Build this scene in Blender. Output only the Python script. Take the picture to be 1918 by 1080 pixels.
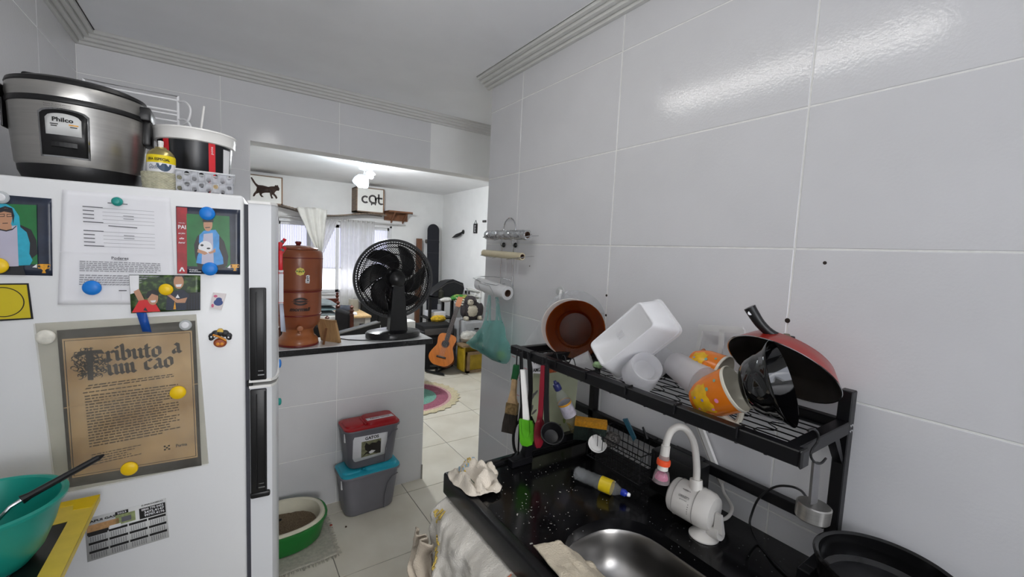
import bpy, bmesh, math, random
from math import sin, cos, pi, radians, sqrt
from mathutils import Matrix, Vector, noise as mnoise

random.seed(7)
for o in list(bpy.data.objects):
    bpy.data.objects.remove(o)
SC = bpy.context.scene
COL = SC.collection
V = Vector

# ------------------------------------------------------------------ camera
EYE = V((0.0, 0.0, 1.5645))
FPX = 791.5224
YAW, PITCH, ROLL = 0.599586137, -0.0850604992, 0.0449411925
_f = V((sin(YAW) * cos(PITCH), cos(YAW) * cos(PITCH), sin(PITCH)))
_r = V((cos(YAW), -sin(YAW), 0))
_u = _r.cross(_f)
CR = _r * cos(ROLL) + _u * sin(ROLL)
CU = -_r * sin(ROLL) + _u * cos(ROLL)
cam_data = bpy.data.cameras.new('camera')
cam = bpy.data.objects.new('camera', cam_data)
COL.objects.link(cam)
cam_data.sensor_fit = 'HORIZONTAL'
cam_data.sensor_width = 36.0
cam_data.lens = 36.0 * FPX / 1918.0
cam_data.clip_start = 0.02
cam.matrix_world = Matrix(((CR.x, CU.x, -_f.x, EYE.x), (CR.y, CU.y, -_f.y, EYE.y), (CR.z, CU.z, -_f.z, EYE.z), (0, 0, 0, 1)))
SC.camera = cam

# ------------------------------------------------------------------ world, exposure, lights
vs = SC.view_settings
vs.view_transform = 'Standard'
vs.look = 'None'
vs.gamma = 1.0
vs.exposure = 0.03
vs.use_curve_mapping = False
W = bpy.data.worlds.new('sky')
SC.world = W
W.use_nodes = True
nt = W.node_tree
bg = nt.nodes['Background']
bg.inputs['Color'].default_value = (0.86, 0.90, 1.0, 1)
bg.inputs['Strength'].default_value = 4.0


def lamp(name, kind, loc, power, color=(1, 1, 1), size=None, size_y=None, rot=None, radius=None):
    L = bpy.data.lights.new(name, kind)
    L.energy = power
    L.color = color
    if kind == 'AREA':
        L.shape = 'RECTANGLE'
        L.size = size
        L.size_y = size_y
    if radius:
        L.shadow_soft_size = radius
    o = bpy.data.objects.new(name, L)
    COL.objects.link(o)
    o.location = loc
    if rot:
        o.rotation_euler = rot
    return o


TUBE_X, TUBE_Y0, TUBE_Y1, TUBE_Z = 0.295, 0.40, 1.46, 2.362
lamp('tube_light', 'AREA', (TUBE_X, 0.5 * (TUBE_Y0 + TUBE_Y1), TUBE_Z - 0.018), 2.0, (1.0, 0.985, 0.96), 0.03, TUBE_Y1 - TUBE_Y0)
lamp('living_bulb_light', 'POINT', (1.14, 4.45, 2.185), 560, (0.95, 0.98, 1.0), radius=0.04)
lamp('living_bulb_light_small', 'POINT', (1.25, 4.47, 2.27), 210, (0.95, 0.98, 1.0), radius=0.03)
# added fill lamps behind the camera: one bounces off the ceiling, one aims low
rear_fill = lamp('rear_fill_light', 'AREA', (-0.1, -1.5, 1.58), 12, (1.0, 0.985, 0.965), 0.9, 1.0, (radians(120), 0, radians(14)))
rear_fill.data.spread = radians(100)
low_fill = lamp('rear_low_fill_light', 'AREA', (0.42, -1.5, 1.2), 1.5, (1.0, 0.985, 0.96), 0.7, 0.9, (radians(80), 0, radians(-3)))  # added narrow fill toward the half wall and floor, no real source
low_fill.data.spread = radians(36)


# ------------------------------------------------------------------ measuring helpers: a sight line met with a real plane
def _ray(x, y):
    return CR * ((x - 959) / FPX) - CU * ((y - 540) / FPX) + _f


def at(x, y, X=None, Y=None, Z=None):
    d = _ray(x, y)
    if X is not None:
        t = (X - EYE.x) / d.x
    elif Y is not None:
        t = (Y - EYE.y) / d.y
    else:
        t = (Z - EYE.z) / d.z
    return EYE + d * t


# ------------------------------------------------------------------ materials
def lin(h):
    if isinstance(h, str):
        h = h.lstrip('#')
        c = [int(h[i:i + 2], 16) / 255 for i in (0, 2, 4)]
    else:
        c = h
    return [x / 12.92 if x <= 0.04045 else ((x + 0.055) / 1.055) ** 2.4 for x in c]


MATS = {}


def M(name, col, rough=0.5, metal=0.0, var=0.06, scale=18.0, bump=0.0, bscale=60.0, trans=0.0, ior=1.45, alpha=1.0,
      emis=0.0, coat=0.0, col2=None, detail=3.0, stretch=None, sss=0.0, spec=0.5, lo=0.35, hi=0.65):
    if name in MATS:
        return MATS[name]
    m = bpy.data.materials.new(name)
    MATS[name] = m
    m.use_nodes = True
    t = m.node_tree
    b = t.nodes['Principled BSDF']
    c = lin(col)
    c1 = [max(0, x * (1 - var)) for x in c]
    c2 = lin(col2) if col2 else [min(1, x * (1 + var)) for x in c]
    tc = t.nodes.new('ShaderNodeTexCoord')
    mp = t.nodes.new('ShaderNodeMapping')
    if stretch:
        mp.inputs['Scale'].default_value = stretch
    t.links.new(tc.outputs['Object'], mp.inputs['Vector'])
    n = t.nodes.new('ShaderNodeTexNoise')
    n.inputs['Scale'].default_value = scale
    n.inputs['Detail'].default_value = detail
    t.links.new(mp.outputs['Vector'], n.inputs['Vector'])
    r = t.nodes.new('ShaderNodeValToRGB')
    r.color_ramp.elements[0].position = lo
    r.color_ramp.elements[1].position = hi
    r.color_ramp.elements[0].color = (*c1, 1)
    r.color_ramp.elements[1].color = (*c2, 1)
    t.links.new(n.outputs['Fac'], r.inputs['Fac'])
    t.links.new(r.outputs['Color'], b.inputs['Base Color'])
    b.inputs['Roughness'].default_value = rough
    b.inputs['Metallic'].default_value = metal
    b.inputs['Specular IOR Level'].default_value = spec
    b.inputs['IOR'].default_value = ior
    b.inputs['Transmission Weight'].default_value = trans
    b.inputs['Alpha'].default_value = alpha
    b.inputs['Coat Weight'].default_value = coat
    if sss:
        b.inputs['Subsurface Weight'].default_value = sss
        b.inputs['Subsurface Radius'].default_value = (0.02, 0.02, 0.02)
    if emis:
        b.inputs['Emission Color'].default_value = (*c, 1)
        b.inputs['Emission Strength'].default_value = emis
    if bump:
        n2 = t.nodes.new('ShaderNodeTexNoise')
        n2.inputs['Scale'].default_value = bscale
        n2.inputs['Detail'].default_value = 2.0
        t.links.new(mp.outputs['Vector'], n2.inputs['Vector'])
        bp = t.nodes.new('ShaderNodeBump')
        bp.inputs['Strength'].default_value = bump
        bp.inputs['Distance'].default_value = 0.01
        t.links.new(n2.outputs['Fac'], bp.inputs['Height'])
        t.links.new(bp.outputs['Normal'], b.inputs['Normal'])
    return m


def FILM(name, col, clear=0.5, rough=0.25, translucent=0.4):
    """thin see-through plastic: part clear, part light-scattering, with a soft gloss"""
    if name in MATS:
        return MATS[name]
    m = bpy.data.materials.new(name)
    MATS[name] = m
    m.use_nodes = True
    t = m.node_tree
    out = t.nodes['Material Output']
    b = t.nodes['Principled BSDF']
    c = (*lin(col), 1)
    b.inputs['Base Color'].default_value = c
    b.inputs['Roughness'].default_value = rough
    tl = t.nodes.new('ShaderNodeBsdfTranslucent')
    tl.inputs['Color'].default_value = c
    mx = t.nodes.new('ShaderNodeMixShader')
    mx.inputs[0].default_value = translucent
    t.links.new(b.outputs[0], mx.inputs[1])
    t.links.new(tl.outputs[0], mx.inputs[2])
    tr = t.nodes.new('ShaderNodeBsdfTransparent')
    tr.inputs['Color'].default_value = tuple(0.72 + 0.28 * x for x in c[:3]) + (1,)
    n = t.nodes.new('ShaderNodeTexNoise')
    n.inputs['Scale'].default_value = 14
    tc = t.nodes.new('ShaderNodeTexCoord')
    t.links.new(tc.outputs['Object'], n.inputs['Vector'])
    ma = t.nodes.new('ShaderNodeMapRange')
    ma.inputs['To Min'].default_value = max(0, clear - 0.12)
    ma.inputs['To Max'].default_value = min(1, clear + 0.12)
    t.links.new(n.outputs['Fac'], ma.inputs['Value'])
    m2 = t.nodes.new('ShaderNodeMixShader')
    t.links.new(ma.outputs['Result'], m2.inputs[0])
    t.links.new(mx.outputs[0], m2.inputs[1])
    t.links.new(tr.outputs[0], m2.inputs[2])
    t.links.new(m2.outputs[0], out.inputs['Surface'])
    return m


# ------------------------------------------------------------------ mesh building
class MB:
    def __init__(s):
        s.v, s.f, s.m = [], [], []
        s.mi = 0

    def add(s, vs, fs, T=None):
        o = len(s.v)
        s.v += [(T @ V(p)) if T is not None else V(p) for p in vs]
        s.f += [tuple(i + o for i in f) for f in fs]
        s.m += [s.mi] * len(fs)
        return s

    def box(s, a, b, T=None):
        (x0, y0, z0), (x1, y1, z1) = a, b
        return s.add([(x0, y0, z0), (x1, y0, z0), (x1, y1, z0), (x0, y1, z0), (x0, y0, z1), (x1, y0, z1), (x1, y1, z1), (x0, y1, z1)],
                     [(3, 2, 1, 0), (4, 5, 6, 7), (0, 1, 5, 4), (1, 2, 6, 5), (2, 3, 7, 6), (3, 0, 4, 7)], T)

    def hull8(s, p):
        """p: 4 corners of one face then the 4 matching corners of the other"""
        return s.add(p, [(3, 2, 1, 0), (4, 5, 6, 7), (0, 1, 5, 4), (1, 2, 6, 5), (2, 3, 7, 6), (3, 0, 4, 7)])

    def rbox(s, a, b, r=0.005, seg=2, T=None):
        bm = bmesh.new()
        (x0, y0, z0), (x1, y1, z1) = a, b
        vs = [bm.verts.new(p) for p in [(x0, y0, z0), (x1, y0, z0), (x1, y1, z0), (x0, y1, z0), (x0, y0, z1), (x1, y0, z1), (x1, y1, z1), (x0, y1, z1)]]
        for f in [(3, 2, 1, 0), (4, 5, 6, 7), (0, 1, 5, 4), (1, 2, 6, 5), (2, 3, 7, 6), (3, 0, 4, 7)]:
            bm.faces.new([vs[i] for i in f])
        r = min(r, 0.49 * min(abs(x1 - x0), abs(y1 - y0), abs(z1 - z0)))
        bmesh.ops.bevel(bm, geom=bm.edges[:], offset=r, segments=seg, profile=0.5, affect='EDGES')
        bm.verts.index_update()
        s.add([v.co.copy() for v in bm.verts], [tuple(v.index for v in f.verts) for f in bm.faces], T)
        bm.free()
        return s

    def tube(s, pts, r, n=8, closed=False, T=None, caps=True):
        pts = [V(p) for p in pts]
        N = len(pts)
        rr = r if isinstance(r, (list, tuple)) else [r] * N
        vs, fs = [], []
        up = None
        for i, p in enumerate(pts):
            a = pts[(i - 1) % N] if (closed or i > 0) else p
            b = pts[(i + 1) % N] if (closed or i < N - 1) else p
            d = (b - a)
            d = d.normalized() if d.length > 1e-9 else V((0, 0, 1))
            if up is None:
                up = V((0, 0, 1)) if abs(d.z) < 0.9 else V((1, 0, 0))
            e1 = (up - d * up.dot(d))
            if e1.length < 1e-6:
                e1 = d.orthogonal()
            e1.normalize()
            e2 = d.cross(e1)
            up = e1
            for k in range(n):
                t = 2 * pi * k / n
                vs.append(p + (e1 * cos(t) + e2 * sin(t)) * rr[i])
        for i in range(N if closed else N - 1):
            j = (i + 1) % N
            for k in range(n):
                l = (k + 1) % n
                fs.append((i * n + k, i * n + l, j * n + l, j * n + k))
        if caps and not closed:
            fs.append(tuple(range(n - 1, -1, -1)))
            fs.append(tuple((N - 1) * n + k for k in range(n)))
        return s.add(vs, fs, T)

    def lathe(s, prof, n=32, T=None, arc=None):
        """prof: (radius, height) pairs; radius 0 makes a pole"""
        vs, fs, rings = [], [], []
        for (r, z) in prof:
            if r < 1e-6:
                rings.append([len(vs)])
                vs.append((0, 0, z))
            else:
                rings.append(list(range(len(vs), len(vs) + n)))
                vs += [(r * cos(2 * pi * k / n), r * sin(2 * pi * k / n), z) for k in range(n)]
        for A, B in zip(rings, rings[1:]):
            for k in range(n):
                l = (k + 1) % n
                if len(A) == 1 and len(B) == 1:
                    continue
                if len(A) == 1:
                    fs.append((A[0], B[l], B[k]))
                elif len(B) == 1:
                    fs.append((A[k], A[l], B[0]))
                else:
                    fs.append((A[k], A[l], B[l], B[k]))
        return s.add(vs, fs, T)

    def flat(s, poly, T=None):
        return s.add([(p[0], p[1], p[2] if len(p) > 2 else 0) for p in poly], [tuple(range(len(poly)))], T)

    def prism(s, poly, h, T=None):
        n = len(poly)
        vs = [(p[0], p[1], 0) for p in poly] + [(p[0], p[1], h) for p in poly]
        fs = [tuple(range(n - 1, -1, -1)), tuple(range(n, 2 * n))] + [(i, (i + 1) % n, n + (i + 1) % n, n + i) for i in range(n)]
        return s.add(vs, fs, T)

    def grid(s, fn, nu, nv, T=None, closeu=False):
        vs = [fn(i / (nu if closeu else nu - 1), j / (nv - 1)) for j in range(nv) for i in range(nu)]
        fs = []
        for j in range(nv - 1):
            for i in range(nu if closeu else nu - 1):
                k = (i + 1) % nu
                fs.append((j * nu + i, j * nu + k, (j + 1) * nu + k, (j + 1) * nu + i))
        return s.add(vs, fs, T)


def base_of(me):
    xs = [v.x for v in me]
    ys = [v.y for v in me]
    zs = [v.z for v in me]
    return V(((min(xs) + max(xs)) / 2, (min(ys) + max(ys)) / 2, min(zs)))


def mk(name, mb, mats, parent=None, label=None, cat=None, group=None, kind=None, angle=35, solid=0, soff=0, subd=0):
    me = bpy.data.meshes.new(name)
    off = V(parent['org']) if parent is not None else base_of(mb.v)
    me.from_pydata([v - off for v in mb.v], [], mb.f)
    if not isinstance(mats, (list, tuple)):
        mats = [mats]
    for m in mats:
        me.materials.append(m)
    if len(mats) > 1:
        me.polygons.foreach_set('material_index', mb.m)
    bm = bmesh.new()
    bm.from_mesh(me)
    bmesh.ops.recalc_face_normals(bm, faces=bm.faces[:])
    bm.to_mesh(me)
    bm.free()
    me.shade_smooth()
    me.set_sharp_from_angle(angle=radians(angle))
    o = bpy.data.objects.new(name, me)
    COL.objects.link(o)
    if parent is not None:
        o.parent = parent
        o['org'] = parent['org']
    else:
        o.location = off
        o['org'] = tuple(off)
    if solid:
        md = o.modifiers.new('thickness', 'SOLIDIFY')
        md.thickness = solid
        md.offset = soff
    if subd:
        md = o.modifiers.new('smooth', 'SUBSURF')
        md.levels = subd
        md.render_levels = subd
    tag(o, label, cat, group, kind)
    return o


def tag(o, label=None, cat=None, group=None, kind=None):
    if label:
        o['label'] = label
    if cat:
        o['category'] = cat
    if group:
        o['group'] = group
    if kind:
        o['kind'] = kind
    return o


def thing(name, label, cat, loc, group=None):
    o = bpy.data.objects.new(name, None)
    COL.objects.link(o)
    o.empty_display_size = 0.05
    o.location = loc
    o['org'] = tuple(loc)
    tag(o, label, cat, group)
    return o


def dup(root, loc, rot=None, label=None, group=None):
    r = root.copy()
    COL.objects.link(r)
    r.location = loc
    if rot is not None:
        r.rotation_euler = rot
    if label:
        r['label'] = label
    if group:
        r['group'] = group
    for ch in list(root.children):
        c = ch.copy()
        COL.objects.link(c)
        c.parent = r
        for g in ch.children:
            d = g.copy()
            COL.objects.link(d)
            d.parent = c
    return r


def frame(o, z, x=None):
    """4x4 whose local z is z and whose origin is o"""
    z = V(z).normalized()
    x = V(x) if x is not None else (V((0, 0, 1)).cross(z) if abs(z.z) < 0.95 else V((1, 0, 0)))
    x = (x - z * x.dot(z)).normalized()
    y = z.cross(x)
    return Matrix(((x.x, y.x, z.x, o[0]), (x.y, y.y, z.y, o[1]), (x.z, y.z, z.z, o[2]), (0, 0, 0, 1)))


_txt_cache = {}


def textmesh(s, bold=0.0, shear=0.0, res=2):
    key = (s, bold, shear, res)
    if key in _txt_cache:
        return _txt_cache[key]
    cu = bpy.data.curves.new('lettering', 'FONT')
    cu.body = s
    cu.size = 1.0
    cu.shear = shear
    cu.offset = bold
    cu.resolution_u = res
    cu.fill_mode = 'FRONT'
    o = bpy.data.objects.new('lettering', cu)
    COL.objects.link(o)
    dg = bpy.context.evaluated_depsgraph_get()
    me = bpy.data.meshes.new_from_object(o.evaluated_get(dg))
    vs = [v.co.copy() for v in me.vertices]
    fs = [tuple(p.vertices) for p in me.polygons]
    bpy.data.objects.remove(o)
    bpy.data.curves.remove(cu)
    bpy.data.meshes.remove(me)
    _txt_cache[key] = (vs, fs)
    return vs, fs


def put_text(mb, s, w=None, h=None, T=None, bold=0.0, shear=0.0, warp=None, center=True, res=2):
    vs, fs = textmesh(s, bold, shear, res)
    if not vs:
        return
    x0, x1 = min(v.x for v in vs), max(v.x for v in vs)
    y0, y1 = min(v.y for v in vs), max(v.y for v in vs)
    sx = (w / (x1 - x0)) if w else (h / (y1 - y0))
    sy = (h / (y1 - y0)) if h else sx
    cx = (x0 + x1) / 2 if center else x0
    cy = (y0 + y1) / 2 if center else y0
    out = [V(((v.x - cx) * sx, (v.y - cy) * sy, 0)) for v in vs]
    if warp:
        out = [V(warp(p)) for p in out]
    mb.add(out, fs, T)


def circle(cx, cy, rx, ry=None, n=24, a0=0, a1=2 * pi):
    ry = rx if ry is None else ry
    full = abs(a1 - a0) > 6.2
    return [(cx + rx * cos(a0 + (a1 - a0) * k / (n if full else n - 1)), cy + ry * sin(a0 + (a1 - a0) * k / (n if full else n - 1))) for k in range(n)]


def smooth_path(pts, n=6):
    """Catmull-Rom through pts"""
    P = [V(p) for p in pts]
    out = []
    for i in range(len(P) - 1):
        a = P[max(i - 1, 0)]
        b, c = P[i], P[i + 1]
        d = P[min(i + 2, len(P) - 1)]
        for k in range(n):
            t = k / n
            out.append(0.5 * ((2 * b) + (c - a) * t + (2 * a - 5 * b + 4 * c - d) * t * t + (3 * b - a - 3 * c + d) * t ** 3))
    out.append(P[-1])
    return out


def nz(x, y=0.0, z=0.0):
    return mnoise.noise(V((x, y, z)))


# common materials
m_white = M('white_plastic', '#e6e5e2', 0.35, var=0.02)
m_black = M('black_satin_metal', '#161618', 0.42, var=0.15, scale=40)
m_blackpl = M('black_plastic', '#0f0f11', 0.38, var=0.15, scale=30)
m_chrome = M('chrome', '#c9cacc', 0.16, 1.0, var=0.04)
m_ink = M('black_ink', '#1b1a1a', 0.7, var=0.1)
m_wood = M('brown_wood', '#8a5f3d', 0.55, var=0.22, scale=6, stretch=(1, 1, 12))
m_pine = M('pale_pine', '#c9a877', 0.55, var=0.14, scale=5, stretch=(10, 1, 10))
# ================================================================== SETTING
m_tile = M('pale_glazed_wall_tile', '#d4d4d6', 0.125, var=0.018, scale=5, bump=0.035, bscale=170, spec=0.5)
m_grout = M('white_grout', '#e6e6e3', 0.8, var=0.05, scale=40)
m_paint = M('white_wall_paint', '#ebebea', 0.7, var=0.02, scale=6)
m_ceil = M('white_ceiling_paint', '#f1f2f5', 0.75, var=0.02, scale=4)
m_floor = M('light_grey_porcelain_floor', '#dcd5c4', 0.32, var=0.07, scale=3.5, detail=6, col2='#e4dfd1')
m_fgrout = M('grey_floor_grout', '#85827b', 0.85, var=0.1)
H, HL = 2.41, 2.44
ROW = 0.3205
WX, PY, LX, FY = 1.10, 2.60, -0.51, 6.40

_tile_cache = {}


def tile_mesh(w, h, t, ch, m, key):
    k = (round(w, 4), round(h, 4), t, key)
    if k in _tile_cache:
        return _tile_cache[k]
    x, y = w / 2, h / 2
    c = ch
    vs = [(-x, -y, 0), (x, -y, 0), (x, y, 0), (-x, y, 0), (-x, -y, t - c), (x, -y, t - c), (x, y, t - c), (-x, y, t - c),
          (-x + c, -y + c, t), (x - c, -y + c, t), (x - c, y - c, t), (-x + c, y - c, t)]
    fs = [(3, 2, 1, 0)] + [(i, (i + 1) % 4, 4 + (i + 1) % 4, 4 + i) for i in range(4)] + [(4 + i, 4 + (i + 1) % 4, 8 + (i + 1) % 4, 8 + i) for i in range(4)] + [(8, 9, 10, 11)]
    me = bpy.data.meshes.new('tile')
    me.from_pydata(vs, [], fs)
    me.materials.append(m)
    me.shade_flat()
    _tile_cache[k] = me
    return me


def lay(parent, rects, T, m, gap, t, ch, key):
    """rects (a0,b0,a1,b1) in a plane's own axes; T takes plane axes to the world; each tile is its own object"""
    org = V(parent['org'])
    for (a0, b0, a1, b1) in rects:
        w, h = a1 - a0 - gap, b1 - b0 - gap
        if w < 0.01 or h < 0.01:
            continue
        o = bpy.data.objects.new('tile', tile_mesh(w, h, t, ch, m, key))
        COL.objects.link(o)
        o.parent = parent
        tilt = Matrix.Rotation(random.uniform(-.0012, .0012), 4, 'X') @ Matrix.Rotation(random.uniform(-.0012, .0012), 4, 'Y')
        o.matrix_local = Matrix.Translation(-org) @ T @ Matrix.Translation(((a0 + a1) / 2, (b0 + b1) / 2, 0)) @ tilt


def cuts(lo, hi, first, step):
    k = math.floor((lo - first) / step) + 1
    out = [lo]
    while first + k * step < hi - 1e-4:
        if first + k * step > lo + 1e-4:
            out.append(first + k * step)
        k += 1
    return out + [hi]


def rects(A, B, skip=None):
    return [(a, b, a2, b2) for a, a2 in zip(A, A[1:]) for b, b2 in zip(B, B[1:]) if not (skip and skip((a + a2) / 2, (b + b2) / 2))]


TT = 0.004
# floor
fl = mk('floor', MB().box((-0.7, -1.7, -0.12), (3.2, 6.7, -0.0025)), m_fgrout, kind='structure')
lay(fl, rects(cuts(-0.51, 2.95, 0.435, 0.523), cuts(0.4, 6.4, 1.965, 0.523)), Matrix.Translation((0, 0, -0.004)), m_floor, 0.004, 0.004, 0.0008, 'floor')
# right wall of the kitchen
wr = mk('wall_right', MB().box((WX + 0.0012, -1.6, 0), (WX + 0.15, 1.86, HL + 0.02)), m_grout, kind='structure')
lay(wr, rects(cuts(-1.0, 1.86, 0.45, 0.572), cuts(0, H, 0, ROW)), Matrix(((0, 0, -1, WX + TT), (1, 0, 0, 0), (0, 1, 0, 0), (0, 0, 0, 1))), m_tile, 0.0035, TT, 0.0012, 'wall')
# left wall
wl = mk('wall_left', MB().box((LX - 0.14, -1.6, 0), (LX - 0.0012, 6.6, HL + 0.02)), m_paint, kind='structure')
lay(wl, rects(cuts(0.0, PY, 2.14, 0.572), cuts(0, H, 0, ROW)), Matrix(((0, 0, 1, LX - TT), (1, 0, 0, 0), (0, 1, 0, 0), (0, 0, 0, 1))), m_tile, 0.0035, TT, 0.0012, 'wall')
# back wall: pier beside the fridge plus the lintel over the opening
OX, HB = 0.116, 2.074
wb = mk('wall_back', MB().box((LX - 0.1, PY + 0.0012, 0), (OX, PY + 0.12, HL + 0.02)).box((OX, PY + 0.0012, HB), (3.05, PY + 0.12, HL + 0.02)), m_paint, kind='structure')
TB = Matrix(((1, 0, 0, 0), (0, 0, -1, PY + TT), (0, 1, 0, 0), (0, 0, 0, 1)))
def skip_corner(x, z):
    return -0.007 < x < 0.5475 and 1.924 < z < H


lay(wb, rects(cuts(LX, OX, -0.007, 0.5545), cuts(0, H, 0, ROW), skip_corner), TB, m_tile, 0.0035, TT, 0.0012, 'wall')
lay(wb, rects(cuts(0.5475, WX, -0.007, 0.5545), cuts(HB, H, 0, ROW)), TB, m_tile, 0.0035, TT, 0.0012, 'wall')
lay(wb, [(-0.007, 7 * ROW, 0.5475, H)], TB, m_tile, 0.0035, TT, 0.0012, 'wall')
g = 0.0017      # the tile cut round the corner of the opening
mk('tile', MB().prism([(-0.007 + g, 6 * ROW + g), (OX - g, 6 * ROW + g), (OX - g, HB + .0004), (0.5475 - g, HB + .0004), (0.5475 - g, 7 * ROW - g), (-0.007 + g, 7 * ROW - g)], TT, TB), m_tile, wb)
# half wall under the bar counter
wp = mk('wall_half', MB().box((OX - 0.02, PY + 0.0012, 0), (WX, PY + 0.12, 0.932)), m_paint, kind='structure')
lay(wp, rects(cuts(OX, WX, -0.007, 0.5545), cuts(0, 0.932, -0.0005, ROW)), TB, m_tile, 0.0035, TT, 0.0012, 'wall')
mk('trim_5', MB().box((1.093, PY - 0.0055, 0.0), (1.102, PY + 0.0005, 0.10)), M('dark_metal_corner', '#8b8781', 0.5), kind='structure')
# ceilings, living room shell, wall behind the viewer
mk('ceiling', MB().box((-0.7, -1.7, H), (3.1, PY + 0.06, H + 0.1)), m_ceil, kind='structure')
mk('ceiling_living', MB().box((-0.7, PY + 0.06, HL), (3.1, 6.7, HL + 0.1)), M('white_living_ceiling', '#f0f0f0', 0.8, var=0.02, scale=4), kind='structure')
w0, w1, wz0, wz1 = 0.57, 2.11, 0.88, 1.875
mb = MB()
mb.box((LX - 0.1, FY, 0), (w0, FY + 0.14, HL + .02)).box((w1, FY, 0), (3.1, FY + 0.14, HL + .02))
mb.box((w0, FY, 0), (w1, FY + 0.14, wz0)).box((w0, FY, wz1), (w1, FY + 0.14, HL + .02))
mk('wall_far', mb, m_paint, kind='structure')
mk('wall_living_right', MB().box((2.95, 1.74, 0), (3.09, 6.6, HL + .02)), m_paint, kind='structure')
mk('wall_passage', MB().box((WX + 0.15, 1.74, 0), (3.05, 1.86, HL + .02)), m_paint, kind='structure')
mb = MB()
mb.box((-0.66, -1.74, 0), (1.25, -1.6, 1.0)).box((-0.66, -1.74, 2.1), (1.25, -1.6, HL + .02)).box((-0.66, -1.74, 1.0), (-0.2, -1.6, 2.1)).box((0.9, -1.74, 1.0), (1.25, -1.6, 2.1))
mk('wall_front', mb, m_paint, kind='structure')

# cornice mouldings: four stepped ridges
m_corn = M('white_cornice', '#d6d6d3', 0.6, var=0.02)
CP = [(0, 0.0)]
for i in range(4):
    a, b = 0.075 * i / 4, 0.048 * i / 4
    CP += [(a + 0.003, b - 0.0005), (a + 0.0125, b + 0.002), (a + 0.0135, b + 0.0145), (a + 0.0172, b + 0.0145), (a + 0.0178, b + 0.0115)]
CP += [(0.075, 0.048), (0.075, 0.0495), (0.0, 0.0495)]
ZC = H - 0.0495


def cornice(name, p0, p1, outw, m0, m1):
    """p0->p1 along the wall; outw away from it; m0/m1 = 1 inside mitre, 0 square"""
    p0, p1, o = V(p0), V(p1), V(outw)
    d = (p1 - p0).normalized()
    mb = MB()
    n = len(CP)
    vs = [p0 + o * a + V((0, 0, ZC + b)) + d * (a * m0) for a, b in CP] + [p1 + o * a + V((0, 0, ZC + b)) - d * (a * m1) for a, b in CP]
    fs = [(i, (i + 1) % n, n + (i + 1) % n, n + i) for i in range(n)] + [tuple(range(n)), tuple(range(2 * n - 1, n - 1, -1))]
    mb.add(vs, fs)
    mk(name, mb, m_corn, kind='structure', angle=50)


cornice('trim_1', (LX, PY, 0), (2.95, PY, 0), (0, -1, 0), 1, 0)
cornice('trim_2', (LX, -1.6, 0), (LX, PY, 0), (1, 0, 0), 0, 1)
cornice('trim_3', (WX, -1.6, 0), (WX, 1.89, 0), (-1, 0, 0), 0, 0)

# drilled holes in the right wall's tiles
m_hole = M('dark_drill_hole', '#2c221c', 0.9)
for (px, py, r) in [(1545, 492, .004), (1475, 600, .006), (1136, 553, .0045), (1135, 590, .0045), (992, 498, .003)]:
    p = at(px, py, X=WX)
    hole = MB().lathe([(r, 0), (r * .8, .0006), (0, .0006)], 10, frame((WX - .0001, p.y, p.z), (-1, 0, 0)))
    mk('drill_hole', hole, m_hole, wr)

# window in the far wall: frame, sashes with ribbed panes
m_frame = M('white_aluminium_frame', '#dcdcdc', 0.4, var=0.03)
m_pane = bpy.data.materials.new('ribbed_frosted_glass')
m_pane.use_nodes = True
t = m_pane.node_tree
out = t.nodes['Material Output']
b = t.nodes['Principled BSDF']
b.inputs['Base Color'].default_value = (.82, .82, .9, 1)
b.inputs['Roughness'].default_value = .2
tc = t.nodes.new('ShaderNodeTexCoord')
wv = t.nodes.new('ShaderNodeTexWave')
wv.inputs['Scale'].default_value = 15
wv.inputs['Distortion'].default_value = .6
wv.bands_direction = 'X'
t.links.new(tc.outputs['Object'], wv.inputs['Vector'])
rp = t.nodes.new('ShaderNodeValToRGB')
rp.color_ramp.elements[0].color = (.16, .16, .21, 1)
rp.color_ramp.elements[1].color = (.50, .49, .56, 1)
t.links.new(wv.outputs['Fac'], rp.inputs['Fac'])
tl = t.nodes.new('ShaderNodeBsdfTranslucent')
t.links.new(rp.outputs['Color'], tl.inputs['Color'])
bp = t.nodes.new('ShaderNodeBump')
bp.inputs['Strength'].default_value = .6
t.links.new(wv.outputs['Fac'], bp.inputs['Height'])
t.links.new(bp.outputs['Normal'], b.inputs['Normal'])
ms = t.nodes.new('ShaderNodeMixShader')
ms.inputs[0].default_value = .82
t.links.new(b.outputs[0], ms.inputs[1])
t.links.new(tl.outputs[0], ms.inputs[2])
t.links.new(ms.outputs[0], out.inputs['Surface'])
m_plain = FILM('plain_frosted_glass', '#f4f1f6', .05, .3, .85)
win = mk('window_1', MB().box((w0, FY - .02, wz0 - .03), (w1, FY + .1, wz0)).box((w0, FY - .01, wz1 - .03), (w1, FY + .1, wz1)).box((w0, FY - .01, wz0), (w0 + .03, FY + .1, wz1)).box((w1 - .03, FY - .01, wz0), (w1, FY + .1, wz1)), m_frame, kind='structure')
ws = (w1 - w0 - .06) / 4
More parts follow.
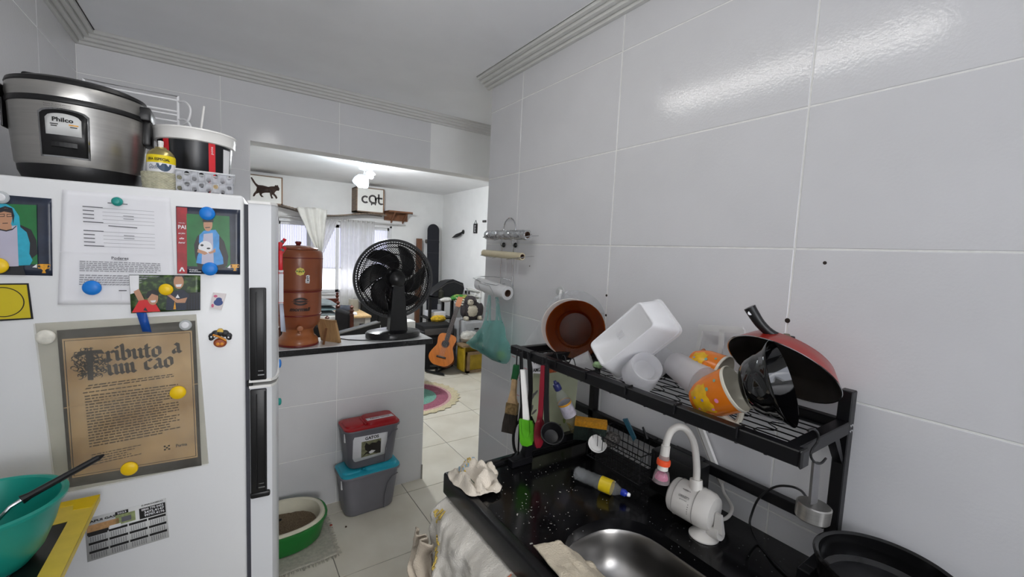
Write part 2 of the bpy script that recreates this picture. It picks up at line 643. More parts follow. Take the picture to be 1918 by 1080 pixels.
for i in range(4):
    x0, x1 = w0 + .03 + i * ws, w0 + .03 + (i + 1) * ws
    y = FY + (.03 if i % 2 else .05)
    fr = MB().box((x0, y, wz0), (x0 + .025, y + .02, wz1 - .03)).box((x1 - .025, y, wz0), (x1, y + .02, wz1 - .03)).box((x0, y, wz0), (x1, y + .02, wz0 + .04)).box((x0, y, wz1 - .07), (x1, y + .02, wz1 - .03)).box((x0, y + .004, 1.218), (x1, y + .02, 1.23))
    s = mk('sash', fr, m_frame, win)
    for z0, z1 in ((wz0 + .04, 1.218), (1.23, wz1 - .07)):
        nrib = 24
        pr = []
        xs0, xs1 = x0 + .025, x1 - .025
        def rib(u, v):
            k = u * nrib
            return (xs0 + (xs1 - xs0) * u, y + .008 - .003 * abs(sin(pi * k)), z0 + (z1 - z0) * v)
        mk('pane', MB().grid(rib, nrib * 4 + 1, 2), m_pane if z0 > 1.1 else m_plain, s)

# ceiling tube lamp in the kitchen
t = thing('ceiling_tube_lamp', 'long white tube lamp along the middle of the kitchen ceiling', 'lamp', (TUBE_X, .93, TUBE_Z))
mk('housing', MB().rbox((TUBE_X - .03, TUBE_Y0 - .02, TUBE_Z + .016), (TUBE_X + .03, TUBE_Y1 + .02, H), .006), m_white, t)
mk('tube', MB().tube([(TUBE_X, TUBE_Y0, TUBE_Z), (TUBE_X, TUBE_Y1, TUBE_Z)], .013, 12), M('lit_tube', '#fffdf8', .4, emis=11), t)
for y in (TUBE_Y0, TUBE_Y1):
    mk('end_cap', MB().rbox((TUBE_X - .016, y - .018, TUBE_Z - .016), (TUBE_X + .016, y + .018, TUBE_Z + .02), .005), m_white, t)
# ================================================================== FRIDGE (its side faces the viewer, doors face +X)
PHI = radians(5)
FC = V((0.046, 1.40, 0))
FRX = V((cos(PHI), -sin(PHI), 0))       # to the right along the side, out of the doors
FIN = V((sin(PHI), cos(PHI), 0))        # into the room, along the doors
FTOP = 1.687


def FR(u, v, z):
    """u metres left of the side's right edge, v metres behind the side"""
    return FC - FRX * u + FIN * v + V((0, 0, z))


TF = Matrix(((-FRX.x, FIN.x, 0, FC.x), (-FRX.y, FIN.y, 0, FC.y), (0, 0, 1, 0), (0, 0, 0, 1)))
m_fridge = M('white_enamel', '#dfe0e1', 0.33, var=0.012, scale=3, bump=0.015, bscale=220)
m_door = M('pale_silver_door', '#d6d8db', 0.3, var=0.012, scale=3)
m_gasket = M('dark_grey_gasket', '#3c3d45', 0.6)
fr = thing('refrigerator', 'tall white two door refrigerator covered in magnets and papers', 'refrigerator', FR(.25, .3, 0))
mk('body', MB().rbox((0, 0, .03), (.54, .62, FTOP), .008, 3, TF), m_fridge, fr)
mk('gasket', MB().box((-.010, .012, .1), (.002, .6, FTOP - .022), TF), m_gasket, fr)
mk('base_grille', MB().box((-.03, .02, .0), (.5, .6, .09), TF), m_blackpl, fr)


def door(z0, z1, hz0, hz1):
    # plan outline of the door with its bevelled, gently bowed front
    pl = [(-.0105, .004), (-.066, .004), (-.076, .022), (-.081, .06), (-.084, .2), (-.085, .32), (-.084, .44), (-.081, .58), (-.074, .612), (-.0105, .615)]
    mb = MB().prism(pl, z1 - z0, TF @ Matrix.Translation((0, 0, z0)))
    d = mk('door', mb, m_door, fr, angle=40)
    mk('top_cap', MB().prism([(-.009, .0), (-.064, .0), (-.0765, .018), (-.0825, .06), (-.0825, .58), (-.075, .617), (-.009, .617)], .007, TF @ Matrix.Translation((0, 0, z1 - .0065))), m_white, d)
    mk('bottom_cap', MB().prism([(-.009, .0), (-.064, .0), (-.078, .018), (-.086, .06), (-.086, .58), (-.075, .617), (-.009, .617)], .008, TF @ Matrix.Translation((0, 0, z0 - .0015))), m_white, d)
    hb = MB().rbox((-.053, -.0035, hz0), (-.0115, .006, hz1), .003, 2, TF)
    h = mk('handle', hb, m_blackpl, d)
    h['label'] = 'black recessed grip strip on the door edge'
    mk('grip_rib', MB().rbox((-.029, -.0065, hz0 + .01), (-.026, -.003, hz1 - .012), .001, 1, TF).rbox((-.0515, -.006, hz0 + .006), (-.047, -.003, hz1 - .006), .001, 1, TF), m_blackpl, h and d)
    mk('chrome_mark', MB().box((-.049, -.0045, hz0 + .014), (-.031, -.0033, hz0 + .0175), TF).box((-.045, -.0045, hz0 + .027), (-.032, -.0033, hz0 + .029), TF), m_chrome, d)
    return d


d1 = door(1.158, FTOP - .012, 1.163, 1.432)
d2 = door(.10, 1.146, .822, 1.136)
mk('lower_grip_end', MB().rbox((-.061, -.006, .806), (-.010, .008, .824), .005, 2, TF), m_blackpl, d2)
mk('hinge', MB().rbox((-.018, .002, 1.142), (-.004, .02, 1.163), .003, 1, TF), m_blackpl, fr)


def FM(u, z, d=0.0, rot=0.0):
    """plane on the fridge side: x right, y up, z towards the room"""
    p = FC - FRX * u - FIN * d
    m = Matrix(((FRX.x, 0, -FIN.x, p.x), (FRX.y, 0, -FIN.y, p.y), (0, 1, 0, z), (0, 0, 0, 1)))
    return m @ Matrix.Rotation(rot, 4, 'Z')


def PF(pts):
    """(u,z) points of the side -> plane coordinates of FM(0,0)"""
    return [(-u, z) for u, z in pts]


def fpx(x, y):
    d = _ray(x, y)
    n = -FIN
    p = EYE + d * ((FC - EYE).dot(n) / d.dot(n))
    return (-(p - FC).dot(FRX) if False else (FC - p).dot(FRX), p.z)


def sheet_on(name, quad, col_mat, d, label, cat, curl=0.0, seed=0, parent=None, th=.0006, nu=14, nv=14):
    """a paper held on the side: quad tl,tr,br,bl in (u,z); slightly rumpled, real thickness"""
    tl, tr, br, bl = [V((-a, b, 0)) for a, b in quad]

    def f(s, v):
        p = (bl * (1 - s) + br * s) * (1 - v) + (tl * (1 - s) + tr * s) * v
        e = curl * (.5 + .5 * nz(p.x * 14 + seed, p.y * 14, seed)) + curl * .25 * nz(p.x * 45, p.y * 45, seed)
        e += curl * 1.1 * max(0, abs(s - .5) * 2 - .82) / .18 * (.4 + .6 * abs(nz(seed, v * 3)))
        return p + V((0, 0, e))
    mb = MB().grid(f, nu, nv, FM(0, 0, d))
    return mk(name, mb, col_mat, parent, label, cat, solid=th, soff=1)


def flat_on(mb, pts, d, mi):
    mb.mi = mi
    mb.flat(PF(pts), FM(0, 0, d))


def px_poly(mb, pts, d, mi):
    flat_on(mb, [fpx(*p) for p in pts], d, mi)


def ell(cx, cy, rx, ry, n=20):
    return circle(cx, cy, rx, ry, n)


def text_lines(mb, quad, rows, d, mi, h=.55, seed=1, ragged=.1, wmin=.02, wmax=.07, gap=.012):
    """printed lines of small type as word-long bars in a quad tl,tr,br,bl (u,z)"""
    rnd = random.Random(seed)
    tl, tr, br, bl = [V((a, b, 0)) for a, b in quad]
    mb.mi = mi
    T = FM(0, 0, d)
    for k in range(rows):
        s = 0.0
        end = 1 - (rnd.random() * ragged if rnd.random() < .35 else 0)
        v0, v1 = (k + .2) / rows, (k + .2 + h) / rows
        while s < end:
            w = min(rnd.uniform(wmin, wmax), end - s)
            q = []
            for a, b in ((s, v1), (s + w, v1), (s + w, v0), (s, v0)):
                p = (tl * (1 - a) + tr * a) * (1 - b) + (bl * (1 - a) + br * a) * b
                q.append((-p.x, p.y))
            mb.flat(q, T)
            s += w + gap


m_paper = M('white_paper', '#e4e4e8', 0.75, var=0.02, scale=12)
m_type = M('grey_type', '#97979c', 0.8)
m_typed = M('dark_type', '#66666b', 0.8)

# ---- the white form held by a blue and a teal magnet
pg = sheet_on('printed_form', [(.359, 1.664), (.160, 1.6645), (.153, 1.388), (.376, 1.393)], m_paper, .0012, 'white folded A4 form with typed lines under a teal and a blue magnet', 'paper', .0025, 3, nu=20, nv=24)
mb = MB()
D = .0062
for i, (y0, lab) in enumerate([(1.628, 1), (1.619, 1), (1.61, .55), (1.601, .45), (1.592, 1), (1.571, 1), (1.562, 1), (1.553, .45), (1.544, .45), (1.535, 1)]):
    flat_on(mb, [(.325, y0 + .0012), (.325 - .036 * (1 if i in (0, 4, 5, 9) else .55), y0 + .0008), (.325 - .036 * (1 if i in (0, 4, 5, 9) else .55), y0 - .0014), (.325, y0 - .001)], D, 1)
    flat_on(mb, [(.29, y0 - .0008), (.192, y0 - .001), (.192, y0 - .0017), (.29, y0 - .0015)], D, 0)
for y0 in (1.611, 1.604, 1.563, 1.556):
    flat_on(mb, [(.252, y0 + .001), (.232, y0 + .0008), (.232, y0 - .001), (.252, y0 - .0008)], D, 0)
flat_on(mb, [(.28, 1.6415), (.243, 1.6412), (.243, 1.6392), (.28, 1.6395)], D, 1)
flat_on(mb, [(.28, 1.5862), (.226, 1.5845), (.226, 1.5822), (.28, 1.584)], D, 1)
text_lines(mb, [(.334, 1.499), (.183, 1.4965), (.182, 1.470), (.335, 1.472)], 6, D, 0, .5, 2)
text_lines(mb, [(.335, 1.466), (.181, 1.464), (.24, 1.437), (.337, 1.4385)], 5, D, 0, .5, 5)
flat_on(mb, [(.265, 1.427), (.25, 1.427), (.25, 1.4245), (.265, 1.4245)], D, 1)
mb.mi = 1
put_text(mb, 'Poderes', h=.0072, T=FM(.2605, 1.5065, D), bold=.02)
flat_on(mb, [(.273, 1.5022), (.248, 1.502), (.248, 1.5013), (.273, 1.5015)], D, 1)
mk('typing', mb, [m_type, m_typed], pg)
mk('fold_crease', MB().box((-.2615, 1.4, 0), (-.2605, 1.66, .0006), FM(0, 0, D - .001)).box((-.372, 1.5175, 0), (-.158, 1.5185, .0006), FM(0, 0, D - .001)), m_paper, pg)

# ---- photographs in printed card frames
m_navy = M('navy_card', '#262d3d', 0.28, var=0.25, scale=30)
m_green = M('photo_green', '#1d6b36', 0.3, var=0.12, scale=30)
m_teal = M('photo_turquoise', '#2fa3bd', 0.3, var=0.1, scale=60)
m_skin = M('photo_skin', '#b98a6c', 0.3, var=0.05)
m_shirt = M('photo_grey_shirt', '#b7b4c6', 0.3, var=0.04)
m_dark = M('photo_dark', '#1b1d22', 0.3)
m_gold = M('photo_gold', '#d99a2b', 0.3, var=.15, scale=200)
m_red = M('photo_red', '#9c1c25', 0.3, var=.2, scale=40)
m_pblue = M('photo_sky_blue', '#3f8fd0', 0.3, var=.12, scale=80)
m_pale = M('photo_white', '#e3e3e6', 0.3)
m_leaf = M('photo_foliage', '#20361c', 0.3, var=.1, scale=90, col2='#5d7a3c', lo=.45, hi=.8)
m_bright = M('photo_bright_red', '#d1262b', 0.3)
PH = [m_navy, m_green, m_teal, m_skin, m_shirt, m_dark, m_gold, m_red, m_pblue, m_pale, m_leaf, m_bright]


def trophy(mb, cx, cy, s, d):
    px_poly(mb, [(cx - 8 * s, cy - 9 * s), (cx + 8 * s, cy - 9 * s), (cx + 6 * s, cy - 1 * s), (cx + 2 * s, cy + 3 * s), (cx - 2 * s, cy + 3 * s), (cx - 6 * s, cy - 1 * s)], d, 6)
    px_poly(mb, [(cx - 1.5 * s, cy + 2 * s), (cx + 1.5 * s, cy + 2 * s), (cx + 4 * s, cy + 8 * s), (cx - 4 * s, cy + 8 * s)], d, 6)
    for k in (-1, 1):
        for a, b in (((7, -8), (12, -7)), ((12, -7), (11, -2)), ((11, -2), (6, -1))):
            (ax, ay), (bx, by) = a, b
            px_poly(mb, [(cx + k * ax * s, cy + (ay - .9) * s), (cx + k * bx * s, cy + (by - .9) * s), (cx + k * bx * s, cy + (by + .9) * s), (cx + k * ax * s, cy + (ay + .9) * s)], d + .0001, 6)


PD = .0042
p1 = sheet_on('school_photo', [(.475, 1.642), (.3785, 1.641), (.383, 1.461), (.475, 1.4625)], m_navy, .001, 'dark framed school photo, person in turquoise hood, held by yellow magnet', 'photo', .0015, 1)
mb = MB()
px_poly(mb, [(-14, 381), (70, 384), (72, 495), (-14, 493)], PD, 1)
px_poly(mb, [(-14, 430), (20, 425), (38, 420), (60, 430), (70, 450), (72, 475), (62, 483), (45, 500), (50, 515), (-14, 514)], PD + .0002, 5)
px_poly(mb, [(-14, 386), (2, 382), (14, 382), (28, 390), (38, 405), (40, 425), (52, 435), (58, 455), (57, 475), (63, 487), (58, 496), (36, 497), (33, 428), (-14, 426)], PD + .0004, 2)
px_poly(mb, [(-14, 426), (34, 422), (37, 498), (-14, 500)], PD + .0006, 4)
px_poly(mb, [(-4, 402), (0, 390), (12, 386), (25, 390), (29, 404), (27, 420), (24, 400), (2, 400), (-1, 418)], PD + .0007, 5)
px_poly(mb, ell(12.5, 408, 12.5, 18.5), PD + .0008, 3)
px_poly(mb, [(2, 420), (24, 420), (24, 431), (2, 431)], PD + .00075, 3)
px_poly(mb, [(-6, 396), (0, 391), (14, 390), (26, 394), (29, 404), (24, 399), (10, 396), (0, 399)], PD + .001, 5)
for ex in (6, 20):
    px_poly(mb, [(ex - 5, 401), (ex + 5, 400.5), (ex + 5, 406), (ex - 5, 406.5)], PD + .001, 5)
    px_poly(mb, [(ex - 4, 402), (ex + 4, 401.6), (ex + 4, 405), (ex - 4, 405.4)], PD + .0012, 3)
px_poly(mb, [(7, 417.5), (17, 417), (17, 418.3), (7, 418.8)], PD + .001, 5)
px_poly(mb, [(-4, 425), (4, 429), (14, 431), (26, 428), (33, 422), (33, 424), (26, 430.5), (14, 433.5), (2, 431)], PD + .001, 5)
px_poly(mb, [(62, 500), (71, 494), (71, 501)], PD + .0002, 9)
trophy(mb, 84, 503, 1.0, PD + .0003)
mk('picture', mb, PH, p1)

p2 = sheet_on('school_photo', [(.1487, 1.645), (.0081, 1.6475), (.0096, 1.4688), (.1493, 1.4695)], m_navy, .001, 'red and navy card photo lettered PAI, person in blue waistcoat', 'photo', .0012, 2)
mb = MB()
px_poly(mb, [(331, 387.5), (351, 389), (351, 512), (333, 511.5)], PD, 7)
px_poly(mb, [(350, 400), (430, 405), (432, 500), (351, 498)], PD + .0001, 1)
px_poly(mb, [(370, 442), (380, 435), (395, 430), (408, 437), (420, 452), (428, 480), (426, 497), (412, 505), (372, 505), (366, 480), (364, 458)], PD + .0003, 5)
px_poly(mb, [(374, 440), (382, 432), (404, 430), (411, 440), (411, 465), (418, 482), (419, 494), (400, 498), (368, 492), (370, 480), (376, 466), (373, 452)], PD + .0005, 8)
px_poly(mb, [(382, 438), (399, 436), (401, 494), (378, 494), (379, 470)], PD + .0007, 4)
px_poly(mb, ell(390, 420, 8.5, 13), PD + .0009, 3)
px_poly(mb, [(380, 410), (391, 405), (400, 410), (400, 416), (380, 416)], PD + .001, 5)
px_poly(mb, [(385, 425.5), (394, 425), (394, 426.5), (385, 427)], PD + .0011, 5)
px_poly(mb, ell(385, 463, 13, 12), PD + .0011, 9)
px_poly(mb, ell(379, 459, 3, 2), PD + .0013, 5)
px_poly(mb, ell(391, 465, 3.5, 1.6), PD + .0013, 5)
px_poly(mb, [(371, 466), (386, 471), (390, 474), (384, 477), (370, 472)], PD + .0013, 3)
px_poly(mb, [(404, 464), (398, 470), (390, 472), (394, 475), (404, 472)], PD + .0013, 3)
trophy(mb, 440, 501, .72, PD + .0003)
px_poly(mb, [(426, 501), (432, 495), (432, 502)], PD + .0003, 9)
for (w, h, x, y, s, sh) in [(.016, .010, 341.5, 425, 'PAI', 0), (.014, .005, 341, 437, 'um Jeito', .3), (.010, .005, 341, 446, 'de', .3), (.014, .005, 341, 454, 'heroi', .3)]:
    u, z = fpx(x, y)
    mb.mi = 9
    put_text(mb, s, w=w, h=h, T=FM(u, z, PD + .0003, .01), bold=.02, shear=sh)
u, z = fpx(341, 417.5)
put_text(mb, 'PARA MEU', w=.013, h=.0024, T=FM(u, z, PD + .0003))
u, z = fpx(361, 506.5)
put_text(mb, 'Colegio\nAdvantista'.replace('Advantista', 'Adventista'), w=.026, h=.0085, T=FM(u - .006, z, PD + .0003), bold=.02)
px_poly(mb, [(336, 508), (340, 500), (343, 500), (347, 508), (344, 508), (341.5, 503), (339, 508)], PD + .0003, 9)
mk('picture', mb, PH, p2)

p3 = sheet_on('snapshot', [(.2446, 1.4656), (.0992, 1.4661), (.1006, 1.3719), (.2429, 1.3676)], m_leaf, .0055, 'snapshot of two people outdoors, one in red and one in navy', 'photo', .001, 4)
mb = MB()
D3 = .0086
px_poly(mb, [(244, 515), (262, 515), (262, 545), (246, 550)], D3, 9)
px_poly(mb, [(340, 548), (376, 546), (376, 579), (338, 580)], D3, 5)
for k in range(7):
    px_poly(mb, [(344 + k * 5, 550), (345.5 + k * 5, 550), (345.5 + k * 5, 578), (344 + k * 5, 578)], D3 + .0001, 0)
px_poly(mb, [(252, 545), (262, 540), (272, 560), (264, 568)], D3 + .0002, 3)
px_poly(mb, [(249, 584), (262, 562), (275, 560), (292, 566), (302, 582)], D3 + .0003, 11)
px_poly(mb, ell(288, 557, 10, 13), D3 + .0005, 3)
px_poly(mb, [(275, 556), (278, 545), (290, 541), (300, 548), (298, 553), (286, 549), (279, 558)], D3 + .0007, 5)
px_poly(mb, [(283, 562), (294, 561), (292, 565), (286, 565.5)], D3 + .0007, 9)
px_poly(mb, [(312, 580), (314, 556), (322, 545), (345, 541), (356, 552), (352, 560), (348, 580)], D3 + .0003, 0)
px_poly(mb, [(352, 556), (348, 566), (332, 566), (320, 556), (314, 552), (320, 550), (334, 560)], D3 + .0006, 3)
px_poly(mb, ell(336, 527, 9.5, 13), D3 + .0005, 3)
px_poly(mb, [(325, 522), (328, 514.6), (344, 514.6), (348, 522), (342, 517), (330, 517)], D3 + .0007, 5)
px_poly(mb, [(330, 532), (342, 531), (340, 536), (332, 536.5)], D3 + .0007, 9)
px_poly(mb, [(326, 578), (329, 562), (331, 578)], D3 + .0006, 6)
px_poly(mb, [(330, 557), (334, 550), (338, 557)], D3 + .0006, 9)
px_poly(mb, [(270, 580), (274, 574), (279, 582)], D3 + .0006, 5)
mk('picture', mb, PH, p3)

# ---- the old broadsheet in its plastic sleeve
m_sleeve = FILM('aged_clear_sleeve', '#d9d6ca', .62, .22, .25)
m_parch = M('brown_parchment', '#a5835a', 0.35, var=.12, scale=9, detail=7, col2='#c9a97c', coat=.3)
m_border = M('charcoal_border', '#302c28', 0.4, var=.25, scale=60)
m_bink = M('sepia_black_ink', '#2a2320', 0.55)
m_btype = M('sepia_small_type', '#54422f', 0.6)
bs = sheet_on('tribute_poster', [(.3792, 1.3305), (.1127, 1.3432), (.1045, .9359), (.3696, .9361)], m_border, .0018, 'brown parchment poster with black border and blackletter heading in a clear sleeve', 'poster', .0022, 6, nu=18, nv=24)
DP = .0062
mk('parchment', MB().flat(PF([(.3708, 1.3092), (.1201, 1.3172), (.1125, .9623), (.3641, .9598)]), FM(0, 0, DP - .0008)), m_parch, bs)
TLp, TRp, BRp, BLp = V((.3708, 1.3092, 0)), V((.1201, 1.3172, 0)), V((.1125, .9623, 0)), V((.3641, .9598, 0))


def BP(a, b):
    """a across, b down, 0..1 of the parchment"""
    p = (TLp * (1 - a) + TRp * a) * (1 - b) + (BLp * (1 - a) + BRp * a) * b
    return (p.x, p.y)


def bquad(mb, a0, b0, a1, b1, d, mi):
    flat_on(mb, [BP(a0, b0), BP(a1, b0), BP(a1, b1), BP(a0, b1)], d, mi)


mb = MB()
for (a0, b0, a1, b1) in [(.012, .012, .988, .0155), (.012, .984, .988, .988), (.012, .012, .018, .988), (.982, .012, .988, .988)]:
    bquad(mb, a0, b0, a1, b1, DP, 0)
# blackletter written with a broad nib
GL = {
    'r': (.62, [[(-.08, .95), (.02, .84), (.02, .18), (.16, .04)], [(-.12, .02), (.2, .06)], [(.1, .82), (.27, .98), (.42, .84)]]),
    'i': (.42, [[(-.1, .95), (.02, .84), (.02, .18), (.18, .04)], [(-.02, 1.34), (.12, 1.2)]]),
    'b': (.82, [[(-.06, 1.52), (.02, 1.4), (.02, .16), (.22, .02), (.48, .2), (.48, .76), (.28, .98), (.06, .82)]]),
    'u': (.86, [[(-.1, .95), (.02, .84), (.02, .18), (.18, .03), (.46, .2)], [(.36, .95), (.48, .84), (.48, .18), (.64, .04)]]),
    't': (.56, [[(.08, 1.3), (.08, .18), (.24, .03), (.36, .1)], [(-.14, .92), (.34, .92)]]),
    'o': (.84, [[(.22, .98), (.0, .8), (.0, .2), (.22, .02), (.5, .2), (.5, .8), (.28, .98), (.1, .9)]]),
    'a': (.84, [[(.02, .84), (.2, .98), (.42, .84), (.42, .18), (.6, .04)], [(.42, .58), (.04, .4), (.02, .18), (.16, .02), (.42, .2)]]),
    'm': (1.26, [[(-.1, .95), (.02, .84), (.02, .18), (.16, .04)], [(.08, .8), (.3, .96), (.42, .84), (.42, .18), (.56, .04)], [(.48, .8), (.7, .96), (.82, .84), (.82, .18), (1.0, .04)]]),
    'c': (.68, [[(.48, .84), (.3, .98), (.02, .8), (.02, .2), (.24, .02), (.5, .14)]]),
    ' ': (.34, []),
}
GL['~'] = (.84, GL['a'][1] + [[(.0, 1.16), (.14, 1.3), (.3, 1.18), (.46, 1.32)]])


def blackletter(mb, s, T, size, d, mi):
    x = 0
    mb.mi = mi
    n = V((.135, .10, 0))
    for ch in s:
        adv, strokes = GL[ch]
        for st in strokes:
            for (ax, ay), (bx, by) in zip(st, st[1:]):
                p, q = V((x + ax, ay, 0)), V((x + bx, by, 0))
                pts = [p - n, p + n, q + n, q - n]
                c = sum(pts, V()) / 4
                pts.sort(key=lambda w: math.atan2(w.y - c.y, w.x - c.x))
                mb.flat([(w.x * size, w.y * size, d) for w in pts], T)
        x += adv


ang = math.atan2(TRp.y - TLp.y, -(TRp.x - TLp.x))
a, b = BP(.322, .183)
blackletter(mb, 'ributo', FM(a, b, 0, ang + .02), .0268, DP, 0)
a, b = BP(.835, .163)
blackletter(mb, 'a', FM(a, b, 0, ang + .02), .0268, DP, 0)
a, b = BP(.325, .283)
blackletter(mb, 'um', FM(a, b, 0, ang + .03), .0268, DP, 0)
a, b = BP(.605, .268)
blackletter(mb, 'c~o', FM(a, b, 0, ang + .03), .0268, DP, 0)
# ornate initial T in a wreath of scrolls
cu, cz = BP(.185, .185)
TI = FM(cu, cz, DP)
mb.mi = 0
mb.flat([(-.005, -.042), (.005, -.042), (.007, .026), (-.007, .026)], TI)
mb.flat([(-.026, .018), (-.02, .031), (.022, .033), (.028, .022), (.006, .024), (-.012, .022)], TI)
rnd = random.Random(4)
for k in range(120):
    a0 = rnd.uniform(0, 2 * pi)
    r0 = rnd.uniform(.010, .036)
    cx, cy = r0 * cos(a0) * .95, r0 * sin(a0) * 1.1
    rr = rnd.uniform(.003, .0075)
    a1 = rnd.uniform(0, 6)
    pts = [(cx + rr * (1 - .5 * q / 9) * cos(a1 + q * .42), cy + rr * (1 - .5 * q / 9) * sin(a1 + q * .42)) for q in range(10)]
    for q in range(9):
        (x0, y0), (x1, y1) = pts[q], pts[q + 1]
        nx, ny = -(y1 - y0), x1 - x0
        L = math.hypot(nx, ny) or 1
        w = .0014 * (1 - abs(q - 4) / 7)
        nx, ny = nx / L * w, ny / L * w
        mb.flat([(x0 - nx, y0 - ny, .0001), (x1 - nx, y1 - ny, .0001), (x1 + nx, y1 + ny, .0001), (x0 + nx, y0 + ny, .0001)], TI)
text_lines(mb, [BP(.17, .335), BP(.83, .315), BP(.83, .345), BP(.13, .375)], 2, DP, 1, .5, 9, 0, .03, .09, .014)
text_lines(mb, [BP(.12, .385), BP(.56, .372), BP(.56, .388), BP(.12, .402)], 1, DP, 1, .5, 10, 0, .05, .12, .02)
text_lines(mb, [BP(.13, .41), BP(.86, .395), BP(.86, .77), BP(.14, .80)], 19, DP, 1, .46, 11, .25, .02, .08, .011)
text_lines(mb, [BP(.15, .845), BP(.53, .825), BP(.53, .91), BP(.15, .935)], 5, DP, 1, .4, 12, .3, .03, .12, .02)
cu, cz = BP(.74, .885)
mb.mi = 0
for i in range(3):
    for j in range(3):
        if (i + j) % 2 == 0:
            mb.flat([(-.0065 + i * .0045, -.0065 + j * .0045), (-.0022 + i * .0045, -.0065 + j * .0045), (-.0022 + i * .0045, -.0022 + j * .0045), (-.0065 + i * .0045, -.0022 + j * .0045)], FM(cu, cz, DP, ang))
cu, cz = BP(.865, .88)
put_text(mb, 'Purina', w=.024, h=.0085, T=FM(cu, cz, DP, ang), bold=.03)
mk('lettering', mb, [m_bink, m_btype], bs)
sl = sheet_on('plastic_sleeve', [(.4163, 1.3489), (.1101, 1.3605), (.0886, .9371), (.3938, .9227)], FILM('sleeve_film', '#f0eee6', .975, .12, .3), .0085, None, None, .002, 9, parent=bs, th=.0003, nu=16, nv=22)
mk('backing_film', MB().flat(PF([(.4163, 1.3489), (.1101, 1.3605), (.0886, .9371), (.3938, .9227)]), FM(0, 0, .0012)), m_sleeve, bs)
mk('fold_ridge', MB().tube([FM(*BP(-.02, .485), .0065).translation, FM(*BP(.5, .44), .0085).translation, FM(*BP(1.03, .415), .0065).translation], .0011, 6), m_parch, bs)
mk('blue_tape', MB().flat(PF([(.232, 1.370), (.212, 1.369), (.203, 1.3185), (.221, 1.3205)]), FM(0, 0, .0105)), FILM('blue_tape_film', '#1f63c4', .3, .3, .3), None, 'strip of blue tape on the top edge of the parchment poster', 'tape', solid=.0003)

# ---- calendar magnet
m_olive = M('banknote_green', '#8f9a6b', .4, var=.2, scale=120)
m_tan = M('banknote_tan', '#b98f62', .4, var=.15, scale=120)
m_calp = M('grey_white_card', '#cfd0cf', .4, var=.02)
qc = [(.3471, .8444), (.1844, .8594), (.1797, .7461), (.3446, .7287)]
cal = sheet_on('calendar_magnet', qc, m_calp, .0004, 'small printed 2023 gas company calendar stuck low on the fridge side', 'calendar', 0, 0, th=.0008, nu=2, nv=2)
DC = .0014
cTL, cTR, cBR, cBL = [V((a, b, 0)) for a, b in qc]


def CP2(a, b):
    p = (cTL * (1 - a) + cTR * a) * (1 - b) + (cBL * (1 - a) + cBR * a) * b
    return (p.x, p.y)


def cq(mb, a0, b0, a1, b1, d, mi, sk=0):
    flat_on(mb, [CP2(a0, b0), CP2(a1, b0), CP2(a1, b1), CP2(a0, b1)], d, mi)


cang = math.atan2(cTR.y - cTL.y, cTL.x - cTR.x)
mb = MB()
cq(mb, .02, .17, .40, .33, DC, 2)
cq(mb, .36, .10, .60, .33, DC, 1)
cq(mb, .43, .17, .55, .29, DC + .0002, 4)
cq(mb, .65, .09, .985, .35, DC, 0)
cq(mb, .36, .02, .52, .10, DC + .0002, 0)
cq(mb, .02, .33, .27, .40, DC, 0)
cq(mb, .28, .30, .42, .38, DC + .0002, 3)
for r, bb in enumerate((.40, .60, .80)):
    for c in range(4):
        a0 = .03 + c * .242
        cq(mb, a0, bb - .025, a0 + .225, bb + .03, DC + .0001, 0)
        for i in range(7):
            for j in range(5):
                aa = a0 + .02 + i * .028
                bq = bb + .05 + j * .024
                cq(mb, aa, bq, aa + .013, bq + .013, DC, 4)
for (s, a, b, w, h, mi, bo) in [('JAPUI GAS', .2, .10, .054, .008, 0, .04), ('2023', .44, .06, .018, .005, 3, .02), ('SUPERGASBRAS', .82, .03, .045, .004, 0, .02), ('0800 770 0455', .82, .135, .046, .0065, 3, .02), ('3472.4147', .84, .21, .042, .0068, 3, .03), ('99797.4176', .84, .285, .042, .0068, 3, .03)]:
    mb.mi = mi
    put_text(mb, s, w=w, h=h, T=FM(*CP2(a, b), DC + .0005, cang), bold=bo)
mk('print', mb, [m_ink, m_olive, m_tan, m_pale, m_typed], cal)

# ---- yellow square magnet: black rim and ring
m_sty = M('yellow_print', '#c9b61c', .4, var=.04)
sq = mk('square_magnet', MB().prism(PF([(.470, 1.4425), (.4234, 1.4433), (.4186, 1.3592), (.4725, 1.3563), (.512, 1.3555), (.512, 1.4418)]), .0016, FM(0, 0, .0005)), m_ink, None, 'yellow square magnet with black border and black ring at the left edge', 'magnet')
mb = MB()
mb.mi = 0
mb.flat(PF([(.508, 1.4388), (.4262, 1.4398), (.4222, 1.3625), (.508, 1.3592)]), FM(0, 0, .0023))
cuu, czz = .4655, 1.4
mb.mi = 1
for k in range(48):
    a0, a1 = 2 * pi * k / 48, 2 * pi * (k + 1) / 48
    mb.flat([(-cuu + .0345 * cos(a0), czz + .0345 * sin(a0)), (-cuu + .0345 * cos(a1), czz + .0345 * sin(a1)), (-cuu + .0325 * cos(a1), czz + .0325 * sin(a1)), (-cuu + .0325 * cos(a0), czz + .0325 * sin(a0))], FM(0, 0, .0025))
mk('print', mb, [m_sty, m_ink], sq)

# ---- button magnets
m_mblue = M('bright_blue_plastic', '#1479d2', .4, var=.03)
m_myel = M('bright_yellow_plastic', '#eec411', .4, var=.03)
PRO = [(0, 0), (.0165, 0), (.0178, .002), (.0172, .0055), (.014, .0082), (.008, .0098), (0, .0103)]


def button(u, z, m, label, d=.0045, s=1.0, name='button_magnet', group=None):
    return mk(name, MB().lathe([(r * s, h) for r, h in PRO], 28, FM(u, z, d)), m, None, label, 'magnet', group)


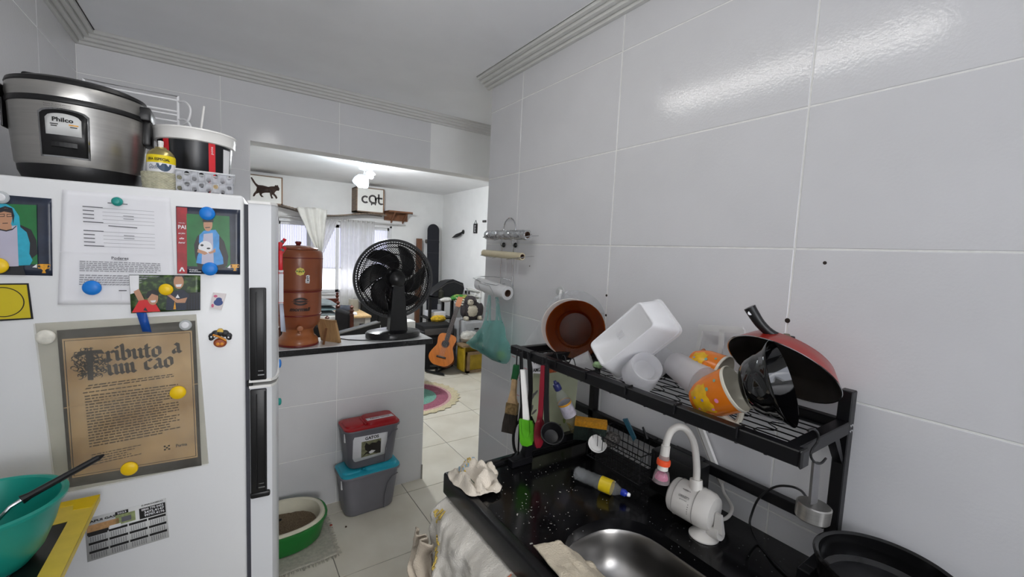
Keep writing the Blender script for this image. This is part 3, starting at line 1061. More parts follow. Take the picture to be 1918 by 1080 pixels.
button(.3131, 1.4332, m_mblue, 'round blue magnet on the lower left of the white form', .0075)
button(.0817, 1.6311, m_mblue, 'round blue magnet over the top of the PAI photo', .006)
button(.0778, 1.4838, m_mblue, 'round blue magnet over the bottom of the PAI photo', .006)
button(.4680, 1.4832, m_myel, 'round yellow magnet at the left edge on the hooded photo', .006)
button(.1711, 1.4288, m_myel, 'round yellow magnet on the snapshot of two people', .0105, .85)
button(.1516, 1.1527, m_myel, 'round yellow magnet at the right side of the brown poster', .0098)
button(.2547, .9638, m_myel, 'round yellow magnet on the bottom border of the brown poster', .0098)
mt = button(.2613, 1.6449, M('teal_plastic', '#1d8f86', .35), 'small teal magnet at the top of the white form', .0075, .62)
mk('knob', MB().lathe([(0, .006), (.0065, .006), (.006, .0115), (0, .0125)], 20, FM(.2613, 1.6449, .0075)), M('teal_plastic', '#1d8f86', .35), mt)
button(.396, 1.3172, M('off_white_stone', '#d9d6cb', .6, var=.1, scale=90), 'off white round magnet at the top left of the poster sleeve', .0098, .98)
m_clearring = FILM('clear_acrylic', '#e6eaec', .45, .1, .3)
for (u, z, lab, d) in [(.4573, 1.6355, 'clear rimmed white magnet at the top left photo corner', .006), (.1325, 1.3338, 'clear rimmed white magnet at the top right of the poster', .0098)]:
    o = mk('clear_magnet', MB().lathe([(.0085, 0), (.0135, 0), (.014, .003), (.0125, .0055), (.0085, .0055)], 28, FM(u, z, d)), m_clearring, None, lab, 'magnet')
    mk('core', MB().lathe([(0, 0), (.0088, 0), (.0088, .006), (.007, .0078), (0, .008)], 24, FM(u, z, d)), m_pale, o)

# ---- small card magnet and figurine magnet
q = [(.0715, 1.4197), (.0424, 1.4151), (.0539, 1.3706), (.0792, 1.3772)]
cm = mk('card_magnet', MB().prism(PF(q), .005, FM(0, 0, .0005)), M('pinkish_card', '#d8cfcf', .4), None, 'tiny pale card magnet with a blue blot, right of the snapshot', 'magnet')
mb = MB()
mb.mi = 0
mb.flat(circle(-.0605, 1.392, .0105, .009, 16), FM(0, 0, .0058))
mb.flat(circle(-.059, 1.4, .007, .006, 14), FM(0, 0, .006))
mb.mi = 1
mb.flat(circle(-.0665, 1.4095, .0045, .0035, 12), FM(0, 0, .0058))
mb.flat(circle(-.0735, 1.3835, .003, .005, 12), FM(0, 0, .0058))
mk('print', mb, [M('photo_royal_blue', '#25417e', .4), M('photo_pink', '#c8587c', .4)], cm)
fg = thing('figurine_magnet', 'small black and orange figurine magnet right of the brown poster', 'magnet', FM(.057, 1.266, 0).translation)
mk('face', MB().lathe([(0, 0), (.014, .001), (.0155, .006), (.011, .011), (0, .0125)], 20, FM(.0575, 1.280, .0005) @ Matrix.Diagonal((1, .85, 1, 1))), M('orange_brown_clay', '#9a4a25', .5, var=.1), fg)
mb = MB()
for i, (x, y, r) in enumerate([(-.018, .001, .009), (-.010, .007, .010), (0, .010, .010), (.011, .007, .010), (.019, .0, .009), (-.02, -.005, .006), (.021, -.006, .006)]):
    mb.lathe([(0, 0), (r, .002), (r * .9, .008), (0, .012)], 14, FM(.0575 - x, 1.298 + y, .001))
mk('hair', mb, M('black_clay', '#17171a', .45), fg)
mb = MB()
for x in (-.0195, -.012, .012, .0195):
    mb.lathe([(0, 0), (.0022, .0005), (0, .001)], 8, FM(.0575 - x, 1.297 + .004 * sin(x * 300), .0128))
mk('bead', mb, m_pale, fg)
mk('headband', MB().tube([FM(.0575 - x, y, .012).translation for x, y in [(-.016, 1.304), (-.004, 1.299), (.008, 1.291), (.014, 1.286)]], .0028, 8), M('orange_clay', '#d68a2c', .5), fg)
mk('topknot', MB().lathe([(0, 0), (.008, .001), (.007, .006), (0, .008)], 14, FM(.057, 1.312, .004)), M('yellow_clay', '#d9b248', .5), fg)
mk('cheek', MB().lathe([(0, 0), (.0045, .001), (0, .003)], 12, FM(.062, 1.278, .0115)).lathe([(0, 0), (.0045, .001), (0, .003)], 12, FM(.053, 1.278, .0115)), M('orange_clay', '#d68a2c', .5), fg)

# ---- things on the door front, seen edge on
m_clip = M('red_plastic', '#cf1f2b', .35)


def front(u, v, z):
    return FR(u, v, z)


for i, (v, zt, lab) in enumerate([(.30, 1.535, 'red magnetic clip on the fridge door front, the nearer lower one'), (.36, 1.565, 'red magnetic clip on the fridge door front, the farther upper one')]):
    c = mk('magnetic_clip', MB().rbox((-.099, v, zt - .070), (-.0855, v + .028, zt), .004, 2, TF).tube([FR(-.094, v + .014, zt - .01), FR(-.108, v + .014, zt + .012)], .006, 8), m_clip, None, lab, 'clip')
    mk('spring', MB().tube([FR(-.098, v + .002, zt + .001), FR(-.098, v + .026, zt + .001)], .006, 8), m_blackpl, c)
nt_ = mk('note_strip', MB().rbox((-.101, .30, 1.345), (-.0865, .335, 1.465), .0015, 1, TF), m_paper, None, 'narrow white note strip hanging from the red clip on the door', 'note')
mk('red_print', MB().box((-.1015, .3, 1.452), (-.086, .336, 1.459), TF).box((-.1015, .3, 1.348), (-.086, .336, 1.352), TF), m_clip, nt_)
mk('pale_slip', MB().add([TF @ V(p) for p in [(-.088, .31, 1.345), (-.1, .315, 1.345), (-.109, .33, 1.238), (-.093, .32, 1.243)]], [(0, 1, 2, 3)]), M('pale_blue_paper', '#c3c9da', .7), None, 'pale blue paper slip under the note strip on the door', 'note', solid=.0006)
button_f = lambda v, z, m, lab, s: mk('button_magnet', MB().lathe([(r * s, h) for r, h in PRO], 20, frame(FR(-.0845, v, z), FRX)), m, None, lab, 'magnet')
button_f(.32, 1.125, m_mblue, 'blue magnet seen edge on, on the lower fridge door', .9)
button_f(.30, .99, M('teal_plastic', '#1d8f86', .35), 'teal magnet seen edge on, below the blue one on the lower door', .75)
# ================================================================== ON TOP OF THE FRIDGE
ZT = FTOP
m_steel = M('brushed_steel', '#a9a7a3', 0.30, 0.85, var=0.05, scale=6, stretch=(1, 1, 26), bump=.01, bscale=180)
cx, cy = -.312, 1.625
rc = thing('rice_cooker', 'large brushed steel rice cooker with black lid on the fridge', 'rice cooker', (cx, cy, ZT))


def oval(mb, prof, n=48, sx=.95, sy=.90):
    return mb.lathe(prof, n, Matrix.Translation((cx, cy, ZT)) @ Matrix.Diagonal((sx, sy, 1, 1)))


mk('body', oval(MB(), [(.126, .042), (.131, .05), (.137, .13), (.140, .212)]), m_steel, rc)
mk('base', oval(MB(), [(0, .006), (.112, .006), (.118, .012), (.126, .03), (.1275, .043), (.124, .044)]), m_blackpl, rc)
mk('rim_band', oval(MB(), [(.1395, .190), (.1425, .192), (.1435, .200), (.1425, .2035), (.1395, .2045)]), m_blackpl, rc)
mk('upper_ring', oval(MB(), [(.140, .204), (.1425, .216), (.1415, .236), (.139, .238)]), m_steel, rc)
mk('lid', oval(MB(), [(.1405, .236), (.1425, .240), (.140, .248), (.118, .257), (.07, .263), (0, .265)]), m_blackpl, rc)
mk('lid_handle', MB().rbox((cx - .105, cy - .02, ZT + .255), (cx - .045, cy + .02, ZT + .276), .008, 3), m_blackpl, rc)
hs = MB()
for s in (-1, 1):
    hs = MB().grid(lambda u, v: (cx + s * (.134 + .022 * sin(pi * v) + .002), cy - .045 + .09 * u, ZT + .118 + .115 * v), 6, 10)
    mk('side_handle', MB().rbox((cx + s * .125 - .01, cy - .05, ZT + .195), (cx + s * .142 + .006, cy + .05, ZT + .232), .006, 2).rbox((cx + s * .131 - .006, cy - .035, ZT + .13), (cx + s * .139 + .006, cy + .035, ZT + .2), .006, 2), m_blackpl, rc)
# front panel on the curved face
a_p = radians(-90 - 4)


def oncook(x, y, lift):
    """panel coordinates: x to the right round the body, y height"""
    r = .1335 + (y - .08) * .045 + lift
    a = a_p + x / .130
    return (cx + .95 * r * cos(a), cy + .90 * r * sin(a), ZT + y)


def panel(mb, pts, lift, n=6):
    vs = [oncook(x, y, lift) for x, y in pts]
    mb.add(vs, [tuple(range(len(vs)))])


def arch(w, y0, y1, k=.012):
    return [(-w, y0 + .004), (-w + .004, y0), (w - .004, y0), (w, y0 + .004), (w, y1 - k)] + [(w * cos(t), y1 - k + k * sin(t)) for t in [.3, .7, 1.1, 1.57, 2.04, 2.44, 2.84]] + [(-w, y1 - k)]


for nm, w, y0, y1, lift, m in [('panel_trim', .0455, .0595, .1765, .0034, m_chrome), ('control_panel', .0415, .0635, .1725, .0048, m_blackpl), ('panel_face', .031, .113, .164, .006, m_calp)]:
    P = arch(w, y0, y1)
    mb = MB()
    # strips across so that the plate follows the curve
    xs = [-w + 2 * w * k / 12 for k in range(13)]
    vs, fs = [], []
    for x in xs:
        top = y1 - .012 + .012 * sqrt(max(0, 1 - (x / w) ** 2)) if abs(x) < w * .999 else y1 - .012
        vs += [oncook(x, y0, lift), oncook(x, (y0 + top) / 2, lift), oncook(x, top, lift)]
    for k in range(12):
        for j in range(2):
            fs.append((k * 3 + j, k * 3 + 3 + j, k * 3 + 4 + j, k * 3 + 1 + j))
    o = mk(nm, mb.add(vs, fs), m, rc, solid=.002, soff=-1)
mb = MB()
put_text(mb, 'Philco', w=.036, h=.0105, bold=.035, warp=lambda p: oncook(p.x, .149 + p.y, .0068))
for x0, x1, y in [(-.022, -.008, .137), (.010, .026, .1375), (-.021, -.010, .1325), (.012, .024, .1325)]:
    panel(mb, [(x0, y), (x1, y), (x1, y + .0022), (x0, y + .0022)], .0068)
mk('lettering', mb, m_ink, rc)
mb = MB()
panel(mb, [(.010, .1372), (.026, .1372), (.026, .1402), (.010, .1402)], .0071)
mk('gold_mark', mb, m_gold, rc)
mb = MB()
for k in range(6):
    x0, x1 = -.022 + k * .0075, -.022 + (k + 1) * .0075
    mb.hull8([oncook(x0, .083, .004), oncook(x1, .083, .004), oncook(x1, .098, .004), oncook(x0, .098, .004), oncook(x0, .085, .0085), oncook(x1, .085, .0085), oncook(x1, .096, .0085), oncook(x0, .096, .0085)])
mk('switch', mb, m_blackpl, rc)
mb = MB()
for k in range(2):
    put_text(mb, 'Panela de arroz eletrica' if k == 0 else 'funcao cozinhar e aquecer', w=.048, h=.003, warp=lambda p, k=k: oncook(p.x - .01, .1845 - k * .005 + p.y, .0012))
mk('small_print', mb, M('grey_print', '#5b5856', .5), rc)

# ice bucket with the black wrap and red stripe
bx, by = -.068, 1.655
m_red2 = M('red_band', '#d8323a', .4)
bk = thing('plastic_bucket', 'white rimmed black plastic bucket with a red vertical stripe', 'bucket', (bx, by, ZT))
Tb = Matrix.Translation((bx, by, ZT))
mk('shell', MB().lathe([(0, .002), (.077, .002), (.08, .006), (.094, .168)], 40, Tb), M('black_glossy_wrap', '#15171b', .3, var=.1, scale=30), bk)
mk('rim', MB().lathe([(.0945, .158), (.1005, .160), (.102, .186), (.105, .190), (.104, .194), (.097, .194), (.094, .186)], 40, Tb), m_white, bk)


def onb(x, y, lift=.0006):
    r = .08 + (y - .006) * .0864 + lift
    a = radians(-90) + x / r
    return (bx + r * cos(a), by + r * sin(a), ZT + y)


mb = MB().grid(lambda u, v: onb(.034 + .018 * u, .01 + .15 * v), 4, 4)
mk('red_stripe', mb, m_red2, bk)
mb = MB().grid(lambda u, v: onb(-.085 + .02 * u, .01 + .15 * v), 4, 4)
mk('red_stripe', mb, m_red2, bk)
mb = MB()
mb.grid(lambda u, v: onb(.078 + .03 * u, .02 + .13 * v), 5, 4)
mk('white_panel', mb, m_pale, bk)
mb = MB()
put_text(mb, 'pote', w=.022, h=.008, warp=lambda p: onb(.044 - p.y, .138 + p.x, .0014))
for x, y in [(.082, .06), (.088, .11), (.086, .03)]:
    mb.add([onb(x - .008, y, .0016), onb(x, y - .01, .0016), onb(x + .008, y, .0016), onb(x, y + .01, .0016)], [(0, 1, 2, 3)])
mk('print', mb, m_pale, bk)
mb = MB()
mb.add([onb(.079, .052, .002), onb(.086, .042, .002), onb(.092, .055, .002), onb(.085, .066, .002)], [(0, 1, 2, 3)])
mk('red_badge', mb, m_red2, bk)

# perforated basket in front, crocheted cup with the spray can
m_bask = FILM('frosted_basket_plastic', '#d4d6dc', .34, .3, .2)
x0, x1, y0, y1 = -.105, .022, 1.462, 1.54
bkt = thing('plastic_basket', 'clear perforated plastic basket at the front edge of the fridge top', 'basket', ((x0 + x1) / 2, (y0 + y1) / 2, ZT))
m_rim = FILM('basket_rim', '#f0f2f4', .15, .3, .4)


def perforated(mb, P, w, h, cols, rows, r, t=.0016):
    """a wall of width w, height h with hexagon-spaced holes; P(x,y) -> point"""
    cw, chh = w / cols, h / rows
    for i in range(cols):
        for j in range(rows):
            cx_, cy_ = (i + .5) * cw, (j + .5 + (.22 if i % 2 else -.22) * (1 if rows > 1 else 0)) * chh
            a = [(i * cw, j * chh), ((i + 1) * cw, j * chh), ((i + 1) * cw, (j + 1) * chh), (i * cw, (j + 1) * chh)]
            ring = [(cx_ + r * cos(radians(225) + k * pi / 6), cy_ + r * sin(radians(225) + k * pi / 6)) for k in range(12)]
            sq = []
            for k in range(4):
                (ax, ay), (bx_, by_) = a[k], a[(k + 1) % 4]
                sq += [(ax + (bx_ - ax) * q / 3, ay + (by_ - ay) * q / 3) for q in range(3)]
            vs = [P(*p) for p in sq] + [P(*p) for p in ring]
            mb.add(vs, [(k, (k + 1) % 12, 12 + (k + 1) % 12, 12 + k) for k in range(12)])


hB = .056
mb = MB()
perforated(mb, lambda x, y: V((x0 + x, y0 - .004 * y / hB, ZT + .002 + y)), x1 - x0, hB, 8, 2, .0058)
perforated(mb, lambda x, y: V((x1 + .004 * y / hB, y0 + x, ZT + .002 + y)), y1 - y0, hB, 5, 2, .0048)
perforated(mb, lambda x, y: V((x0 + x, y1, ZT + .002 + y)), x1 - x0, hB, 8, 2, .0048)
mk('wall', mb, m_bask, bkt, solid=.0018)
mk('rim', MB().tube([(x0, y0 - .005, ZT + .059), (x1 + .005, y0 - .005, ZT + .059), (x1 + .005, y1, ZT + .059), (x0, y1, ZT + .059)], .0022, 6, True), m_rim, bkt)
mk('bottom', MB().box((x0, y0, ZT + .0005), (x1, y1, ZT + .003)), m_bask, bkt)
mk('wrapped_sweet', MB().rbox((-.03, 1.49, ZT + .004), (-.008, 1.505, ZT + .034), .004, 2), M('cream_wrapper', '#d3b98a', .5, var=.3, scale=120), None, 'cream and orange wrapped sweet inside the perforated basket', 'sweet')

m_croc = M('cream_crochet_yarn', '#b9b6a0', .9, var=.12, scale=90)
cp = thing('crochet_pot', 'cream crocheted pot holding the yellow topped spray can', 'pot', (-.137, 1.495, ZT))
Tc = Matrix.Translation((-.137, 1.495, ZT))


def knit(u, v):
    a = 2 * pi * u
    r = .0395 + .003 * v
    r += .0011 * sin(a * 26 + (2.2 if int(v * 13.99) % 2 else 0)) * abs(sin(pi * v * 14)) + .0008 * sin(pi * v * 28)
    return (r * cos(a), r * sin(a), .001 + .045 * v)


mk('wall', MB().grid(knit, 130, 43, Tc, True), m_croc, cp)
mk('inside', MB().lathe([(.041, .045), (.037, .043), (.035, .004), (0, .004)], 24, Tc), m_croc, cp)
can = thing('spray_can', 'air freshener spray can with a yellow shoulder band and white nozzle', 'spray can', (-.137, 1.493, ZT + .005))
Tk = Matrix.Translation((-.137, 1.493, ZT + .005))
mk('can_body', MB().lathe([(0, 0), (.029, 0), (.0305, .003), (.0305, .083)], 32, Tk), m_pale, can)
mk('yellow_band', MB().lathe([(.0307, .066), (.0309, .067), (.0309, .083), (.030, .086), (.029, .0865)], 32, Tk), M('label_yellow', '#e8cf12', .35), can)
mk('dome', MB().lathe([(.0295, .086), (.027, .094), (.019, .103), (.0125, .106), (.0125, .109), (0, .109)], 32, Tk), M('champagne_metal', '#a79a6a', .3, .8), can)
mk('nozzle', MB().lathe([(.006, .108), (.0055, .116), (.0062, .117), (.0062, .126), (0, .1275)], 16, Tk), m_white, can)


def onc(x, y, lift=.0003):
    r = .031 + lift
    a = radians(-88) + x / r
    return (-.137 + r * cos(a), 1.493 + r * sin(a), ZT + .005 + y)


mb = MB()
mb.mi = 0
put_text(mb, 'ERA ESPECIAL', w=.05, h=.007, bold=.03, warp=lambda p: onc(p.x - .004, .0745 + p.y, .0007))
mb.mi = 1
for k in range(8):
    t0, t1 = pi + pi * k / 8, pi + pi * (k + 1) / 8
    mb.add([onc(.008, .064), onc(.008 + .017 * cos(t0), .064 + .02 * sin(t0)), onc(.008 + .017 * cos(t1), .064 + .02 * sin(t1))], [(0, 1, 2)])
put_text(mb, 'Glade', w=.022, h=.012, shear=.3, warp=lambda p: onc(p.x - .016, .055 + p.y, .0006))
mk('lettering', mb, [m_ink, M('label_slate_blue', '#3c5068', .4)], can)

# white wire rack behind, and a thin white stick
wr_ = thing('wire_rack', 'white coated wire rack standing behind the cooker on the fridge', 'rack', (-.2, 1.88, ZT))
m_wire = M('white_coated_wire', '#e8e8ea', .4)
S = lambda x, y, Y=1.88: at(x, y, Y=Y)
mb = MB()
a, b_ = S(157, 148), S(333, 181)
mk('frame', MB().tube([V((a.x, a.y, ZT + .004)), a, b_, V((b_.x, b_.y, ZT + .004))], .0046, 8), m_wire, wr_)
for yy in (.013, .05, .062, .083, .118):
    mb = MB().tube([a - V((0, 0, yy)), b_ - V((0, 0, yy))], .0032, 6)
    mk('wire', mb, m_wire, wr_)
for dz in (.016, .075):
    p = b_ - V((0, 0, dz))
    mk('loop', MB().tube(smooth_path([p, p + V((.022, -.03, -.005)), p + V((.036, -.05, -.03)), p + V((.03, -.045, -.065)), p + V((.012, -.02, -.08)), p + V((0, 0, -.082))], 5), .0036, 7), m_wire, wr_)
for k in (0, 1):
    p = a + (b_ - a) * k
    mk('foot', MB().tube([V((p.x, p.y, ZT + .004)), V((p.x, p.y - .09, ZT + .004))], .003, 6), m_wire, wr_)
mk('wire_hook', MB().tube([S(123, 150), S(134, 163), V((S(134, 163).x + .02, 1.9, ZT + .28))], .002, 6), m_wire, wr_)
mk('drinking_straw', MB().tube([V((-.062, 1.70, ZT + .012)), at(377, 238, Y=1.72), at(382, 199, Y=1.73)], .0032, 8), m_white, None, 'white straw standing up out of the black bucket', 'straw')
# ================================================================== NARROW WORKTOP WITH THE TEAL BOWL
m_ytape = M('yellow_tape', '#d9bf4a', .45, var=.05, scale=25)
m_ytape2 = M('fresh_yellow_tape', '#e0be12', .4, var=.04)
m_blktop = M('black_glass_top', '#141414', .3, var=.1)
ZW = .92
wx0, wx1, wy0, wy1 = LX + .004, -.262, .45, 1.385
wt = thing('narrow_worktop', 'black worktop edged with yellow tape beside the fridge', 'worktop', (-.385, .9, 0))
mk('top', MB().rbox((wx0, wy0, ZW - .016), (wx1, wy1, ZW), .002, 1), m_blktop, wt)
mb = MB()
tb = .0012
mb.prism([(wx0, wy1 - .115), (wx1 - .034, wy1 - .098), (wx1 - .034, wy0), (wx1 + .0012, wy0), (wx1 + .0012, wy1 + .0012), (wx0, wy1 + .0012)], tb, Matrix.Translation((0, 0, ZW)))
mb.box((wx1, wy0, ZW - .014), (wx1 + .0012, wy1, ZW + tb)).box((wx0, wy1, ZW - .014), (wx1, wy1 + .0012, ZW + tb))
mk('tape_border', mb, m_ytape, wt)
mb = MB().prism([(wx0, wy1 - .02), (wx1 - .04, wy1 - .026), (wx1 - .036, wy1 - .05), (wx1 - .004, wy1 - .055), (wx1 + .0016, wy1 + .0016), (wx0, wy1 + .0016)], .0008, Matrix.Translation((0, 0, ZW + tb)))
mk('tape_patch', mb, m_ytape2, wt)
for x, y in ((wx0 + .03, wy0 + .06), (wx0 + .03, wy1 - .10)):
    mk('leg', MB().box((x - .02, y - .02, 0), (x + .02, y + .02, ZW - .016)), m_blackpl, wt)
mk('catch', MB().rbox((-.352, 1.115, ZW), (-.336, 1.16, ZW + .006), .002, 1), m_blackpl, wt)
# bowl: right-hand limb of its rim passes the measured points
m_bowl = M('teal_green_plastic', '#149182', .32, var=.03, spec=.6)
bcx, bcy, br = -.428, 1.165, .118
tbw = Matrix.Translation((bcx, bcy, ZW))
bw = thing('mixing_bowl', 'teal green plastic mixing bowl on the yellow edged worktop', 'bowl', (bcx, bcy, ZW))
br = .112
# keep it clear of the wall
pro = [(0, .003), (.055, .002), (.06, .0), (.066, .004), (.085, .03), (.1, .07), (br, .118), (br + .007, .121), (br + .008, .127), (br + .001, .129), (br - .003, .126), (.096, .07), (.08, .032), (.062, .008), (0, .007)]
bcx = LX + br + .012
tbw = Matrix.Translation((bcx, bcy, ZW + .001))
mk('shell', MB().lathe(pro, 56, tbw), m_bowl, bw)
sp = thing('serving_spoon', 'black handled metal spoon leaning out of the teal bowl', 'spoon', (bcx, bcy, ZW + .02))
pa, pb, pc, pd = V((bcx - .02, bcy - .03, ZW + .04)), at(20, 948, Y=1.13), at(40, 936, Y=1.135), at(184, 857, Y=1.19)
mb = MB().tube([pc, pc + (pd - pc) * .1, pc + (pd - pc) * .5, pd], [.009, .0066, .0064, .0062], 10)
mk('handle', mb, m_blackpl, sp)
mk('handle_tip', MB().tube([pd, pd + (pd - pc).normalized() * .010], [.0062, .002], 10), m_blackpl, sp)
mk('shaft', MB().tube([pc, pb, pa], [.004, .0035, .003], 8), m_chrome, sp)
mk('ladle_cup', MB().lathe([(0, 0), (.022, .004), (.03, .014), (.0285, .014), (.02, .006), (0, .002)], 20, Matrix.Translation(pa + V((0, 0, -.012)))), m_chrome, sp)

# ================================================================== BAR COUNTER AND WHAT STANDS ON IT
m_granite_e = M('black_granite_edge', '#17171a', .25, var=.4, scale=160)
m_wtop = M('glossy_white_laminate', '#e4e5e6', .18, var=.02)
ZB = .968
bc_ = thing('bar_counter', 'narrow bar counter with white top and black front edge', 'counter', (.62, 2.74, .932))
mk('slab', MB().rbox((OX - .016, 2.592, .932), (1.15, 2.89, ZB - .002), .002, 1), m_granite_e, bc_)
mk('top_sheet', MB().rbox((OX - .014, 2.597, ZB - .003), (1.147, 2.889, ZB), .001, 1), m_wtop, bc_)

# clay water filter
fx, fy = .356, 2.735
m_clay = M('terracotta_clay', '#8a4a2c', .42, var=.07, scale=14, coat=.15)
m_clayd = M('dark_red_glaze_line', '#6e1f1b', .35)
m_clayb = M('base_orange_clay', '#9b5a30', .4, var=.08, scale=14, coat=.2)
Tf = Matrix.Translation((fx, fy, ZB))
wf = thing('water_filter', 'tall terracotta water filter with lid on the bar counter', 'water filter', (fx, fy, ZB))
mk('upper_jar', MB().lathe([(.124, .325), (.128, .33), (.1285, .40), (.130, .47), (.131, .515), (.128, .545), (.119, .556), (.112, .557), (0, .557)], 56, Tf), m_clay, wf)
mk('lower_jar', MB().lathe([(0, .10), (.085, .10), (.105, .118), (.1165, .145), (.1225, .19), (.1245, .26), (.1245, .318), (.122, .327)], 56, Tf), m_clay, wf)
mk('pedestal', MB().lathe([(0, .001), (.102, .001), (.108, .006), (.109, .022), (.106, .036), (.096, .05), (.088, .056), (.083, .07), (.081, .088), (.088, .102)], 56, Tf), m_clayb, wf)
for (r, z, h) in [(.1308, .512, .004), (.1262, .333, .005), (.1262, .321, .005), (.1245, .183, .0045), (.1095, .008, .007)]:
    mk('glaze_band', MB().lathe([(r - .003, z - h), (r + .0015, z - h * .6), (r + .0022, z), (r + .0015, z + h * .6), (r - .003, z + h)], 56, Tf), m_clayd, wf)
ld = mk('lid', MB().lathe([(.101, .557), (.106, .560), (.106, .565), (.098, .572), (.06, .580), (0, .583)], 48, Tf), m_clay, wf)
mk('knob', MB().lathe([(.011, .58), (.013, .588), (.0165, .594), (.0165, .602), (.012, .605), (0, .6055)], 24, Tf), m_clayd, ld)


def onfil(r0, ang):
    a0 = radians(ang)

    def w(x, y, lift=.0012):
        a = a0 + x / r0
        r = r0 + lift
        return (fx + r * cos(a), fy + r * sin(a), ZB + y)
    return w


vdir = math.degrees(math.atan2(EYE.y - fy, EYE.x - fx))
W1 = onfil(.1245, vdir)
tp = thing  # (tap parts below belong to the filter)
a = radians(vdir + 4)
px_, py_ = fx + .112 * cos(a), fy + .112 * sin(a)
tapT = frame((px_, py_, ZB + .118), (cos(a), sin(a), 0))
mk('tap', MB().lathe([(.006, -.02), (.006, .014), (.0155, .014), (.017, .018), (.017, .03), (.014, .034), (0, .035)], 20, tapT).tube([V((px_, py_, ZB + .112)) + V((cos(a), sin(a), 0)) * .012, V((px_, py_, ZB + .084)) + V((cos(a), sin(a), 0)) * .014], .006, 10), m_clayb, wf)
mb = MB()
mb.mi = 0
put_text(mb, 'mormaii', w=.108, h=.022, shear=.28, bold=.055, warp=lambda p: W1(p.x + .010, .224 + p.y))
for s in (1, -1):
    for k in range(14):
        t0, t1 = .35 + 2.5 * k / 14, .35 + 2.5 * (k + 1) / 14
        q = []
        for tt, rr in ((t0, 1.0), (t1, 1.0), (t1, .66 - .12 * sin(t1)), (t0, .66 - .12 * sin(t0))):
            q.append(W1(.012 + .040 * rr * cos(tt), .268 + s * (.0225 * rr * sin(tt))))
        mb.add(q, [(0, 1, 2, 3)])
for x0, x1 in ((-.036, .012), (.012, .058)):
    n_ = 6
    for k in range(n_):
        xa, xb = x0 + (x1 - x0) * k / n_, x0 + (x1 - x0) * (k + 1) / n_
        f_ = lambda x: max(.0004, .0068 * (1 - abs((x - .011) / .048)))
        mb.add([W1(xa, .268 - f_(xa)), W1(xb, .268 - f_(xb)), W1(xb, .268 + f_(xb)), W1(xa, .268 + f_(xa))], [(0, 1, 2, 3)])
mk('lettering', mb, M('dark_brown_print', '#2c1a14', .5), wf)
W2 = onfil(.1285, vdir)
mb = MB()
mb.mi = 0
mb.add([W2(.010 + (.0225 + .0012 * cos(8 * tt)) * cos(tt), .437 + (.0215 + .0012 * cos(8 * tt)) * sin(tt)) for tt in [2 * pi * k / 48 for k in range(48)]], [tuple(range(48))])
mb.mi = 1
for x in (-.006, .026):
    mb.add([W2(x + .0045 * cos(tt), .439 + .005 * sin(tt), .0017) for tt in [2 * pi * k / 10 for k in range(10)]], [tuple(range(10))])
mb.mi = 2
put_text(mb, 'IPN', w=.017, h=.012, bold=.03, warp=lambda p: W2(p.x + .010, .437 + p.y, .0018))
put_text(mb, 'PURA', w=.014, h=.004, warp=lambda p: W2(p.x + .010, .45 + p.y, .0018))
mk('yellow_sticker', mb, [M('sticker_yellow', '#d5c23a', .4), M('sticker_green', '#4d7a33', .4), m_ink], wf)
mb = MB()
mb.mi = 0
mb.add([W2(.048 + x, .395 + y) for x, y in [(-.011, -.022), (.009, -.024), (.012, -.008), (.010, .008), (.012, .02), (.002, .024), (-.009, .02), (-.007, .006), (-.012, -.004)]], [tuple(range(9))])
mb.mi = 1
for x, y, w, h in [(-.001, .012, .008, .006), (.0, .002, .010, .005), (.001, -.008, .009, .006), (.0, -.017, .012, .0024)]:
    mb.add([W2(.048 + x - w / 2, .395 + y - h / 2, .0018), W2(.048 + x + w / 2, .395 + y - h / 2, .0018), W2(.048 + x + w / 2, .395 + y + h / 2, .0018), W2(.048 + x - w / 2, .395 + y + h / 2, .0018)], [(0, 1, 2, 3)])
mk('white_sticker', mb, [m_pale, m_ink], wf)

# picture frame seen from the back
m_fw = M('raw_pale_wood', '#a8865c', .6, var=.14, scale=9, stretch=(1, 8, 1))
pf = thing('picture_frame', 'small wooden picture frame seen from behind, beside the filter', 'picture frame', (.53, 2.73, ZB))
BR, BL = V((.575, 2.672, ZB + .001)), V((.492, 2.79, ZB + .001))
TR = at(627, 600, Y=2.69)
up = TR - BR
TLf = BL + up
nrm = (BR - BL).cross(up).normalized()
if nrm.y > 0:
    nrm = -nrm


def slabq(p, t):
    return MB().hull8([V(q) for q in p] + [V(q) - nrm * t for q in p])


mk('back_board', slabq([BL + (BR - BL) * .1 + up * .06, BR - (BR - BL) * .1 + up * .06, BR - (BR - BL) * .1 + up * .94, BL + (BR - BL) * .1 + up * .94], .006), m_fw, pf)
for a_, b_, c_, d_ in [(BL, BR, BR + up * .09, BL + up * .09), (TLf - up * .09, TR - up * .09, TR, TLf), (BL, BL + (BR - BL) * .12, TLf + (BR - BL) * .12, TLf), (BR - (BR - BL) * .12, BR, TR, TR - (BR - BL) * .12)]:
    mk('rail', slabq([a_ + nrm * .002, b_ + nrm * .002, c_ + nrm * .002, d_ + nrm * .002], .016), m_fw, pf)
lt = (BL + BR) / 2 + up * .62 + nrm * .006
lb = V((.483, 2.66, ZB + .002))
dl = (BR - BL).normalized() * .007
mk('easel_leg', MB().hull8([lt - dl, lt + dl, lb + dl, lb - dl] + [p + nrm * .004 for p in (lt - dl, lt + dl, lb + dl, lb - dl)]), M('brown_easel_leg', '#7a5436', .6, var=.15), pf)
mk('cross_mark', MB().tube([BL + (BR - BL) * .42 + up * .8 + nrm * .001, BL + (BR - BL) * .46 + up * .5 + nrm * .001], .001, 5), M('brown_easel_leg', '#7a5436'), pf)
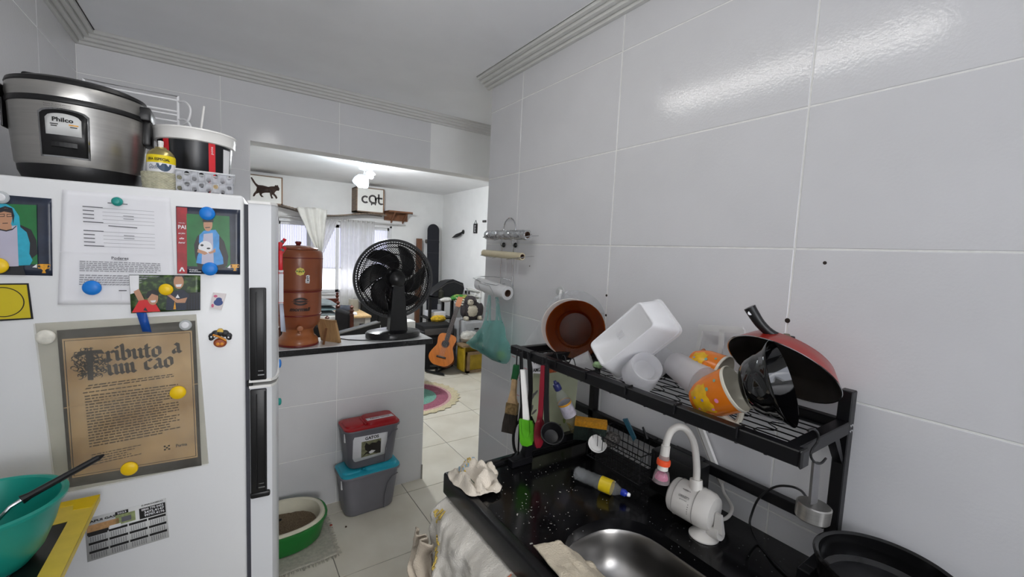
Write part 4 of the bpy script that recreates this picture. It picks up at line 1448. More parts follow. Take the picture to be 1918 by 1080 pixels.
mk('power_cable', MB().tube([V((x, y, ZB + .003)) for x, y in [(.60, 2.80), (.64, 2.74), (.70, 2.70), (.78, 2.665), (.86, 2.65), (.90, 2.652)]], .0028, 7), m_blackpl, None, 'thin cable lying across the white counter toward the fan', 'cable')

# table fan, its back to the viewer
fnx, fny, fnz = .948, 2.80, 1.352
fan = thing('table_fan', 'large black table fan with round grille on the bar counter', 'fan', (.93, 2.745, ZB))
m_fan = M('black_fan_plastic', '#121215', .3, var=.1, scale=30)
mk('base', MB().lathe([(0, .001), (.172, .001), (.18, .006), (.181, .03), (.172, .04), (.14, .047), (.06, .05), (0, .05)], 48, Matrix.Translation((.93, 2.745, ZB)) @ Matrix.Diagonal((1, .72, 1, 1))), m_fan, fan)
mk('column', MB().hull8([V(p) for p in [(.885, 2.69, ZB + .04), (1.01, 2.69, ZB + .04), (1.005, 2.775, ZB + .04), (.893, 2.775, ZB + .04), (.912, 2.70, 1.325), (.983, 2.70, 1.325), (.98, 2.765, 1.325), (.915, 2.765, 1.325)]]), m_fan, fan)
Tn = frame((fnx, fny, fnz), (-.10, -1, .05))          # local z toward the viewer
mk('motor_housing', MB().lathe([(0, .115), (.03, .112), (.052, .095), (.062, .06), (.066, .03), (.066, .012)], 32, Tn), m_fan, fan)
mk('tilt_knob', MB().rbox((-.04, -.055, .07), (.04, -.038, .1), .006, 2, Tn), m_fan, fan)
R_ = .262


def ring(mb, r, z, t, n=64):
    return mb.tube([(r * cos(2 * pi * k / n), r * sin(2 * pi * k / n), z) for k in range(n)], t, 6, True, Tn)


mb = MB().lathe([(R_ - .012, -.012), (R_ + .003, -.014), (R_ + .005, 0), (R_ + .003, .014), (R_ - .012, .012), (R_ - .014, 0), (R_ - .012, -.012)], 72, Tn)
mk('grille_rim', mb, m_fan, fan)


def gz(r):
    q = r / R_
    return .062 * (1 - q ** 3)


for side, nm in ((1, 'rear_grille'), (-1, 'front_grille')):
    mb = MB()
    for r in (.07, .118, .165, .212, .238):
        ring(mb, r, side * gz(r), .0028 if r != .238 else .0042, 56)
    N = 92
    for k in range(N):
        a0 = 2 * pi * k / N
        pts = []
        for j in range(6):
            r = .066 + (R_ - .006 - .066) * j / 5
            aa = a0 + side * .55 * (j / 5) ** 1.4
            pts.append((r * cos(aa), r * sin(aa), side * gz(r)))
        mb.tube(pts, .0019, 4, False, Tn, False)
    g = mk(nm, mb, m_fan, fan)
    g['kind'] = 'stuff'
mk('front_badge', MB().lathe([(0, -.072), (.066, -.07), (.07, -.06), (.06, -.055), (0, -.055)], 32, Tn), m_fan, fan)
hub = mk('blade_hub', MB().lathe([(0, -.03), (.05, -.028), (.056, .0), (.05, .012), (0, .012)], 32, Tn), m_fan, fan)
for b in range(6):
    a0 = 2 * pi * b / 6 + .35

    def bl(u, v, a0=a0):
        r = .05 + .178 * v
        half = .15 + .46 * sin(pi * min(1, v * .90 + .08)) ** .8 * (1 - .25 * v)
        aa = a0 + (u - .5) * 2 * half * (.9) + .95 * v ** 1.2
        return (r * cos(aa), r * sin(aa), -.016 + .034 * (u - .5))
    mk('blade', MB().grid(bl, 9, 10, Tn), m_fan, fan, solid=.002)
mk('cord', MB().tube([V(p) for p in [(.99, 2.77, ZB + .055), (1.02, 2.80, ZB + .03), (1.06, 2.86, ZB + .004), (1.10, 2.875, ZB + .003)]], .003, 6), m_fan, fan)

# ================================================================== KITCHEN FLOOR: bins, litter tray
m_binc = M('grey_bin_plastic', '#77767e', .45, var=.03, scale=8)
m_bind = M('darker_grey_bin_plastic', '#6a6971', .45, var=.03, scale=8)
m_lblue = M('turquoise_lid_plastic', '#2aa6bd', .38, var=.03)
m_lred = M('red_lid_plastic', '#a3121c', .38, var=.03)


def stadium(cx_, cy_, hx, hy, r, n=6):
    pts = []
    for sx, sy, a0 in ((1, 1, 0), (-1, 1, pi / 2), (-1, -1, pi), (1, -1, 3 * pi / 2)):
        pts += [(cx_ + sx * (hx - r) + r * cos(a0 + pi / 2 * k / n), cy_ + sy * (hy - r) + r * sin(a0 + pi / 2 * k / n)) for k in range(n + 1)]
    return pts


def loft(mb, rings, cap0=True, cap1=True, T=None):
    n = len(rings[0])
    vs = [p for r in rings for p in r]
    fs = [(j * n + k, j * n + (k + 1) % n, (j + 1) * n + (k + 1) % n, (j + 1) * n + k) for j in range(len(rings) - 1) for k in range(n)]
    if cap0:
        fs.append(tuple(range(n - 1, -1, -1)))
    if cap1:
        fs.append(tuple((len(rings) - 1) * n + k for k in range(n)))
    return mb.add(vs, fs, T)


def st3(hx, hy, r, z, cx_=0, cy_=0):
    return [(x, y, z) for x, y in stadium(cx_, cy_, hx, hy, r)]


def food_bin(label, z, Xc, Yc, sc, mbody, mlid, rz):
    T = Matrix.Translation((Xc, Yc, z)) @ Matrix.Rotation(rz, 4, 'Z') @ Matrix.Scale(sc, 4)
    t_ = thing('food_bin', label, 'bin', (Xc, Yc, z))
    mk('body', loft(MB(), [st3(.135, .072, .05, .002), st3(.142, .078, .05, .012), st3(.150, .086, .045, .10), st3(.163, .094, .04, .225), st3(.163, .094, .04, .24)], T=T), mbody, t_)
    mk('rim', loft(MB(), [st3(.165, .096, .04, .236), st3(.174, .104, .045, .238), st3(.175, .105, .045, .247), st3(.172, .103, .045, .251)], T=T), mbody, t_)
    l = mk('lid', loft(MB(), [st3(.171, .102, .044, .250), st3(.172, .103, .044, .258), st3(.166, .097, .042, .262)], T=T), mlid, t_)
    mk('lid_panel', loft(MB(), [st3(.098, .082, .03, .261, .06), st3(.094, .078, .03, .277, .06), st3(.085, .07, .028, .281, .06)], T=T), mlid, l)
    mk('pour_flap', loft(MB(), [st3(.058, .074, .04, .261, -.104), st3(.055, .07, .04, .270, -.104), st3(.045, .06, .035, .274, -.104)], T=T), mlid, l)
    mk('hinge', MB().rbox((-.048, -.06, .261), (-.034, .06, .272), .004, 2, T), mlid, l)
    # pressed side curve and the level strip
    mb = MB().tube([T @ V(p) for p in [(.075, -.083, .008), (.078, -.089, .10), (.09, -.0925, .16), (.112, -.096, .195), (.15, -.0975, .212)]], .0035 * sc, 6)
    mk('moulded_rib', mb, mbody, t_)
    mk('clip_strip', MB().rbox((-.165, -.052, .17), (-.156, -.036, .235), .003, 1, T), m_pale, t_)
    return t_, T


b1, T1 = food_bin('large grey food bin with turquoise lid on the floor, under the other bin', 0.0, .700, 2.475, 1.0, m_binc, m_lblue, radians(2))
b2, T2 = food_bin('grey food bin with red lid and GATOS cat label, stacked on top', .2825, .706, 2.478, .94, m_bind, m_lred, radians(2))
# label sheet with the cat
def onbin(x, y, lift=.0):
    f_ = y / .24
    yy = -(.078 + (.094 - .078) * f_) - .0035 - lift
    return T2 @ V((x, yy, y))


mb = MB().add([onbin(x, y) for x, y in [(-.118, .06), (-.108, .052), (.070, .06), (.082, .088), (.086, .205), (-.118, .212), (-.126, .195), (-.126, .08)]], [tuple(range(8))])
lb_ = mk('label', mb, m_paper, b2, solid=.0008)
mb = MB()
mb.mi = 0
mb.add([onbin(x, y, .001) for x, y in [(-.075, .072), (.045, .076), (.045, .172), (-.075, .174)]], [(0, 1, 2, 3)])
mb.mi = 1
mb.add([onbin(x, y, .0014) for x, y in [(-.07, .074), (-.045, .09), (-.02, .085), (-.008, .09), (.02, .08), (.045, .078), (.045, .15), (.03, .162), (.015, .15), (-.01, .156), (-.028, .146), (-.048, .165), (-.056, .142), (-.052, .118), (-.036, .104), (-.05, .098)]], [tuple(range(16))])
mb.mi = 2
mb.add([onbin(x, y, .0017) for x, y in [(-.03, .098), (-.012, .108), (.012, .1), (-.004, .088), (-.02, .085)]], [tuple(range(5))])
mb.mi = 3
put_text(mb, 'GATOS', w=.085, h=.021, bold=.03, warp=lambda p: onbin(p.x - .012, .191 + p.y, .0012))
mk('print', mb, [M('photo_olive_grass', '#7f7f63', .4, var=.25, scale=60), M('photo_black_cat', '#24211f', .4), m_pale, m_ink], lb_)
mb = MB()
q = [T2 @ V(p) for p in [(-.028, -.05, .2825), (.142, -.05, .2825), (.138, -.012, .2835), (-.03, -.014, .2835)]]
lt_ = mk('lid_label', MB().add(q, [(0, 1, 2, 3)]), m_paper, b2, solid=.0006)
mb = MB()
put_text(mb, 'RACAO GATOS', w=.13 * .94, h=.018, T=T2 @ Matrix.Translation((.056, -.031, .2845)), bold=.02)
mk('print', mb, M('red_brown_print', '#7d3a3a', .5), lt_)

# litter tray on a fringed mat
m_gtray = M('green_tray_plastic', '#1f7a32', .35, var=.04)
m_cream = M('cream_rim_plastic', '#d6d2bd', .4, var=.03)
m_litter = M('cat_litter_sand', '#6f5f4b', .95, var=.3, scale=220, bump=.5, bscale=260, col2='#8c7a62')
ltx, lty = .205, 2.375


def el(rx, ry, z, n=40, p=2.4):
    out = []
    for k in range(n):
        a = 2 * pi * k / n
        c, s = cos(a), sin(a)
        out.append((ltx + rx * math.copysign(abs(c) ** (2 / p), c), lty + ry * math.copysign(abs(s) ** (2 / p), s), z))
    return out


lt2 = thing('litter_tray', 'green cat litter tray with a cream rim on the floor', 'litter tray', (ltx, lty, .008))
mk('tray', loft(MB(), [el(.205, .145, .009), el(.215, .155, .02), el(.238, .172, .115), el(.246, .180, .118), el(.247, .181, .128), el(.236, .171, .128), el(.20, .14, .03)]), m_gtray, lt2)
mk('inner_rim', loft(MB(), [el(.236, .171, .126), el(.232, .168, .138), el(.222, .160, .141), el(.212, .15, .136), el(.196, .136, .07)], False, False), m_cream, lt2)


def sand(u, v):
    a = 2 * pi * u
    c, s = cos(a), sin(a)
    x, y = .202 * v * math.copysign(abs(c) ** .83, c), .142 * v * math.copysign(abs(s) ** .83, s)
    return (ltx + x, lty + y, .072 + .012 * nz(x * 9, y * 9, 3) + .004 * nz(x * 40, y * 40))


lit = mk('litter', MB().grid(sand, 48, 16, None, True), m_litter, lt2)
lit['kind'] = 'stuff'
mk('scoop_handle', MB().tube([(.13, 2.38, .085), (.20, 2.41, .098), (.235, 2.425, .094)], [.009, .008, .006], 8), m_blackpl, None, 'dark scoop lying in the litter', 'scoop')
mt_ = thing('fringed_mat', 'cream fringed mat under the green litter tray', 'mat', (.2, 2.36, 0))
m_mat = M('cream_woven_cotton', '#b7b3a6', .95, var=.12, scale=60, bump=.3, bscale=200)


def matf(u, v):
    x = -.06 + .52 * u
    y = 2.13 + .44 * v
    return (x + .012 * nz(y * 7, 1), y + .012 * nz(x * 7, 5) - .03 * (1 - v) * (1 - u), .0035 + .0015 * abs(nz(x * 40, y * 40)))


mk('cloth', MB().grid(matf, 40, 30), m_mat, mt_, solid=.003)
mb = MB()
rnd = random.Random(3)
for k in range(110):
    if k < 60:
        p = V(matf(k / 59, 0))
        d = V((rnd.uniform(-.006, .006), -rnd.uniform(.014, .026), 0))
    else:
        p = V(matf(1, (k - 60) / 49))
        d = V((rnd.uniform(.012, .024), rnd.uniform(-.008, .008), 0))
    mb.tube([p, p + d * .5 + V((0, 0, .0008)), p + d], .0022, 5)
fr_ = mk('fringe', mb, m_mat, mt_)
fr_['kind'] = 'stuff'
for (px, py, r, c, lab) in [(648, 986, .006, '#4a3a2a', 'brown kibble crumb on the floor tile by the mat'), (620, 983, .008, '#a04a3a', 'reddish crumb at the edge of the fringed mat')]:
    p = at(px, py, Z=.006)
    mk('crumb', MB().lathe([(0, -.004), (r, -.001), (r * .8, .003), (0, .004)], 8, Matrix.Translation(p)), M('crumb_' + c[1:], c, .8), None, lab, 'crumb')
# ================================================================== LIVING ROOM
m_wbox = M('white_niche_board', '#e3e2dd', .5, var=.02)
m_dwood = M('grey_brown_wood', '#7e6a58', .6, var=.2, scale=5, stretch=(1, 1, 10))
m_bwood = M('mid_brown_wood', '#84603f', .55, var=.2, scale=5, stretch=(8, 1, 1))
m_catp = M('dark_brown_cat_print', '#3a2a22', .6, var=.35, scale=14)
m_grey = M('dark_grey_print', '#4d4a49', .6)
YN = 6.13


def niche(label, x0, x1, z0, z1):
    t_ = thing('cat_niche', label, 'wall box', ((x0 + x1) / 2, 6.26, z0))
    mk('front_board', MB().box((x0 + .012, YN, z0 + .012), (x1 - .012, YN + .012, z1 - .012)), m_wbox, t_)
    for a, b in [((x0, YN - .002, z0), (x0 + .014, FY, z1)), ((x1 - .014, YN - .002, z0), (x1, FY, z1)), ((x0, YN - .002, z0), (x1, FY, z0 + .014)), ((x0, YN - .002, z1 - .014), (x1, FY, z1))]:
        mk('side_board', MB().box(a, b), m_dwood if a[0] != x1 - .014 else m_bwood, t_)
    return t_


n1 = niche('white wall box with a walking brown cat silhouette, over the fridge', .225, .619, 2.03, 2.372)
n2 = niche('white wall box lettered cat, on the far wall above the curtain', 1.521, 1.903, 2.035, 2.378)
cat = [(112, 430), (122, 428), (134, 445), (150, 470), (168, 484), (200, 487), (240, 498), (262, 494), (284, 494), (290, 485), (300, 488), (308, 484), (311, 493), (321, 512), (316, 526), (300, 525), (288, 535), (284, 545), (298, 560), (306, 578), (296, 585), (286, 568), (270, 552), (266, 562), (276, 580), (262, 582), (254, 560), (250, 540), (215, 540), (196, 545), (192, 556), (208, 570), (190, 571), (178, 555), (174, 540), (152, 548), (140, 566), (128, 566), (134, 545), (152, 525), (158, 500), (146, 486), (128, 460)]
mb = MB()
mb.add([at(440 + a / 3.836, 220 + b / 3.836, Y=YN - .001) for a, b in cat], [tuple(range(len(cat)))])
mk('cat_silhouette', mb, m_catp, n1, solid=.004)


def arcband(mb, cx_, cz_, r, w, a0, a1, n=16):
    for k in range(n):
        t0, t1 = a0 + (a1 - a0) * k / n, a0 + (a1 - a0) * (k + 1) / n
        mb.add([(cx_ + rr * cos(t_), YN - .001, cz_ + rr * sin(t_)) for t_, rr in ((t0, r - w), (t1, r - w), (t1, r + w), (t0, r + w))], [(0, 1, 2, 3)])


mb = MB()
arcband(mb, 1.640, 2.21, .042, .012, radians(45), radians(315))
arcband(mb, 1.742, 2.226, .046, .012, radians(-30), radians(200))
mb.add([(x, YN - .001, z) for x, z in [(1.772, 2.17), (1.797, 2.17), (1.797, 2.245), (1.772, 2.245)]], [(0, 1, 2, 3)])
mb.add([(x, YN - .001, z) for x, z in [(1.814, 2.19), (1.838, 2.19), (1.838, 2.30), (1.814, 2.30)]], [(0, 1, 2, 3)])
mb.add([(x, YN - .001, z) for x, z in [(1.80, 2.232), (1.88, 2.232), (1.88, 2.255), (1.80, 2.255)]], [(0, 1, 2, 3)])
arcband(mb, 1.862, 2.20, .036, .012, radians(180), radians(310))
catb = [(1.69, 2.215), (1.70, 2.22), (1.715, 2.2), (1.735, 2.185), (1.775, 2.185), (1.79, 2.2), (1.80, 2.19), (1.792, 2.172), (1.785, 2.14), (1.776, 2.14), (1.77, 2.155), (1.735, 2.152), (1.732, 2.135), (1.722, 2.135), (1.718, 2.165), (1.702, 2.18), (1.69, 2.19)]
mb.add([(x, YN - .0012, z) for x, z in catb], [tuple(range(len(catb)))])
mk('lettering', mb, m_grey, n2, solid=.003)

# plank walkway sagging between the boxes, and the small end shelf
wk = thing('cat_walkway', 'sagging plank cat walkway along the far wall over the curtains', 'walkway', (1.2, 6.25, 1.97))
path = smooth_path([(.60, 0, 2.03), (.75, 0, 2.00), (.95, 0, 1.955), (1.15, 0, 1.945), (1.35, 0, 1.965), (1.55, 0, 2.0), (1.75, 0, 2.02), (1.95, 0, 2.015)], 5)
for a, b in zip(path, path[1:]):
    d = b - a
    nrm2 = V((-d.z, 0, d.x)).normalized() * .012
    m = d.normalized() * .004
    a2, b2 = a + m, b - m
    mk('plank', MB().hull8([V((p.x, yy, p.z)) for p, yy in ((a2, 6.14), (b2, 6.14), (b2, 6.38), (a2, 6.38))] + [V((p.x, yy, p.z)) + nrm2 for p, yy in ((a2, 6.14), (b2, 6.14), (b2, 6.38), (a2, 6.38))]), m_dwood, wk)
for yy in (6.15, 6.37):
    mk('rope', MB().tube([V((p.x, yy, p.z - .004)) for p in path], .006, 6), M('grey_rope', '#77716a', .8), wk)
sh = thing('wall_shelf', 'short brown wooden shelf beside the cat lettered box', 'shelf', (2.15, 6.3, 1.96))
mk('back_board', MB().box((1.99, 6.37, 1.962), (2.345, 6.398, 2.098)), M('red_brown_board', '#7d5236', .55, var=.15), sh)
mk('ledge', MB().box((1.985, 6.15, 2.075), (2.345, 6.37, 2.095)), M('red_brown_board', '#7d5236'), sh)
for x in (2.08, 2.26):
    mk('bracket', MB().prism([(0, 0), (.16, .1), (.2, .1), (.0, -.05)], .016, Matrix(((0, 0, 1, x), (-1, 0, 0, 6.37), (0, 1, 0, 1.975), (0, 0, 0, 1)))), M('red_brown_board', '#7d5236'), sh)
mk('peg', MB().tube([(2.34, 6.3, 2.085), (2.40, 6.3, 2.082)], .008, 8), m_blackpl, sh)

# curtains
m_curt = FILM('white_curtain_voile', '#e9e8e4', .06, .8, .45)
rod = thing('curtain_rod', 'thin pale curtain rod across the window', 'curtain rod', (1.4, 6.33, 1.9))
mk('pole', MB().tube([(.55, 6.33, 1.905), (2.30, 6.33, 1.905)], .009, 10), M('pale_metal', '#c7c6c4', .4, .3), rod)
for x in (.6, 2.2):
    mk('bracket', MB().box((x - .006, 6.33, 1.895), (x + .006, 6.4, 1.915)), m_white, rod)


def drape(x0, x1, z0, z1, y, nf, amp, top_in=0, seed=0, gather=None):
    def f(u, v):
        z = z0 + (z1 - z0) * v
        g = gather(v) if gather else 1
        cxm = (x0 + x1) / 2
        x = cxm + (x0 + (x1 - x0) * u - cxm) * g
        yy = y - amp * (.6 + .4 * v) * sin(2 * pi * nf * u + .7 * nz(u * 3, v * 2, seed)) - .008 * nz(u * 8, v * 4, seed)
        return (x, yy, z)
    return MB().grid(f, nf * 10 + 1, 16)


c1 = mk('curtain', drape(1.36, 1.83, .55, 1.925, 6.325, 7, .022, 0, 1), m_curt, None, 'long white curtain hanging straight down the middle of the window', 'curtain')
mb = MB()
for k in range(7):
    x = 1.39 + k * .066
    mb.tube([(x, 6.315 + .03 * cos(t_), 1.905 + .018 * sin(t_)) for t_ in [2 * pi * q / 10 for q in range(10)]], .003, 5, True)
mk('eyelet', mb, m_chrome, c1)


def bunched(u, v):
    # hung from the rod, pulled up and thrown over the walkway
    z = 1.925 - .62 * v
    w = .36 * (1 - .72 * v)
    x = 1.16 + .02 * v - w * (u - .5) - .16 * v
    return (x, 6.32 - .02 * sin(2 * pi * 6 * u) * (1 - .3 * v) - .05 * v, z)


mk('curtain', MB().grid(bunched, 61, 14), m_curt, None, 'gathered white curtain bunched up left of the straight one', 'curtain')


def swag(u, v):
    # white cloth thrown over the sagging walkway, hanging to a point
    z = 2.03 - .58 * v - .05 * (u - .5) ** 2
    w = .33 * (1 - v) ** .8 + .035
    x = .955 + .10 * v + w * (u - .5)
    return (x, 6.10 - .016 * sin(2 * pi * 3.5 * u + v * 2) - .02 * nz(u * 5, v * 5, 2), z + .012 * nz(u * 6, 3, v * 2))


mk('draped_cloth', MB().grid(swag, 41, 20), M('white_cotton', '#dedcd6', .85, var=.03, scale=20), None, 'white cloth thrown over the plank walkway, hanging in a point', 'cloth', solid=.003)

# skateboard and wooden strip on the far wall
sk = thing('longboard', 'black longboard standing on end against the far wall', 'skateboard', (2.745, 6.3, .0))


def deck():
    pts = []
    w = .098
    for k in range(13):
        t_ = pi * k / 12
        pts.append((w * cos(t_), 2.455 + .1 * sin(t_)))
    for k in range(13):
        t_ = pi + pi * k / 12
        pts.append((w * cos(t_), .70 + .1 * sin(t_)))
    return pts


TS = Matrix(((1, 0, -.0, 2.745), (.0, .035, -1, 6.215), (.0, 1, .035, -.6), (0, 0, 0, 1)))
mk('deck', MB().prism(deck(), .012, TS), M('black_grip_tape', '#23242b', .85, var=.15, scale=120), sk)
for z in (.92, 2.28):
    mk('truck', MB().tube([TS @ V((-.085, z, -.045)), TS @ V((.085, z, -.045))], .012, 8), m_chrome, sk)
    for x in (-.105, .085):
        mk('wheel', MB().tube([TS @ V((x, z, -.045)), TS @ V((x + .03, z, -.045))], .03, 14), M('grey_wheel', '#6e6a66', .5), sk)
mb = MB().box((-.097, 2.30, .0122), (.097, 2.303, .0132), TS).box((-.097, 2.1, .0122), (.097, 2.103, .0132), TS)
mk('grip_seam', mb, M('grey_seam', '#55565c', .7), sk)
st_ = mk('wooden_post', MB().box((2.49, 6.3, 0), (2.565, 6.36, 1.715)), M('brown_post_wood', '#6f4a35', .6, var=.2, scale=6, stretch=(1, 1, .2)), None, 'brown wooden post upright beside the longboard', 'post')
mk('grey_board_edge', MB().box((2.72, 5.86, 0.0), (2.755, 6.0, .72)), M('pale_grey_panel', '#a9abae', .5), None, 'pale grey upright panel edge right of the wooden post', 'panel')

# living-room lamp: chrome bracket, cut glass shades, bulbs
lp = thing('spot_lamp', 'chrome ceiling lamp with lit bulbs in the living room', 'lamp', (1.2, 4.47, 2.2))
m_shade = FILM('cut_glass_shade', '#dbeaf2', .55, .08, .3)
mk('ceiling_plate', MB().lathe([(0, 0), (.06, 0), (.06, -.015), (.05, -.022), (0, -.022)], 24, Matrix.Translation((1.2, 4.48, HL))), m_chrome, lp)
mk('stem', MB().tube([(1.2, 4.48, HL - .02), (1.2, 4.48, 2.34)], .009, 8), m_chrome, lp)
for (bx_, by_, bz, r, e) in [(1.14, 4.45, 2.185, .042, 26), (1.25, 4.47, 2.27, .026, 14)]:
    p = V((bx_, by_, bz))
    q = V((1.2, 4.48, 2.345))
    mk('arm', MB().tube([q, p + (q - p).normalized() * .06], .007, 8), m_chrome, lp)
    mk('bulb', MB().lathe([(0, -r), (r * .6, -r * .8), (r, 0), (r * .7, r * .75), (r * .35, r * 1.3), (0, r * 1.35)], 20, frame(p, q - p)), M('lit_bulb_%d' % e, '#f6fbff', .4, emis=e), lp)
    mk('glass_shade', MB().lathe([(r * 1.9, -r * .1), (r * 1.75, r * .8), (r * 1.2, r * 1.8), (r * .5, r * 2.2)], 24, frame(p, q - p)), m_shade, lp, solid=.002)
mb = MB()
for k in range(12):
    a = 2 * pi * k / 12
    mb.tube([(1.2 + .06 * cos(a), 4.48 + .06 * sin(a), 2.41), (1.2 + .06 * cos(a + .2), 4.48 + .06 * sin(a + .2), 2.335)], .009, 5)
mk('crystal_drop', mb, m_shade, lp)

# wall hooks on the living room's right wall
hk = thing('bird_hook', 'black bird shaped wall hook on the living room wall', 'hook', (2.93, 5.7, 1.8))
mk('backplate', MB().lathe([(0, 0), (.034, 0), (.03, .012), (0, .014)], 16, frame((2.948, 5.66, 1.835), (-1, 0, 0))), m_blackpl, hk)
mb = MB().tube([(2.94, 5.66, 1.83), (2.92, 5.72, 1.80), (2.90, 5.78, 1.78), (2.90, 5.85, 1.765), (2.90, 5.93, 1.75)], [.016, .024, .027, .018, .004], 8)
mk('body', mb, m_blackpl, hk)
mk('leg', MB().tube([(2.94, 5.66, 1.83), (2.915, 5.68, 1.76)], .004, 6), m_chrome, hk)
tg = thing('hanging_tag', 'small black lettered tag hanging from the living room wall', 'tag', (2.94, 5.29, 1.8))
mk('plate', MB().box((2.934, 5.24, 1.81), (2.948, 5.335, 1.945)), m_blackpl, tg)
mk('loop', MB().tube([(2.94, 5.25, 1.945), (2.945, 5.287, 1.995), (2.94, 5.325, 1.945)], .003, 5), m_ink, tg)
mb = MB()
for k in range(5):
    mb.box((2.9325, 5.275 + .008 * (k % 2), 1.83 + k * .02), (2.9345, 5.298, 1.842 + k * .02))
mk('print', mb, m_pale, tg)
mk('wall_clip', MB().rbox((2.925, 5.0, 1.955), (2.949, 5.075, 1.985), .004, 1), m_grey, None, 'small grey clip on the living room wall by the corner', 'clip')

# tables, chairs and cloths behind the water filter
m_chw = M('red_brown_turned_wood', '#5a2a1c', .35, var=.15, scale=9)
m_tab = M('dark_table_wood', '#5d4032', .5, var=.15)


def turned(mb, x, y, z0, z1, r=.02):
    mb.lathe([(r, z0), (r, z1 - .11), (r * 1.15, z1 - .1), (r * .7, z1 - .085), (r * 1.25, z1 - .055), (r * .6, z1 - .04), (r * 1.1, z1 - .02), (0, z1)], 12, Matrix.Translation((x, y, 0)))
    return mb


def chair(label, x, y, ztop, rz, cover):
    T = Matrix.Translation((x, y, 0)) @ Matrix.Rotation(rz, 4, 'Z')
    t_ = thing('dining_chair', label, 'chair', (x, y, 0), 'wooden dining chairs in the living room')
    for sx in (-1, 1):
        mk('post', turned(MB(), *(T @ V((sx * .19, 0, 0))).xy, 0, ztop), m_chw, t_)
        q = T @ V((sx * .19, .36, 0))
        mk('leg', MB().tube([(q.x, q.y, 0), (q.x, q.y, .43)], .018, 10), m_chw, t_)
    mk('seat', MB().rbox((-.21, -.02, .43), (.21, .4, .465), .01, 2, T), m_chw, t_)
    for z in (ztop - .16, ztop - .42):
        mk('rail', MB().box((-.19, -.012, z), (.19, .012, z + .07), T), m_chw, t_)
    if cover:
        mb = MB().rbox((-.2, -.035, .5), (.2, .03, ztop - .08), .03, 3, T)
        mk('back_cover', mb, M('black_fabric', '#151417', .8, var=.2, scale=80), t_)
    return t_


chair('wooden chair with black covered back and turned finials near the filter', 1.04, 4.62, .96, radians(-82), True)
chair('farther wooden chair with a red brown top rail by the window', 1.07, 6.03, .93, radians(180), False)
chair('black covered chair just right of the clay filter, partly hidden', .60, 4.2, .90, radians(0), True)
tt = thing('dining_table', 'table under a white cloth, behind the filter', 'table', (.85, 5.3, 0))
mk('top', MB().box((.52, 4.98, .73), (1.085, 5.60, .758)), m_tab, tt)
for x, y in ((.56, 5.02), (1.045, 5.02), (.56, 5.55), (1.045, 5.55)):
    mk('leg', MB().box((x - .025, y - .025, 0), (x + .025, y + .025, .73)), m_tab, tt)


def cloth(u, v):
    x = .50 + .59 * u
    y = 4.945 + .665 * v
    z = .764
    if y < 4.97:
        z = .764 - (4.97 - y) * 4.2
        y = 4.965 - .012 * sin(u * 20)
    return (x, y, z + .003 * nz(x * 9, y * 9))


mk('tablecloth', MB().grid(cloth, 36, 26), M('white_cotton', '#dedcd6'), None, 'white cloth over the table behind the filter', 'tablecloth', solid=.003)
m_gcl = M('grey_folded_cloth', '#6f7779', .9, var=.25, scale=14)
for k in range(3):
    def fold(u, v, k=k):
        x, y = .58 + .48 * u, 5.02 + .42 * v
        e = sin(pi * u) ** .5 * sin(pi * v) ** .4
        return (x, y + .01 * nz(x * 8, k), .772 + .055 * k + (.052 + .02 * nz(x * 7, y * 7, k) + .05 * (k == 2) * (1 - u)) * e)
    lo = MB().grid(fold, 22, 16)
    mk('folded_garment', lo, m_gcl if k != 1 else M('teal_grey_cloth', '#5d7074', .9, var=.2, scale=16), None, ['grey folded garment lowest in the pile on the table', 'teal grey garment in the middle of the pile on the table', 'grey rumpled garment on top of the pile on the table'][k], 'garment', 'folded clothes on the table', solid=.004)
dk = thing('pine_desk', 'pale pine topped desk with grey legs near the curtain', 'desk', (1.28, 5.2, 0))
mk('top', MB().rbox((1.10, 4.93, .735), (1.41, 5.5, .762), .006, 2), m_pine, dk)
for x, y in ((1.13, 4.97), (1.37, 4.97), (1.13, 5.46), (1.37, 5.46)):
    mk('leg', MB().box((x - .03, y - .03, 0), (x + .03, y + .03, .735)), M('pale_grey_leg', '#b8b6ae', .6), dk)
mk('apron', MB().box((1.13, 4.95, .67), (1.37, 4.965, .735)), M('pale_grey_leg', '#b8b6ae'), dk)
mk('cloth_roll', MB().tube([(1.10, 5.25, .81), (1.25, 5.17, .81)], .045, 16), M('slate_cloth', '#3f434d', .8, var=.15), None, 'dark slate rolled cloth on the pine desk', 'roll')
mk('glass_jar', MB().lathe([(0, .763), (.055, .763), (.058, .775), (.058, .90), (.061, .905)], 24, Matrix.Translation((1.31, 5.35, 0))), FILM('clear_jar_glass', '#d5d2c6', .75, .08, .2), None, 'clear glass jar with brown rim on the pine desk', 'jar', solid=.003)
mk('open_book', MB().hull8([V(p) for p in [(1.13, 5.0, .764), (1.26, 4.98, .764), (1.28, 5.1, .764), (1.15, 5.12, .764), (1.13, 5.0, .775), (1.26, 4.98, .785), (1.28, 5.1, .785), (1.15, 5.12, .775)]]), m_paper, None, 'white papers lying on the near corner of the pine desk', 'papers')

